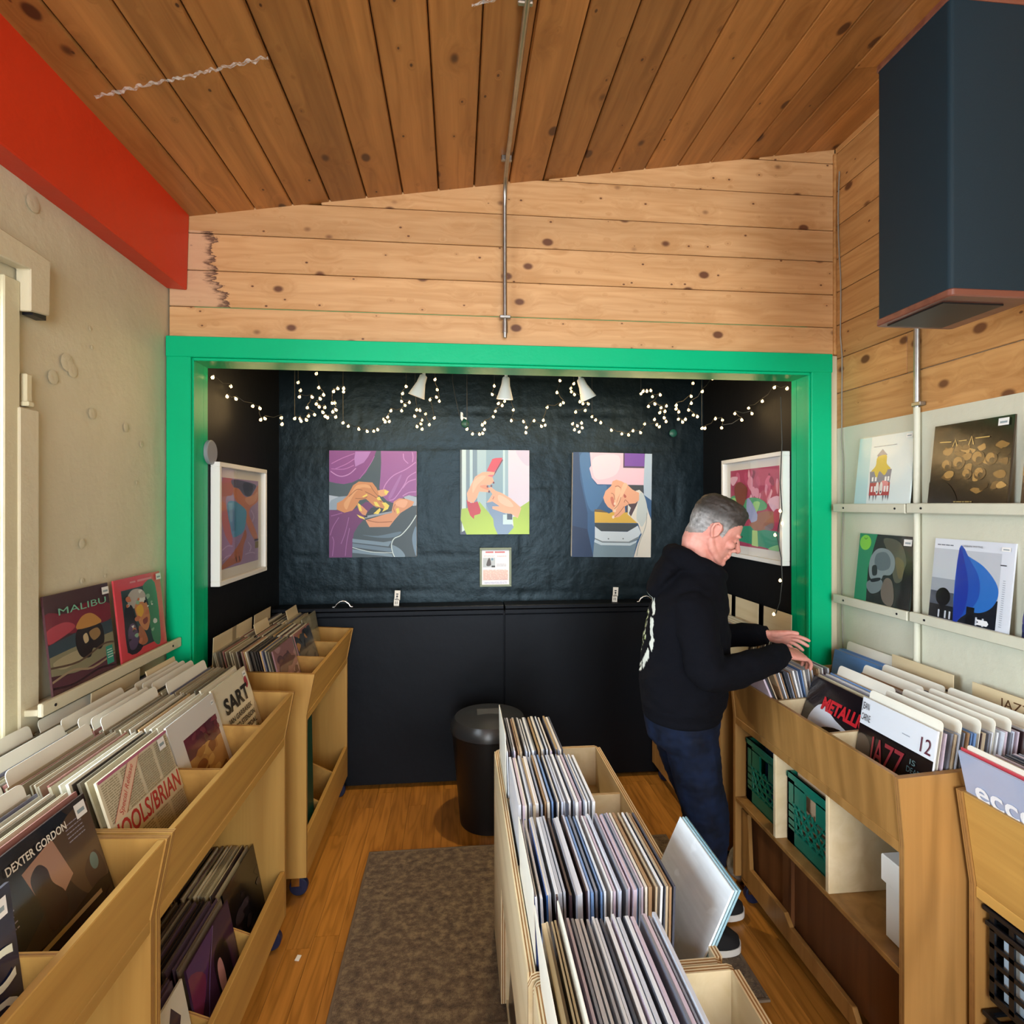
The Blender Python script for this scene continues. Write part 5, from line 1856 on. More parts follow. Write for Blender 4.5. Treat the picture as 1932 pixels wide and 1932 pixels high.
def paint_purple(a):
    a.rect('#3D525E', 315, 215, 1550, 1710)
    a.poly('#86468F', [(315, 215), (975, 215), (950, 290), (890, 400), (830, 520), (740, 610), (640, 660), (520, 685), (400, 670), (315, 650)])
    a.poly('#AE7CC6', [(680, 228), (900, 225), (860, 300), (800, 380), (680, 440), (665, 330)])
    for pts in ([(345, 400), (500, 320), (670, 255)], [(400, 470), (560, 400), (665, 330)], [(345, 470), (520, 475), (660, 420)]):
        a.stroke('#B070B8', pts, 12)
    a.stroke('#C08CCB', [(335, 505), (420, 560), (500, 575), (600, 540), (690, 460)], 14).stroke('#B070B8', [(950, 290), (880, 420), (740, 610)], 8)
    a.poly('#9A5FA6', [(1040, 215), (1550, 215), (1550, 850), (1400, 850), (1350, 880), (1220, 950), (1130, 920), (1060, 850), (1020, 740), (1035, 560), (1045, 380)])
    for pts in ([(1540, 370), (1400, 470), (1220, 560), (1110, 680), (1070, 780)], [(1540, 510), (1430, 580), (1380, 680), (1240, 880), (1160, 910)], [(1540, 610), (1430, 650), (1350, 740)], [(1540, 790), (1440, 800), (1350, 850)], [(1360, 250), (1370, 330), (1430, 390)], [(1490, 230), (1500, 300), (1490, 370)]):
        a.stroke('#C68FD0', pts, 13)
    a.poly('#A873B8', [(1300, 580), (1330, 580), (1200, 860), (1150, 860)], True)
    a.poly('#6E3672', [(315, 1045), (430, 1050), (530, 1085), (700, 1020), (830, 930), (960, 950), (880, 1080), (800, 1180), (720, 1270), (660, 1370), (640, 1500), (635, 1710), (315, 1710)])
    for pts in ([(330, 1400), (370, 1280), (450, 1150)], [(480, 1520), (540, 1360), (590, 1150)], [(360, 1690), (380, 1500), (360, 1420)], [(340, 1130), (420, 1110), (500, 1085)], [(540, 1690), (560, 1500), (600, 1300)]):
        a.stroke('#95609C', pts, 12)
    a.poly('#91A6BC', [(315, 840), (450, 860), (585, 850), (560, 950), (420, 1045), (315, 1045)]).poly('#B2C2D4', [(315, 840), (450, 860), (340, 910), (315, 960)])
    a.poly('#AEC0D4', [(1365, 865), (1440, 838), (1550, 865), (1550, 985), (1500, 990), (1430, 930)])
    a.poly('#D0905F', [(420, 1040), (425, 950), (500, 910), (575, 840), (650, 700), (730, 648), (920, 660), (975, 730), (1015, 810), (1000, 865), (1060, 920), (1130, 985), (1050, 1060), (930, 980), (830, 890), (740, 910), (700, 980), (640, 1055), (530, 1085)])
    a.poly('#E0A878', [(520, 960), (600, 850), (680, 720), (740, 690), (850, 690), (900, 740), (780, 730), (700, 780), (620, 900), (560, 1040)], True)
    a.stroke('#9A6440', [(590, 860), (700, 760), (780, 770)], 10).stroke('#9A6440', [(680, 885), (800, 885), (850, 860)], 10).stroke('#9A6440', [(820, 790), (940, 850), (1050, 930)], 12).stroke('#9A6440', [(890, 700), (940, 780), (1000, 850)], 9)
    a.poly('#E6AE80', [(1000, 770), (1100, 755), (1155, 785), (1120, 840), (1050, 862), (1010, 840)]).poly('#D99A70', [(700, 960), (770, 985), (850, 1060), (830, 1125), (780, 1110), (735, 1060)])
    a.poly('#DF9F7A', [(825, 1190), (1190, 1080), (1225, 930), (1300, 882), (1400, 890), (1515, 930), (1490, 985), (1320, 1090), (1225, 1200), (1160, 1285), (880, 1288)])
    a.poly('#EFB694', [(1240, 960), (1310, 905), (1420, 920), (1380, 1010), (1300, 1000)], True).stroke('#A8684A', [(850, 1190), (1000, 1220), (1200, 1210)], 12).stroke('#B87858', [(1240, 1080), (1220, 1020), (1250, 960)], 10)
    a.poly('#2C3B48', [(830, 1110), (905, 1015), (1020, 1010), (1200, 1065), (820, 1160)]).poly('#9AA8B8', [(800, 1135), (1200, 1062), (1200, 1086), (820, 1166)]).poly('#20262E', [(800, 1128), (850, 1125), (850, 1150), (810, 1150)])
    for p in ([(775, 860), (845, 820), (852, 845), (795, 868)], [(715, 945), (755, 975), (775, 1065), (735, 1050)], [(940, 930), (985, 935), (1032, 1005), (960, 985)], [(1055, 945), (1110, 940), (1162, 985), (1140, 1035), (1060, 1075), (1095, 1005)],
              [(935, 1098), (1025, 1018), (1042, 1045), (1005, 1105)], [(1255, 1030), (1295, 1015), (1308, 1080), (1270, 1105)], [(698, 1108), (800, 1150), (822, 1182), (740, 1155)], [(1095, 765), (1158, 785), (1120, 835), (1090, 810)], [(980, 880), (1020, 856), (1052, 912), (1000, 910)]):
        a.poly('#F0DF6A', p)
    a.poly('#7A96AC', [(640, 1448), (1080, 1500), (1200, 1480), (1150, 1560), (640, 1500)]).poly('#6A859B', [(640, 1512), (1190, 1585), (1190, 1640), (640, 1565)]).poly('#7A96AC', [(640, 1595), (1200, 1668), (1215, 1710), (640, 1645)])
    a.poly('#5F7C92', [(780, 1395), (1000, 1410), (1330, 1350), (1230, 1430), (1000, 1435)], True).poly('#7A96AC', [(1205, 1540), (1330, 1610), (1385, 1710), (1235, 1710), (1190, 1600)], True)
    a.stroke('#D4E8EC', [(640, 1572), (900, 1635), (1200, 1650)], 10).stroke('#D4E8EC', [(1548, 1120), (1450, 1270), (1330, 1400), (1230, 1450), (1192, 1540), (1208, 1640), (1235, 1708)], 14)
    a.poly('#6F8FAB', [(1548, 1290), (1500, 1370), (1488, 1480), (1515, 1620), (1548, 1680)], True)


def paint_red_phone(a):
    a.rect('#9FBCCB', 170, 115, 1015, 1140)
    for x0, x1, c in ((170, 190, '#5E6E74'), (190, 240, '#CDE6EC'), (240, 285, '#7E99AC'), (285, 320, '#BFDDE8'), (320, 375, '#7F9CB2'), (375, 485, '#AECDDA'), (485, 690, '#8FB2C6'), (690, 715, '#C6E2EC'), (715, 755, '#9FC0D2'), (755, 1015, '#E2DCEF')):
        a.rect(c, x0, 115, x1, 1140)
    a.poly('#D6CFE8', [(850, 115), (1015, 115), (1015, 300), (930, 260)], True)
    a.poly('#7F9CC0', [(480, 760), (600, 740), (700, 860), (830, 1060), (760, 1140), (620, 1140), (570, 1000)]).rect('#C2DFEA', 690, 900, 810, 1020).rect('#4A5A70', 740, 890, 805, 962)
    a.poly('#A9CC5E', [(185, 830), (260, 820), (330, 860), (400, 740), (450, 800), (520, 880), (570, 950), (580, 1040), (625, 1140), (240, 1140), (200, 1020), (175, 960)]).poly('#A9CC5E', [(1015, 735), (900, 810), (880, 920), (810, 930), (820, 1060), (750, 1140), (1015, 1140)])
    a.poly('#C4485A', [(245, 720), (300, 760), (380, 740), (420, 850), (410, 890), (340, 910), (335, 955), (290, 910), (265, 840)])
    a.poly('#F2B79A', [(250, 640), (300, 540), (350, 440), (440, 385), (590, 375), (590, 400), (560, 440), (580, 500), (530, 540), (420, 540), (510, 590), (520, 630), (400, 620), (370, 700), (330, 760), (260, 740)])
    a.poly('#E89C82', [(420, 545), (500, 545), (510, 600), (420, 570)], True).poly('#F6C7AE', [(330, 500), (420, 430), (480, 440), (380, 540), (320, 640)], True)
    a.poly('#D8566A', [(490, 370), (560, 225), (600, 212), (685, 208), (660, 270), (585, 385)]).poly('#7A4A5E', [(680, 225), (692, 235), (590, 410), (572, 440), (590, 385)]).poly('#E07A88', [(520, 420), (580, 415), (560, 445), (500, 430)])
    a.poly('#F2B79A', [(510, 580), (545, 565), (600, 610), (680, 640), (780, 700), (860, 770), (915, 820), (890, 900), (870, 945), (790, 890), (700, 880), (560, 830), (560, 800), (650, 800), (560, 740), (490, 755), (530, 700), (560, 650)])
    a.poly('#F7CBB4', [(640, 660), (760, 720), (820, 800), (740, 800), (640, 740)], True).stroke('#C27A66', [(565, 715), (580, 680)], 10)
    for p in ((575, 512), (500, 560), (548, 552), (520, 622)):
        a.disc('#7A4A5A', p[0], p[1], 11, 14)
    a.poly('#4A5672', [(170, 1120), (225, 1090), (245, 1140), (170, 1140)])


def paint_blue_coat(a):
    a.rect('#39628F', 180, 190, 1440, 1770)
    a.poly('#2C4A72', [(180, 190), (270, 190), (300, 600), (420, 1100), (430, 1770), (180, 1770)]).poly('#223A5E', [(180, 1300), (420, 1350), (520, 1770), (180, 1770)]).poly('#4A78A8', [(290, 240), (440, 200), (460, 500), (560, 680), (720, 690), (660, 900), (520, 1080), (420, 980), (330, 600)], True)
    a.poly('#F3CDDD', [(445, 190), (1330, 190), (1320, 670), (570, 668), (480, 570), (440, 430), (465, 390)]).poly('#F7DCE8', [(520, 260), (900, 230), (880, 500), (600, 600), (500, 500)], True)
    a.rect('#5A4660', 978, 190, 1325, 412).rect('#7E52AC', 1000, 190, 1318, 385)
    a.poly('#B6CADB', [(1325, 190), (1440, 190), (1440, 900), (1320, 820), (1310, 670)])
    a.rect('#42484E', 1060, 672, 1310, 820).poly('#56464E', [(1040, 960), (1240, 930), (1110, 1150), (1040, 1130)])
    a.poly('#E0B852', [(530, 1085), (700, 1085), (760, 1110), (800, 1090), (1060, 1090), (1220, 1250), (535, 1252)]).poly('#7A684A', [(530, 1050), (620, 1050), (760, 1100), (530, 1085)])
    a.poly('#3E4A52', [(540, 1255), (1225, 1262), (1180, 1320), (1060, 1380), (640, 1378), (540, 1310)])
    a.poly('#D3E2EE', [(540, 1305), (640, 1380), (1060, 1385), (1225, 1290), (1280, 1400), (1230, 1470), (1080, 1535), (660, 1530), (540, 1480)]).poly('#7C8C98', [(540, 1480), (660, 1530), (1080, 1535), (1250, 1450), (1240, 1490), (1100, 1555), (660, 1552), (540, 1500)]).poly('#C6DAE8', [(540, 1500), (660, 1552), (1100, 1555), (1220, 1510), (1200, 1550), (1110, 1595), (640, 1590), (530, 1545)])
    a.poly('#7D97A8', [(530, 1550), (640, 1592), (1110, 1596), (1210, 1550), (1160, 1770), (515, 1770)]).disc('#6E7E88', 757, 1493, 11).disc('#6E7E88', 992, 1490, 11)
    a.poly('#E9E6DC', [(1180, 760), (1240, 742), (1310, 800), (1400, 1100), (1440, 1200), (1440, 1770), (1165, 1770), (1230, 1560), (1290, 1420), (1230, 1260), (1110, 1160), (1200, 980), (1240, 870)]).poly('#C9D5D6', [(1250, 800), (1330, 850), (1380, 1100), (1300, 1300), (1240, 1240), (1200, 1150)], True)
    a.poly('#DDE2E0', [(1060, 970), (1110, 1020), (1080, 1100), (1110, 1160), (1060, 1120)]).stroke('#A9B2B0', [(1370, 1090), (1350, 1300), (1250, 1560), (1215, 1750)], 12)
    a.poly('#F0B392', [(665, 870), (700, 770), (790, 690), (810, 620), (870, 595), (960, 620), (1050, 670), (1130, 740), (1240, 790), (1240, 900), (1180, 950), (1080, 960), (1010, 1000), (1020, 1080), (920, 1160), (810, 1180), (850, 1110), (820, 1060), (740, 1010), (690, 940)])
    a.poly('#D8836E', [(780, 870), (820, 860), (850, 960), (840, 1010), (800, 960)], True).poly('#C26A5C', [(1000, 810), (1035, 850), (1010, 870), (990, 840)], True).poly('#F7CBA8', [(860, 720), (920, 710), (940, 780), (880, 900), (880, 980), (840, 960), (850, 860)], True).poly('#F7CBA8', [(980, 660), (1050, 680), (960, 860), (880, 1040), (830, 1090), (820, 1050), (900, 920)], True)
    for pts in ([(850, 700), (900, 690), (940, 720)], [(790, 800), (830, 820), (850, 900)], [(950, 860), (900, 980), (840, 1040)], [(1000, 1000), (920, 1100), (850, 1160)], [(1080, 960), (1020, 900), (1000, 940)]):
        a.stroke('#B0705A', pts, 9)
    a.disc('#FBE6D4', 828, 1162, 20, 24).disc('#FBE0CC', 850, 960, 18, 22).disc('#FBE0CC', 852, 1070, 18, 20)


canvas('painting', 'painting of yellow nailed hands holding a phone among purple drapery', -0.798, -0.258, 1.412, 2.082, paint_purple, (315, 215, 1550, 1710))
canvas('painting', 'small painting of two hands with a red phone and lime sleeves', 0.018, 0.463, 1.552, 2.094, paint_red_phone, (170, 115, 1015, 1140))
canvas('painting', 'painting of clasped hands in a white cuff against blue and pink', 0.742, 1.272, 1.402, 2.086, paint_blue_coat, (180, 190, 1440, 1770), tilt=math.radians(0.8))

# small printed notice in a grey green frame
nt = empty('framed_notice', (0.143, AY - 0.022, 1.211))
tag(nt, 'small printed notice in a grey green frame below the red phone painting', 'notice')
W_, H_ = 0.206, 0.252
for nm, x0, z0, x1, z1 in (('frame_rail', 0, 0, W_, .014), ('frame_rail', 0, H_ - .014, W_, H_), ('frame_stile', 0, .014, .014, H_ - .014), ('frame_stile', W_ - .014, .014, W_, H_ - .014)):
    MB().box(x0, -0.006, z0, x1, 0.012, z1).build(nm, plain('sage_frame', '#7C8A7A', 0.5), nt, bevel=0.002)
MB().box(.012, 0.002, .012, W_ - .012, .010, H_ - .012).build('backing', M['mat_board'], nt)
a = Art((420, 1330, 800, 1800), W_, H_)
a.rect('#E6E8F2', 445, 1360, 770, 1778).rect('#C46A72', 490, 1374, 585, 1392).rect('#C46A72', 600, 1374, 722, 1392).lines('#D09AA0', 470, 1420, 600, 1440, 2, 4, 2).lines('#D09AA0', 630, 1425, 740, 1440, 2, 4, 3)
a.rect('#AEB9C4', 460, 1450, 605, 1565).poly('#4A4448', [(500, 1540), (515, 1480), (535, 1450), (552, 1490), (556, 1535), (530, 1550)], True).disc('#6A90B0', 570, 1468, 14).rect('#2E3034', 562, 1545, 604, 1566)
a.lines('#B8BEC8', 622, 1520, 740, 1556, 5, 4, 6)
a.rect('#EBD3CE', 460, 1600, 760, 1720).lines('#C99A94', 462, 1592, 758, 1718, 12, 4, 9).lines('#A8B0D0', 475, 1738, 745, 1764, 3, 4, 10)
p = a.build(nt, 'printed_sheet')
p.matrix_local = frame_matrix((0, 0.0018, 0), (1, 0, 0), (0, 0, 1))


def framed(label, x, s, y0, y1, z0, z1, draw, box, mat_in=0.045):
    """white box frame on a side wall; s = +1 faces +x, -1 faces -x"""
    L, Hh, Dp, B = y1 - y0, z1 - z0, 0.042, 0.022
    root = empty('framed_picture', (x, y0 if s > 0 else y1, z0))
    tag(root, label, 'picture', 'white framed pictures on the alcove side walls')
    m = frame_matrix((0, 0, 0), (0, s, 0), (0, 0, 1))
    for nm, a0, b0, a1, b1 in (('frame_rail', 0, 0, L, B), ('frame_rail', 0, Hh - B, L, Hh), ('frame_stile', 0, B, B, Hh - B), ('frame_stile', L - B, B, L, Hh - B)):
        MB().box(a0, b0, 0.001, a1, b1, Dp).build(nm, M['white_frame'], root, bevel=0.002, matrix=m)
    MB().box(B - .004, B - .004, 0.002, L - B + .004, Hh - B + .004, 0.016).build('mat_board', M['mat_board'], root, matrix=m)
    a = Art(box, L - 2 * B - 2 * mat_in, Hh - 2 * B - 2 * mat_in, step=0.00008)
    draw(a)
    p = a.build(root, 'picture_print', z=0.0164, off=(B + mat_in, B + mat_in))
    p.matrix_local = m
    MB().box(B - .003, B - .003, 0.030, L - B + .003, Hh - B + .003, 0.032).build('glazing', M['glass'], root, matrix=m)
    return root


def paint_limbs(a):
    a.rect('#A892BE', 260, 330, 750, 1620)
    a.poly('#C4756A', [(290, 330), (410, 345), (400, 560), (330, 600), (330, 760), (380, 1000), (400, 1260), (370, 1280), (300, 1080), (270, 760)], True)
    a.poly('#5E6480', [(400, 345), (700, 385), (680, 500), (620, 590), (540, 560), (480, 470), (420, 460)], True).poly('#3A4058', [(540, 380), (670, 400), (640, 560), (560, 560)], True)
    a.poly('#C98468', [(410, 470), (480, 480), (560, 590), (640, 580), (700, 480), (750, 400), (750, 640), (640, 760), (620, 880), (700, 1100), (740, 1250), (700, 1290), (620, 1120), (560, 900), (570, 790), (480, 700), (420, 600)], True)
    a.poly('#DCA284', [(560, 620), (680, 560), (740, 500), (720, 640), (620, 720)], True)
    a.poly('#58A4D2', [(345, 680), (440, 670), (560, 780), (580, 880), (540, 1120), (430, 1190), (395, 1160), (370, 1000), (345, 860)], True).poly('#7CC0E2', [(350, 690), (400, 690), (400, 960), (370, 960)]).poly('#4690C0', [(400, 760), (440, 760), (440, 1100), (400, 1100)])
    a.poly('#B8745A', [(560, 1100), (580, 1200), (540, 1340), (510, 1560), (430, 1580), (260, 1620), (260, 1580), (400, 1420), (500, 1260)], True).stroke('#5A3A3A', [(440, 1480), (450, 1560)], 10).stroke('#5A3A3A', [(480, 1480), (490, 1560)], 10)
    a.rect('#4A4260', 690, 1270, 750, 1300).poly('#8A7A4A', [(700, 1310), (750, 1310), (750, 1420), (700, 1420)])
    for pts in ([(280, 1350), (340, 1300), (400, 1320)], [(600, 1300), (640, 1380), (620, 1450)], [(280, 1500), (330, 1450), (380, 1440)], [(560, 1480), (640, 1470), (700, 1500)], [(640, 800), (680, 900), (660, 980)]):
        a.stroke('#C9B6DC', pts, 14)


def paint_pink_cloth(a):
    a.rect('#B84668', 240, 370, 860, 1510)
    r = random.Random(77)
    for k in range(26):
        x, y = r.uniform(250, 840), r.uniform(380, 800)
        a.poly(r.choice(['#E79AB4', '#D66A8C', '#8A2A48', '#F2BCCB', '#C65478']), [(x, y), (x + r.uniform(10, 50), y + r.uniform(20, 60)), (x + r.uniform(-30, 40), y + r.uniform(120, 240)), (x - r.uniform(5, 25), y + r.uniform(60, 120))], True)
    a.poly('#F0C0D4', [(250, 470), (350, 480), (290, 600), (250, 560)], True).poly('#EFC6DC', [(740, 830), (860, 780), (860, 1000), (780, 960)], True)
    a.poly('#58B07A', [(240, 800), (320, 760), (400, 900), (480, 800), (620, 800), (720, 880), (700, 960), (560, 1000), (500, 1100), (360, 1050), (240, 980)], True)
    a.poly('#A9E08C', [(560, 860), (640, 860), (600, 1000), (560, 1000)], True).poly('#A9E08C', [(250, 820), (310, 790), (350, 900), (300, 880)], True)
    a.poly('#8A4A38', [(300, 640), (370, 550), (460, 620), (480, 700), (440, 880), (400, 920), (330, 840)], True)
    a.poly('#A8B4E0', [(480, 800), (540, 860), (620, 1080), (560, 1180), (500, 1080), (470, 980)], True)
    a.poly('#A8705C', [(620, 1020), (720, 980), (820, 1000), (840, 1100), (760, 1220), (560, 1250), (510, 1170), (600, 1120)], True).poly('#8A7A80', [(700, 1200), (790, 1140), (790, 1220), (720, 1240)], True)
    a.poly('#35A07E', [(360, 1220), (520, 1200), (580, 1270), (700, 1240), (860, 1250), (860, 1510), (360, 1440)]).poly('#B6E08C', [(545, 1260), (610, 1260), (620, 1490), (540, 1480)]).poly('#9ADC9A', [(740, 1500), (800, 1450), (860, 1430), (860, 1510)], True)
    a.poly('#C63A66', [(800, 1000), (860, 960), (860, 1250), (820, 1200)], True)


framed('white framed picture of limbs around a blue shape on the left alcove wall', AL + 0.001, 1, 2.640, 3.270, 1.372, 1.940, paint_limbs, (260, 330, 750, 1620))
framed('white framed picture of pink cloth and green sleeves on the right alcove wall', AR - 0.001, -1, 2.630, 3.275, 1.438, 2.012, paint_pink_cloth, (240, 370, 860, 1510))
# round grey disc, mostly hidden, high on the left alcove wall
o = MB().cyl((AL + .001, 2.62, 1.98), (AL + .02, 2.62, 1.98), 0.055, n=28).build('wall_disc', plain('grey_disc', '#8A9096', 0.4), bevel=0.004, smooth=True)
tag(o, 'small grey disc on the left alcove wall just behind the green jamb', 'wall disc')

# ------------------------------------------------------------------ spotlights and string lights
M['bulb_on'] = plain('lit_lamp_face', '#FFE9B8', 0.5, emit=(1.0, 0.80, 0.48, 1), estr=9.0)
for k, (x, y, tilt, on) in enumerate(((-0.178, 3.0, 0.35, False), (0.262, 3.0, 0.05, True), (0.668, 3.0, -0.45, False))):
    root = empty('spotlight', (x, y, 2.60))
    tag(root, ('white spotlight under the alcove ceiling pointing left', 'lit white spotlight under the alcove ceiling in the centre', 'white spotlight under the alcove ceiling tangled in fairy lights')[k], 'lamp', 'alcove spotlights')
    MB().cyl((0, 0, 0), (0, 0, -0.025), 0.030, n=20).build('mount', M['white_plastic'], root, smooth=True)
    MB().cyl((0, 0, -0.02), (0, 0, -0.175), 0.0085, n=10).build('stem', M['white_plastic'], root, smooth=True)
    head = MB()
    head.lathe([(0.014, 0.0), (0.020, -0.006), (0.024, -0.045), (0.044, -0.115), (0.046, -0.120), (0.040, -0.118), (0.020, -0.05), (0.004, -0.04)], 26)
    h = head.build('lamp_shade', M['white_plastic'], root, smooth=True)
    h.matrix_local = Matrix.Translation((0, 0, -0.165)) @ Matrix.Rotation(tilt, 4, 'Y') @ Matrix.Rotation(0.12, 4, 'X')
    MB().lathe([(0.038, -0.112), (0.036, -0.104), (0.015, -0.100)], 22).build('lamp_face', M['bulb_on'] if on else M['mat_board'], h, smooth=True)
spot = bpy.data.lights.new('alcove_spot', 'SPOT')
spot.energy = 48
spot.color = (1.0, 0.80, 0.52)
spot.spot_size = math.radians(105)
spot.spot_blend = 0.8
spot.shadow_soft_size = 0.03
so = bpy.data.objects.new('alcove_spot', spot)
so.location = (0.262, 2.985, 2.300)
so.rotation_euler = (math.radians(-4), 0, 0)
COL.objects.link(so)

M['fairy'] = plain('fairy_bulb', '#FFE0A0', 0.4, emit=(1.0, 0.68, 0.28, 1), estr=4.0)
M['fairy'].cycles.emission_sampling = 'NONE'
M['fairy_wire'] = plain('dark_fairy_wire', '#1A1C16', 0.5)
STRANDS = [
    [(-1.09,2.608,2.313),(-1.09,2.81,2.315),(-1.09,2.767,2.258),(-1.09,2.874,2.267),(-1.029,2.925,2.241),(-0.985,2.901,2.226),(-0.98,2.894,2.168),(-0.958,2.893,2.174),(-0.876,2.88,2.177),(-0.863,2.848,2.141)],
    [(-0.862,3.059,2.201),(-0.832,3.052,2.2),(-0.804,2.969,2.175),(-0.767,2.931,2.176),(-0.774,2.994,2.206),(-0.76,3.066,2.224),(-0.792,3.041,2.257),(-0.745,2.956,2.298),(-0.804,2.936,2.294),(-0.819,3.009,2.341),(-0.847,3.069,2.395)],
    [(-0.739,3.014,2.432),(-0.708,2.939,2.344),(-0.67,2.88,2.296),(-0.697,2.924,2.284),(-0.737,3.006,2.271),(-0.722,3.006,2.256),(-0.675,2.924,2.24),(-0.673,2.88,2.208),(-0.676,2.938,2.197),(-0.681,3.013,2.201),(-0.636,2.996,2.203),(-0.632,2.911,2.216),(-0.61,2.884,2.222),(-0.631,2.954,2.269),(-0.658,3.018,2.279),(-0.644,2.983,2.334),(-0.604,2.899,2.333),(-0.574,2.89,2.332),(-0.59,2.968,2.331)],
    [(-0.621,3.11,2.189),(-0.579,3.036,2.161),(-0.527,3.056,2.149),(-0.496,3.14,2.148),(-0.465,3.166,2.153),(-0.433,3.095,2.152),(-0.385,3.031,2.186),(-0.396,3.069,2.204),(-0.378,3.152,2.206),(-0.388,3.159,2.231),(-0.361,3.08,2.254),(-0.298,3.03,2.247),(-0.285,3.083,2.286),(-0.268,3.161,2.316),(-0.31,3.15,2.319),(-0.297,3.066,2.346),(-0.274,3.032,2.378)],
    [(-0.232,3.097,2.351),(-0.223,3.092,2.263),(-0.21,3.172,2.274),(-0.243,3.22,2.248),(-0.199,3.166,2.219),(-0.22,3.088,2.171),(-0.194,3.101,2.159),(-0.205,3.186,2.2),(-0.182,3.218,2.262),(-0.157,3.151,2.191),(-0.127,3.083,2.219),(-0.151,3.113,2.324),(-0.118,3.198,2.355),(-0.103,3.212,2.335),(-0.112,3.135,2.385),(-0.123,3.08,2.429)],
    [(0.051,3.033,2.153),(0.083,3.101,2.136),(0.125,3.168,2.143),(0.142,3.135,2.144),(0.147,3.051,2.155),(0.135,3.039,2.178),(0.152,3.116,2.201),(0.204,3.17,2.244),(0.212,3.121,2.268),(0.244,3.041,2.286),(0.223,3.047,2.298),(0.265,3.13,2.326),(0.198,3.169,2.371),(0.205,3.106,2.406)],
    [(0.289,3.08,2.353),(0.317,3.16,2.283),(0.305,3.151,2.22),(0.366,3.068,2.204),(0.376,3.031,2.167),(0.382,3.095,2.146),(0.437,3.166,2.224),(0.477,3.14,2.189),(0.484,3.055,2.184),(0.471,3.036,2.208),(0.504,3.11,2.292),(0.591,3.169,2.319),(0.601,3.127,2.323),(0.549,3.045,2.364),(0.566,3.044,2.43)],
    [(0.654,3.096,2.426),(0.641,3.113,2.403),(0.629,3.038,2.369),(0.634,2.98,2.342),(0.692,3.025,2.337),(0.692,3.106,2.326),(0.709,3.105,2.316),(0.721,3.023,2.3),(0.693,2.981,2.257),(0.653,3.04,2.257),(0.651,3.114,2.202),(0.658,3.095,2.166),(0.657,3.01,2.176),(0.674,2.984,2.188),(0.694,3.055,2.172),(0.69,3.119,2.157)],
    [(0.777,3.169,2.253),(0.783,3.109,2.225),(0.794,3.035,2.199),(0.861,3.057,2.161),(0.946,3.141,2.152),(0.994,3.165,2.149),(0.997,3.094,2.164),(1.021,3.031,2.146),(1.057,3.07,2.201),(1.159,3.153,2.209),(1.176,3.159,2.198),(1.118,3.079,2.228)],
    [(1.022,3.029,2.364),(1.006,2.946,2.36),(1.026,2.942,2.36),(1.077,3.023,2.381),(1.103,3.07,2.357),(1.128,3.014,2.356),(1.033,2.938,2.277),(1.075,2.952,2.293),(1.141,3.037,2.289),(1.184,3.067,2.304),(1.119,2.999,2.254),(1.123,2.932,2.25),(1.132,2.964,2.22),(1.175,3.049,2.213)],
    [(1.384,2.912,2.43),(1.312,2.883,2.352),(1.281,2.952,2.301),(1.294,3.018,2.275),(1.307,2.984,2.241),(1.293,2.9,2.219),(1.221,2.889,2.202),(1.238,2.967,2.199),(1.235,3.02,2.223),(1.217,2.97,2.255),(1.169,2.891,2.258),(1.173,2.898,2.278),(1.294,2.982,2.345),(1.32,3.019,2.426)],
    [(1.309,2.88,2.154),(1.349,2.932,2.161),(1.447,3.01,2.227),(1.484,3.001,2.219),(1.438,2.917,2.163),(1.535,2.882,2.202),(1.529,2.947,2.247),(1.62,2.931,2.246),(1.62,2.967,2.283),(1.62,2.827,2.295),(1.62,2.714,2.345),(1.62,2.603,2.317)],
]

bulb = bpy.data.meshes.new('fairy_bulb')
bm = bmesh.new()
bmesh.ops.create_icosphere(bm, subdivisions=1, radius=0.0080)
for v in bm.verts:
    if v.co.z > 0.004:
        v.co.z *= 1.5
        v.co.x *= 0.7
        v.co.y *= 0.7
bm.to_mesh(bulb)
bm.free()
bulb.materials.append(M['fairy'])
WORDS = ['loose strand of fairy lights along the left alcove wall', 'short knot of fairy lights left of the purple painting', 'dense knot of fairy lights above the purple painting',
         'low swag of fairy lights over the right half of the purple painting', 'ring of fairy lights hanging below the left white spotlight', 'fairy lights rising to the lit centre spotlight from the left',
         'fairy lights hanging right of the lit centre spotlight', 'column of fairy lights around the right spotlight', 'swag of fairy lights over the clasped hands painting',
         'small crown of fairy lights above the right painting', 'crossing fairy light strands right of the clasped hands painting', 'long fairy light strand rising to the right green jamb']
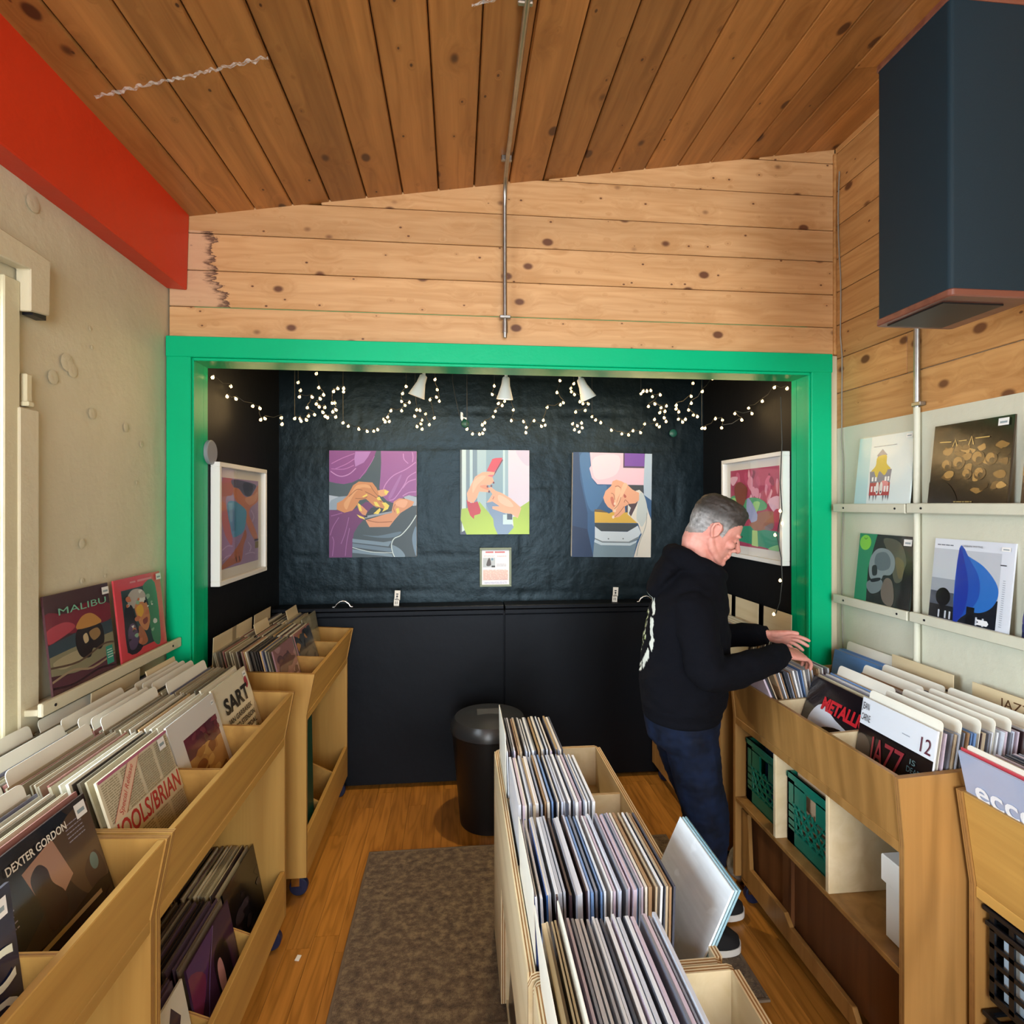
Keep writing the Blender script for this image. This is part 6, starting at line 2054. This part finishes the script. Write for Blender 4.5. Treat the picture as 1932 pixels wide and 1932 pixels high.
for k, pts in enumerate(STRANDS):
    c = Vector((sum(p[0] for p in pts) / len(pts), sum(p[1] for p in pts) / len(pts), max(p[2] for p in pts)))
    root = empty('fairy_light_strand', c)
    tag(root, WORDS[k], 'string lights', 'fairy lights under the alcove ceiling')
    path = []
    P = [Vector(p) for p in pts]
    for i, p in enumerate(P):
        path.append(p - c + Vector((0, 0, 0.016)))
        if i < len(P) - 1:
            m = (p + P[i + 1]) / 2 - c + Vector((0.004 * math.sin(i * 2.1), 0.006 * math.cos(i * 3), 0.010 - 0.06 * (p - P[i + 1]).length))
            path.append(m)
    # lead up to the ceiling hook
    path = [Vector((P[0].x - c.x, P[0].y - c.y, 2.598 - c.z))] + path if k not in (0,) else path
    path = path + [Vector((P[-1].x - c.x, P[-1].y - c.y, 2.598 - c.z))] if k in (1, 3, 4, 5, 6, 10) else path
    # the strand's own warm light
    ld = bpy.data.lights.new('fairy_glow', 'POINT')
    ld.energy = 0.07 * len(pts)
    ld.color = (1.0, 0.66, 0.30)
    ld.shadow_soft_size = 0.12
    lo = bpy.data.objects.new('fairy_glow', ld)
    COL.objects.link(lo)
    lo.location = c + Vector((0, 0.05, -0.10))
    MB().tube(path, 0.0017, 5).build('wire', M['fairy_wire'], root)
    for i, p in enumerate(P):
        b = bpy.data.objects.new('bulb', bulb)
        link(b, root)
        b.location = p - c
        b.rotation_euler = (0.5 * math.sin(i * 1.7), 0.5 * math.cos(i * 2.3), i)
# a strand that drops down the right jamb
VP = [(1.60, 2.625, 2.28), (1.605, 2.622, 2.05), (1.598, 2.624, 1.85), (1.606, 2.622, 1.712), (1.602, 2.640, 1.650), (1.596, 2.650, 1.592), (1.604, 2.625, 1.48), (1.606, 2.622, 1.368), (1.600, 2.632, 1.26), (1.592, 2.655, 1.195)]
root = empty('fairy_light_strand', VP[0])
tag(root, 'fairy light cord hanging straight down beside the right green jamb', 'string lights', 'fairy lights under the alcove ceiling')
c = Vector(VP[0])
MB().tube([Vector(p) - c for p in VP], 0.0028, 6).build('wire', M['fairy_wire'], root, smooth=True)
for i in (3, 4, 5, 7, 9):
    b = bpy.data.objects.new('bulb', bulb)
    link(b, root)
    b.location = Vector(VP[i]) - c + Vector((-0.016 if i % 2 else 0.010, -0.01, 0))
# hanging wire with two pale clips, and two green clips on the wall
o = MB().tube([(-0.03, 3.2, 2.59), (-0.028, 3.2, 2.45), (-0.012, 3.2, 2.36), (0.012, 3.2, 2.25)], 0.002, 5).build('loose_wire', M['fairy_wire'])
tag(o, 'loose dark wire hanging left of the lit centre spotlight', 'wire')
for x, z, lab in ((0.030, 2.255, 'small white paper clip on the loose hanging wire'),):
    o = MB().prism([(-0.012, 0.04), (0.0, 0.035), (0.006, 0.005), (0.022, -0.004), (0.024, 0.006), (0.008, 0.010), (-0.004, -0.012), (-0.012, 0.0)], 'y', 0, 0.004).build('paper_clip', M['white_plastic'])
    o.location = (x, 3.20, z - 0.02)
    tag(o, lab, 'clip')
for x, z, lab in ((0.05, 2.265, 'small round green clip on the wall above the red phone painting'), (1.435, 2.22, 'small round green clip on the wall above the clasped hands painting')):
    o = MB().lathe([(0.026, 0), (0.026, 0.008), (0.018, 0.014), (0.004, 0.015)], 16).build('wall_clip', plain('green_clip_plastic', '#1E5A4C', 0.4), smooth=True)
    o.matrix_local = Matrix.Translation((x, AY - 0.018, z)) @ Matrix.Rotation(math.radians(90), 4, 'X')
    tag(o, lab, 'clip', 'green wall clips')

# ------------------------------------------------------------------ rug and floor bits
t = NT('mottled_rug')
tc = t.n('ShaderNodeTexCoord')
mp = t.n('ShaderNodeMapping')
mp.inputs['Scale'].default_value = (26, 30, 1)
t.l(tc.outputs['Object'], mp.inputs['Vector'])
n1 = t.n('ShaderNodeTexNoise')
n1.inputs['Scale'].default_value = 1.0
n1.inputs['Detail'].default_value = 8
n1.inputs['Roughness'].default_value = 0.7
t.l(mp.outputs[0], n1.inputs['Vector'])
n2 = t.n('ShaderNodeTexNoise')
n2.inputs['Scale'].default_value = 3.0
n2.inputs['Detail'].default_value = 3
t.l(tc.outputs['Object'], n2.inputs['Vector'])
n3 = t.n('ShaderNodeTexNoise')
n3.inputs['Scale'].default_value = 240.0
t.l(tc.outputs['Object'], n3.inputs['Vector'])
col = t.ramp(n1.outputs[0], [(0.36, hexc('#3A2D20')), (0.5, hexc('#6A5841')), (0.64, hexc('#94805F'))])
col = t.mix(t.math('MULTIPLY', n2.outputs[0], 0.5), col, hexc('#5C4B3C'))
t.set(color=col, rough=0.95, spec=0.1, sheen=0.2)
t.bump(t.math('ADD', n3.outputs[0], n1.outputs[0]), 0.6, 0.006)
rug = empty('rug', (-0.433, 1.858, 0))
tag(rug, 'flat brown grey mottled rug running under the centre rack', 'rug')
MB().box(0, 0, 0.001, 1.52, 0.974, 0.009).build('pile', t.mat, rug, bevel=0.003)
M['rug_edge'] = plain('rug_binding', '#6A5A48', 0.95, var=0.15)
for x0, y0_, x1, y1_ in ((-.006, -.006, 1.526, .006), (-.006, .968, 1.526, .980), (-.006, .006, .006, .968), (1.514, .006, 1.526, .968)):
    MB().box(x0, y0_, 0.001, x1, y1_, 0.0105).build('binding', M['rug_edge'], rug, bevel=0.002)
o = MB().prism([(0, 0), (0.016, -0.004), (0.020, 0.022), (0.004, 0.026)], 'z', 0.001, 0.003).build('paper_scrap', M['white_plastic'])
o.location = (-0.62, 2.20, 0)
tag(o, 'tiny white paper scrap on the floor beside the middle left bin', 'paper scrap')

# lumpy grey sack on the floor in the gap between the two right bins
mb = MB()
n_, m_ = 20, 12
vs, fs = [], []
for k in range(m_ + 1):
    ph = math.pi * (0.06 + 0.88 * k / m_)
    for i in range(n_):
        tt = 2 * math.pi * i / n_
        v = Vector((0.10 * math.sin(ph) * math.cos(tt), 0.052 * math.sin(ph) * math.sin(tt), 0.095 * math.cos(ph) + 0.09))
        v += 0.012 * Vector((noise.noise(v * 22), noise.noise(v * 22 + Vector((5, 1, 2))) * .6, noise.noise(v * 18 + Vector((9, 4, 1)))))
        v.z = max(v.z, 0.002)
        vs.append(v)
for k in range(m_):
    for i in range(n_):
        j = (i + 1) % n_
        fs.append([k * n_ + i, k * n_ + j, (k + 1) * n_ + j, (k + 1) * n_ + i])
fs += [list(range(n_))[::-1], [m_ * n_ + i for i in range(n_)]]
o = mb.add(vs, fs).build('cloth_sack', plain('speckled_grey_cloth', '#77736A', 0.95, var=0.35, vscale=70), smooth=True)
o.location = (1.335, 2.452, 0)
tag(o, 'speckled grey cloth sack on the floor between the two right bins', 'sack')

# ------------------------------------------------------------------ the man browsing records
def loft_rings(mb, rings):
    n = len(rings[0])
    vs = [p for r in rings for p in r]
    fs = []
    for k in range(len(rings) - 1):
        for i in range(n):
            j = (i + 1) % n
            fs.append([k * n + i, k * n + j, (k + 1) * n + j, (k + 1) * n + i])
    fs += [list(range(n))[::-1], [(len(rings) - 1) * n + i for i in range(n)]]
    mb.add(vs, fs)


def ring(c, rx, ry, n=28, e=2.3, tilt=0.0):
    out = []
    for i in range(n):
        t = 2 * math.pi * i / n
        ct, st = math.cos(t), math.sin(t)
        x = rx * math.copysign(abs(ct) ** (2 / e), ct)
        y = ry * math.copysign(abs(st) ** (2 / e), st)
        out.append(Vector((c[0] + x, c[1] + y, c[2] + tilt * x)))
    return out


def ellipsoid(mb, c, r, rot=None, n=14):
    vs, fs = [], []
    m = n // 2 + 2
    for k in range(1, m):
        ph = math.pi * k / m
        for i in range(n):
            t = 2 * math.pi * i / n
            v = Vector((r[0] * math.sin(ph) * math.cos(t), r[1] * math.sin(ph) * math.sin(t), r[2] * math.cos(ph)))
            if rot is not None:
                v = rot @ v
            vs.append(v + Vector(c))
    for k in range(m - 2):
        for i in range(n):
            j = (i + 1) % n
            fs.append([k * n + i, (k + 1) * n + i, (k + 1) * n + j, k * n + j])
    fs += [list(range(n)), [(m - 2) * n + i for i in range(n)][::-1]]
    mb.add(vs, fs)


def limb(mb, pts, radii, n=16, sub=4):
    P, R_ = [], []
    for i in range(len(pts) - 1):
        p0, p1, p2, p3 = (Vector(pts[max(0, min(len(pts) - 1, i + k))]) for k in (-1, 0, 1, 2))
        for k in range(sub):
            t = k / sub
            P.append(0.5 * (2 * p1 + (p2 - p0) * t + (2 * p0 - 5 * p1 + 4 * p2 - p3) * t * t + (3 * p1 - p0 - 3 * p2 + p3) * t ** 3))
            R_.append(radii[i] * (1 - t) + radii[i + 1] * t)
    P.append(Vector(pts[-1]))
    R_.append(radii[-1])
    d0, d1 = (P[0] - P[1]).normalized(), (P[-1] - P[-2]).normalized()
    P = [P[0] + d0 * R_[0] * .75, P[0] + d0 * R_[0] * .45] + P + [P[-1] + d1 * R_[-1] * .45, P[-1] + d1 * R_[-1] * .75]
    R_ = [R_[0] * .35, R_[0] * .8] + R_ + [R_[-1] * .8, R_[-1] * .35]
    mb.tube(P, R_, n)


def fuse(name, mb, voxel, smooth_it, mat, parent=None):
    """melts overlapping closed shapes into one continuous skin"""
    me = mb.mesh(name)
    fix_normals(me)
    o = bpy.data.objects.new(name, me)
    bench = bpy.data.scenes.new('bench')          # a scene of its own keeps the evaluation small
    bench.collection.objects.link(o)
    r = o.modifiers.new('remesh', 'REMESH')
    r.mode = 'VOXEL'
    r.voxel_size = voxel
    if smooth_it:
        s = o.modifiers.new('smooth', 'SMOOTH')
        s.factor = 0.5
        s.iterations = smooth_it
    with bpy.context.temp_override(scene=bench, view_layer=bench.view_layers[0]):
        dg = bpy.context.evaluated_depsgraph_get()
    me2 = bpy.data.meshes.new_from_object(o.evaluated_get(dg))
    bpy.data.scenes.remove(bench)
    bpy.data.objects.remove(o)
    bpy.data.meshes.remove(me)
    me2.name = name
    me2.materials.clear()
    me2.materials.append(mat)
    me2.polygons.foreach_set('use_smooth', [True] * len(me2.polygons))
    ob = bpy.data.objects.new(name, me2)
    if parent is not None:
        ob.parent = parent
    COL.objects.link(ob)
    return ob


t = NT('skin')
tc = t.n('ShaderNodeTexCoord')
nz = t.n('ShaderNodeTexNoise')
nz.inputs['Scale'].default_value = 26
nz.inputs['Detail'].default_value = 4
t.l(tc.outputs['Object'], nz.inputs['Vector'])
t.set(color=t.ramp(nz.outputs[0], [(0.3, hexc('#C07E70')), (0.7, hexc('#D49A8C'))]), rough=0.5, sss=0.12, spec=0.4)
t.b.inputs['Subsurface Radius'].default_value = (0.012, 0.005, 0.003)
M['skin'] = t.mat

TURN = Matrix.Translation((.93, 2.16, 0)) @ Matrix.Rotation(math.radians(-20), 4, 'Z') @ Matrix.Translation((-.93, -2.16, 0))


def tw(p):
    """turns a point with the trunk, a little towards the room"""
    return TURN @ Vector(p)


HEAD = Matrix.Translation((1.018, 2.135, 1.640)) @ Matrix.Rotation(math.radians(-15), 4, 'Z') @ Matrix.Rotation(math.radians(27), 4, 'Y')
HINV = HEAD.inverted()


def hl(x, y, z):
    return HEAD @ Vector((x, y, z))


body = MB()
secs = [(0.124, .022, -.038, .022), (0.117, .050, -.062, .046), (0.100, .074, -.084, .061), (0.070, .090, -.097, .072), (0.035, .096, -.101, .076), (0.012, .094, -.099, .0765),
        (-0.012, .087, -.092, .074), (-0.035, .087, -.080, .070), (-0.058, .087, -.062, .065), (-0.080, .083, -.040, .056), (-0.098, .079, -.018, .044), (-0.112, .068, .012, .026)]
rings = []
for z, xf, xb, hw in secs:
    c = ((xf + xb) / 2, 0, z)
    rings.append([HEAD @ p for p in ring(c, (xf - xb) / 2, hw, 30, 2.25)])
loft_rings(body, rings)
# face: brow, nose, cheeks, lips, chin, jaw, ears
H3 = HEAD.to_3x3()
body.tube([hl(.088, 0, .020), hl(.097, 0, .008), hl(.108, 0, -.012), hl(.119, 0, -.030), hl(.115, 0, -.038)], [.008, .0085, .0105, .0125, .009], 12)
for s in (-1, 1):
    ellipsoid(body, hl(.104, s * .012, -.034), (.011, .008, .0085), H3)
    ellipsoid(body, hl(.086, s * .030, .022), (.013, .024, .0085), H3)
    ellipsoid(body, hl(.070, s * .047, -.022), (.022, .020, .018), H3)
    body.tube([hl(-.010, s * .064, -.030), hl(.010, s * .060, -.060), hl(.045, s * .042, -.085), hl(.070, s * .020, -.100)], [.015, .016, .015, .015], 10)
    # ear: rim, lobe and the bowl behind
    e = [(-.004, .078, -.022), (.006, .080, -.008), (.008, .082, .012), (.002, .085, .028), (-.012, .088, .033), (-.024, .089, .024), (-.026, .087, .006), (-.018, .083, -.012), (-.008, .079, -.026)]
    body.tube([hl(a, s * b, c) for a, b, c in e], [.0055, .005, .0045, .0048, .0055, .0055, .0055, .006, .0068], 8)
    ellipsoid(body, hl(-.008, s * .077, .004), (.016, .0055, .024), H3)
    # eyelids
    ellipsoid(body, hl(.083, s * .030, .000), (.010, .016, .0085), H3)
ellipsoid(body, hl(.090, 0, -.050), (.012, .026, .012), H3)
ellipsoid(body, hl(.097, 0, -.0575), (.008, .022, .0052), H3)
ellipsoid(body, hl(.0955, 0, -.0685), (.008, .020, .0062), H3)
ellipsoid(body, hl(.086, 0, -.078), (.012, .026, .012), H3)
ellipsoid(body, hl(.084, 0, -.098), (.016, .024, .016), H3)
ellipsoid(body, hl(.050, 0, -.100), (.036, .038, .018), H3)
# neck into the shoulders
limb(body, [hl(-.025, 0, .0), hl(-.035, 0, -.06), tw((0.968, 2.17, 1.520)), tw((0.948, 2.17, 1.450))], [.062, .063, .066, .078], 20)
# trunk
trunk = [(0.90, .90, .130, .165), (1.00, .905, .130, .165), (1.15, .912, .128, .165), (1.30, .920, .120, .180), (1.40, .935, .095, .170), (1.46, .950, .060, .090)]
loft_rings(body, [[TURN @ q for q in ring((cx, 2.17, z), rx, ry, 28)] for z, cx, rx, ry in trunk])
# arms
SH_R, EL_R, WR_R = tuple(tw((.930, 2.005, 1.365))), (.905, 1.920, 1.140), (1.235, 2.010, 1.178)
SH_L, EL_L, WR_L = tuple(tw((.935, 2.335, 1.365))), (1.085, 2.385, 1.165), (1.268, 2.200, 1.205)
limb(body, [SH_R, EL_R, WR_R], [.052, .042, .028])
limb(body, [SH_L, EL_L, WR_L], [.052, .042, .028])
# legs
limb(body, [(.900, 2.090, .90), (.955, 2.075, .50), (.930, 2.090, .09)], [.075, .052, .038])
limb(body, [(.905, 2.250, .90), (1.005, 2.250, .50), (1.040, 2.262, .09)], [.075, .052, .038])


def hand(mb, M4, mirror, bends, spread, thumb):
    """palm, four unequal fingers with knuckle bends and a thumb; x = along the fingers, z = back of the hand, +y = thumb side"""
    sg = -1 if mirror else 1

    def P(x, y, z):
        return M4 @ Vector((x, sg * y, z))
    R3 = M4.to_3x3()
    # palm as a flattened loft
    rg = []
    for x, hw, th, cy in ((-.02, .026, .019, 0), (.0, .028, .018, 0), (.025, .036, .0155, .001), (.055, .041, .0135, .001), (.080, .040, .0115, -.001), (.092, .036, .009, -.001)):
        rr = []
        for i in range(18):
            a = 2 * math.pi * i / 18
            rr.append(P(x, cy + hw * math.cos(a), th * math.sin(a) - .002))
        rg.append(rr)
    loft_rings(mb, rg)
    for (y0, L, r), b, sp in zip(((.030, .070, .0088), (.010, .079, .0090), (-.011, .073, .0086), (-.031, .057, .0077)), bends, spread):
        p = Vector((.085, y0, 0.0))
        ang = 0.0
        pts, rad = [P(.060, y0 * .9, -.001), P(*p)], [r * 1.02, r * 1.05]
        for k, fr in enumerate((.46, .30, .24)):
            ang += b[k]
            d = Vector((math.cos(ang) * math.cos(sp), math.sin(sp), -math.sin(ang)))
            p = p + d * L * fr
            pts.append(P(*p))
            rad.append(r * (1.0, .93, .80)[k])
        limb(mb, pts, rad, 10, 3)
    pts = [P(.012, .020, -.004), P(.034, .042, -.010), P(*thumb[0]), P(*thumb[1])]
    limb(mb, pts, [.016, .0135, .0105, .0088], 10, 3)
    ellipsoid(mb, P(.028, .026, -.009), (.026, .016, .013), R3)


def hand_frame(w, tip, up):
    x = (Vector(tip) - Vector(w)).normalized()
    z = Vector(up)
    z = (z - x * z.dot(x)).normalized()
    y = z.cross(x)
    return Matrix(((x.x, y.x, z.x, w[0]), (x.y, y.y, z.y, w[1]), (x.z, y.z, z.z, w[2]), (0, 0, 0, 1)))


HR = hand_frame((1.245, 2.014, 1.180), (1.40, 2.062, 1.150), (0.15, -0.35, 1))
HL = hand_frame((1.278, 2.192, 1.206), (1.44, 2.172, 1.172), (-0.10, 0.75, 0.8))
hand(body, HR, False, [(.35, .55, .35), (.40, .60, .35), (.42, .60, .40), (.45, .62, .40)], [.10, .02, -.05, -.14], [(.062, .058, -.018), (.088, .060, -.030)])
hand(body, HL, True, [(.10, .18, .15), (.14, .22, .18), (.20, .28, .20), (.26, .34, .25)], [.14, .03, -.06, -.18], [(.060, .064, -.014), (.086, .074, -.018)])
man = fuse('person', body, 0.0035, 3, M['skin'])
tag(man, 'man in a black hoodie and dark jeans leaning over the right bin, flipping records', 'person')

# ---- hair: grown from the scalp part of the head
hair_line = [(-.12, -.046), (-.085, -.046), (-.060, -.034), (-.040, -.020), (-.030, .028), (.004, .034), (.012, -.004), (.030, -.010), (.036, .030), (.052, .052), (.072, .066), (.11, .074)]


def hline(x):
    for (x0, z0), (x1, z1) in zip(hair_line[:-1], hair_line[1:]):
        if x <= x1:
            return z0 + (z1 - z0) * max(0, min(1, (x - x0) / (x1 - x0)))
    return hair_line[-1][1]


bm = bmesh.new()
bm.from_mesh(man.data)
bm.verts.ensure_lookup_table()
keep = {}
for v in bm.verts:
    if v.co.z > 1.52 and v.co.x > .86:
        q = HINV @ v.co
        ear = (abs(q.y) > .0795) and q.z < .038 and q.z > -.04
        d = q.z - hline(q.x)
        if q.z > -.075 and d > -.004 and not ear and q.x < .115:
            keep[v.index] = (q, d)
vs, idx, fs, cols = [], {}, [], []
bm.normal_update()
for f in bm.faces:
    if all(v.index in keep for v in f.verts):
        for v in f.verts:
            if v.index not in idx:
                q, d = keep[v.index]
                g = min(1.0, max(0.0, d / (0.065 if q.x < -.03 else 0.034)))
                top = max(0.0, min(1.0, (q.z - .03) / .08))
                front = max(0.0, min(1.0, (q.x - .02) / .07))
                th = 0.0012 + (0.0050 + 0.012 * top + 0.007 * front * top) * g ** 0.8
                st = noise.noise(Vector((q.x * 40, q.y * 90, q.z * 90))) * .6 + noise.noise(Vector((q.x * 120, q.y * 240, q.z * 200))) * .4
                th *= 1 + 0.30 * st * g
                idx[v.index] = len(vs)
                vs.append(v.co + v.normal * th)
                side = max(0.0, min(1.0, (.068 - q.z) / .05))
                nape = max(0.0, min(1.0, (-.02 - q.z) / .02)) if q.x < -.05 else 0
                gcol = Vector((.036, .030, .026)).lerp(Vector((.33, .325, .32)), min(1, side * (0.75 + .5 * st)))
                if nape:
                    gcol = gcol.lerp(Vector((.20, .17, .155)), nape)
                gcol = gcol * (1 + .45 * st)
                cols.append((max(.01, gcol.x), max(.01, gcol.y), max(.01, gcol.z), 1))
        fs.append([idx[v.index] for v in f.verts])
bm.free()
me = bpy.data.meshes.new('hair')
me.from_pydata(vs, [], fs)
at = me.color_attributes.new('Col', 'FLOAT_COLOR', 'POINT')
for i, c in enumerate(cols):
    at.data[i].color = c
t = NT('greying_hair')
a_ = t.n('ShaderNodeAttribute', attribute_name='Col')
t.set(color=a_.outputs['Color'], rough=0.55, spec=0.35)
me.materials.append(t.mat)
me.polygons.foreach_set('use_smooth', [True] * len(me.polygons))
hair = link(bpy.data.objects.new('hair', me), man)
M['brow_hair'] = plain('brow_hair', '#4A3A33', 0.7)
M['eye_white'] = plain('eye_white', '#D9D2CC', 0.3)
M['eye_dark'] = plain('eye_dark', '#241C1A', 0.3)
for s in (-1, 1):
    MB().tube([hl(.099, s * .014, .022), hl(.099, s * .028, .028), hl(.090, s * .043, .024)], [.0028, .0036, .0018], 6).build('eyebrow', M['brow_hair'], man, smooth=True)
    MB().tube([hl(.0925, s * .020, -.002), hl(.0940, s * .030, -.0045), hl(.0885, s * .041, -.0025)], [.0013, .0020, .0011], 6).build('eyelashes', M['eye_dark'], man, smooth=True)
MB().tube([hl(.0965, -.018, -.0630), hl(.1005, 0, -.0628), hl(.0965, .018, -.0630)], [.0008, .0010, .0008], 6).build('lip_line', plain('lip_line', '#7A3A38', 0.5), man, smooth=True)

# ---- clothes
t = NT('black_hoodie_fleece')
tc = t.n('ShaderNodeTexCoord')
nz = t.n('ShaderNodeTexNoise')
nz.inputs['Scale'].default_value = 420
t.l(tc.outputs['Object'], nz.inputs['Vector'])
n2 = t.n('ShaderNodeTexNoise')
n2.inputs['Scale'].default_value = 9
n2.inputs['Detail'].default_value = 3
t.l(tc.outputs['Object'], n2.inputs['Vector'])
at_ = t.n('ShaderNodeAttribute', attribute_name='Col')
t.set(color=at_.outputs['Color'], rough=0.95, spec=0.1)
t.bump(t.math('MULTIPLY_ADD', n2.outputs[0], 2.0, nz.outputs[0]), 0.35, 0.006)
M['hoodie'] = t.mat
hd = MB()
tors = [(0.925, .898, .150, .198), (0.945, .899, .160, .208), (0.965, .900, .166, .214), (1.05, .905, .170, .216), (1.15, .911, .168, .217), (1.25, .917, .163, .222), (1.34, .925, .150, .226), (1.39, .934, .134, .216), (1.43, .943, .118, .185), (1.465, .952, .104, .142), (1.505, .966, .088, .098)]
loft_rings(hd, [[TURN @ q for q in ring((cx, 2.17, z), rx, ry, 40)] for z, cx, rx, ry in tors])
limb(hd, [SH_R, (.885, 1.955, 1.25), EL_R, (1.07, 1.950, 1.152), (1.190, 1.990, 1.172), (1.222, 2.004, 1.176)], [.080, .075, .068, .058, .050, .043], 20)
limb(hd, [SH_L, (1.055, 2.375, 1.27), EL_L, (1.17, 2.300, 1.178), (1.232, 2.228, 1.198), (1.258, 2.207, 1.203)], [.080, .072, .066, .056, .047, .040], 20)
# cuffs
hd.cyl((1.205, 1.997, 1.174), (1.246, 2.013, 1.180), .040, .038, 20)
hd.cyl((1.245, 2.218, 1.201), (1.281, 2.190, 1.206), .038, .036, 20)
# hood lying on the back and round the neck
limb(hd, [tw(q) for q in ((1.050, 2.17, 1.465), (1.022, 2.105, 1.482), (.955, 2.080, 1.510), (.895, 2.095, 1.535), (.866, 2.17, 1.545), (.895, 2.245, 1.535), (.955, 2.260, 1.510), (1.022, 2.235, 1.482), (1.050, 2.17, 1.465))], [.026, .030, .036, .042, .046, .042, .036, .030, .026], 12)
T3 = TURN.to_3x3()
ellipsoid(hd, tw((.838, 2.17, 1.470)), (.046, .128, .098), T3 @ Matrix.Rotation(math.radians(32), 3, 'Y'), 24)
ellipsoid(hd, tw((.808, 2.17, 1.425)), (.040, .095, .062), T3 @ Matrix.Rotation(math.radians(28), 3, 'Y'), 24)
ellipsoid(hd, tw((.865, 2.17, 1.505)), (.055, .120, .050), T3, 24)
# ribbed hem
loft_rings(hd, [[TURN @ q for q in ring((.898, 2.17, z), rx, ry, 40)] for z, rx, ry in ((.905, .150, .198), (.915, .156, .203), (.940, .156, .203), (.950, .150, .198))])
hood = fuse('hoodie', hd, 0.005, 10, M['hoodie'], man)
me = hood.data
n_v = len(me.vertices)
at = me.color_attributes.new('Col', 'FLOAT_COLOR', 'POINT')
me.calc_loop_triangles()
nrm = [v.normal.copy() for v in me.vertices]
base = (0.0030, 0.0034, 0.0056, 1)
for i, v in enumerate(me.vertices):
    p = v.co
    # soft folds of the cloth
    f = 0.010 * noise.noise(Vector((p.x * 9, p.y * 9, p.z * 13))) + 0.004 * noise.noise(Vector((p.x * 24, p.y * 20, p.z * 34)))
    if p.z < .96:
        f *= .3
    v.co = p + nrm[i] * f
    c = base
    # worn white and green graphic on the back
    q = TURN.inverted() @ p
    if q.x < .82 and 1.06 < p.z < 1.40 and 2.00 < q.y < 2.34 and nrm[i].x < -.3:
        u, w = (q.y - 2.17) / .15, (p.z - 1.23) / .16
        rr = math.hypot(u, w)
        if abs(rr - 0.93) < .09 and noise.noise(Vector((p.y * 40, p.z * 40, 2))) > -.15:
            c = (.62, .66, .60, 1)
        elif rr < .55 and noise.noise(Vector((p.y * 60, p.z * 60, 9))) > .05:
            c = (.30, .36, .14, 1) if noise.noise(Vector((p.y * 90, p.z * 90, 4))) > 0 else (.55, .58, .5, 1)
    at.data[i].color = c
me.update()

t = NT('dark_denim')
tc = t.n('ShaderNodeTexCoord')
nz = t.n('ShaderNodeTexNoise')
nz.inputs['Scale'].default_value = 14
nz.inputs['Detail'].default_value = 6
t.l(tc.outputs['Object'], nz.inputs['Vector'])
wv = t.n('ShaderNodeTexNoise')
wv.inputs['Scale'].default_value = 600
t.l(tc.outputs['Object'], wv.inputs['Vector'])
t.set(color=t.ramp(nz.outputs[0], [(0.35, hexc('#040A18')), (0.7, hexc('#0B1932'))]), rough=0.85, spec=0.2)
t.bump(wv.outputs[0], 0.3, 0.003)
jn = MB()
loft_rings(jn, [[TURN @ q for q in ring((cx, 2.17, z), rx, ry, 36)] for z, cx, rx, ry in ((.800, .905, .120, .165), (.83, .903, .142, .186), (.90, .900, .150, .194), (.955, .899, .146, .188))])
limb(jn, [(.900, 2.092, .86), (.935, 2.080, .66), (.965, 2.075, .50), (.945, 2.082, .30), (.925, 2.090, .08)], [.108, .092, .080, .072, .070], 20)
limb(jn, [(.905, 2.248, .86), (.955, 2.250, .66), (1.010, 2.250, .50), (1.025, 2.256, .30), (1.030, 2.262, .08)], [.108, .092, .080, .072, .070], 20)
jeans = fuse('jeans', jn, 0.006, 4, t.mat, man)
jn_n = [v.normal.copy() for v in jeans.data.vertices]
for i, v in enumerate(jeans.data.vertices):
    p = v.co
    v.co = p + jn_n[i] * (0.006 * noise.noise(Vector((p.x * 14, p.y * 14, p.z * 9))) + 0.003 * noise.noise(Vector((p.x * 34, p.y * 30, p.z * 50))))
M['shoe_sole'] = plain('white_shoe_sole', '#D8D4CC', 0.6)
M['shoe_upper'] = plain('black_shoe_canvas', '#0A0A0C', 0.8)
for ax, ay in ((.925, 2.090), (1.032, 2.262)):
    out = [(ax - .085, ay - .022), (ax - .06, ay - .036), (ax + .02, ay - .040), (ax + .10, ay - .050), (ax + .155, ay - .040), (ax + .178, ay - .012), (ax + .178, ay + .012), (ax + .155, ay + .038), (ax + .10, ay + .046), (ax + .02, ay + .038), (ax - .06, ay + .036), (ax - .085, ay + .022)]
    s_ = MB().prism(smooth_poly(out, True, 3), 'z', 0.0105, 0.036).build('shoe_sole', M['shoe_sole'], man, smooth=True)
    up = MB()
    rg = []
    for z, k, dx in ((.034, .97, 0), (.055, .95, -.001), (.075, .84, -.010), (.092, .66, -.028), (.110, .52, -.046)):
        rg.append([Vector((ax + .045 + dx + (p[0] - ax - .045) * k, ay + (p[1] - ay) * (k if k > .8 else .85), z)) for p in smooth_poly(out, True, 3)])
    loft_rings(up, rg)
    up.build('shoe_upper', M['shoe_upper'], man, smooth=True)
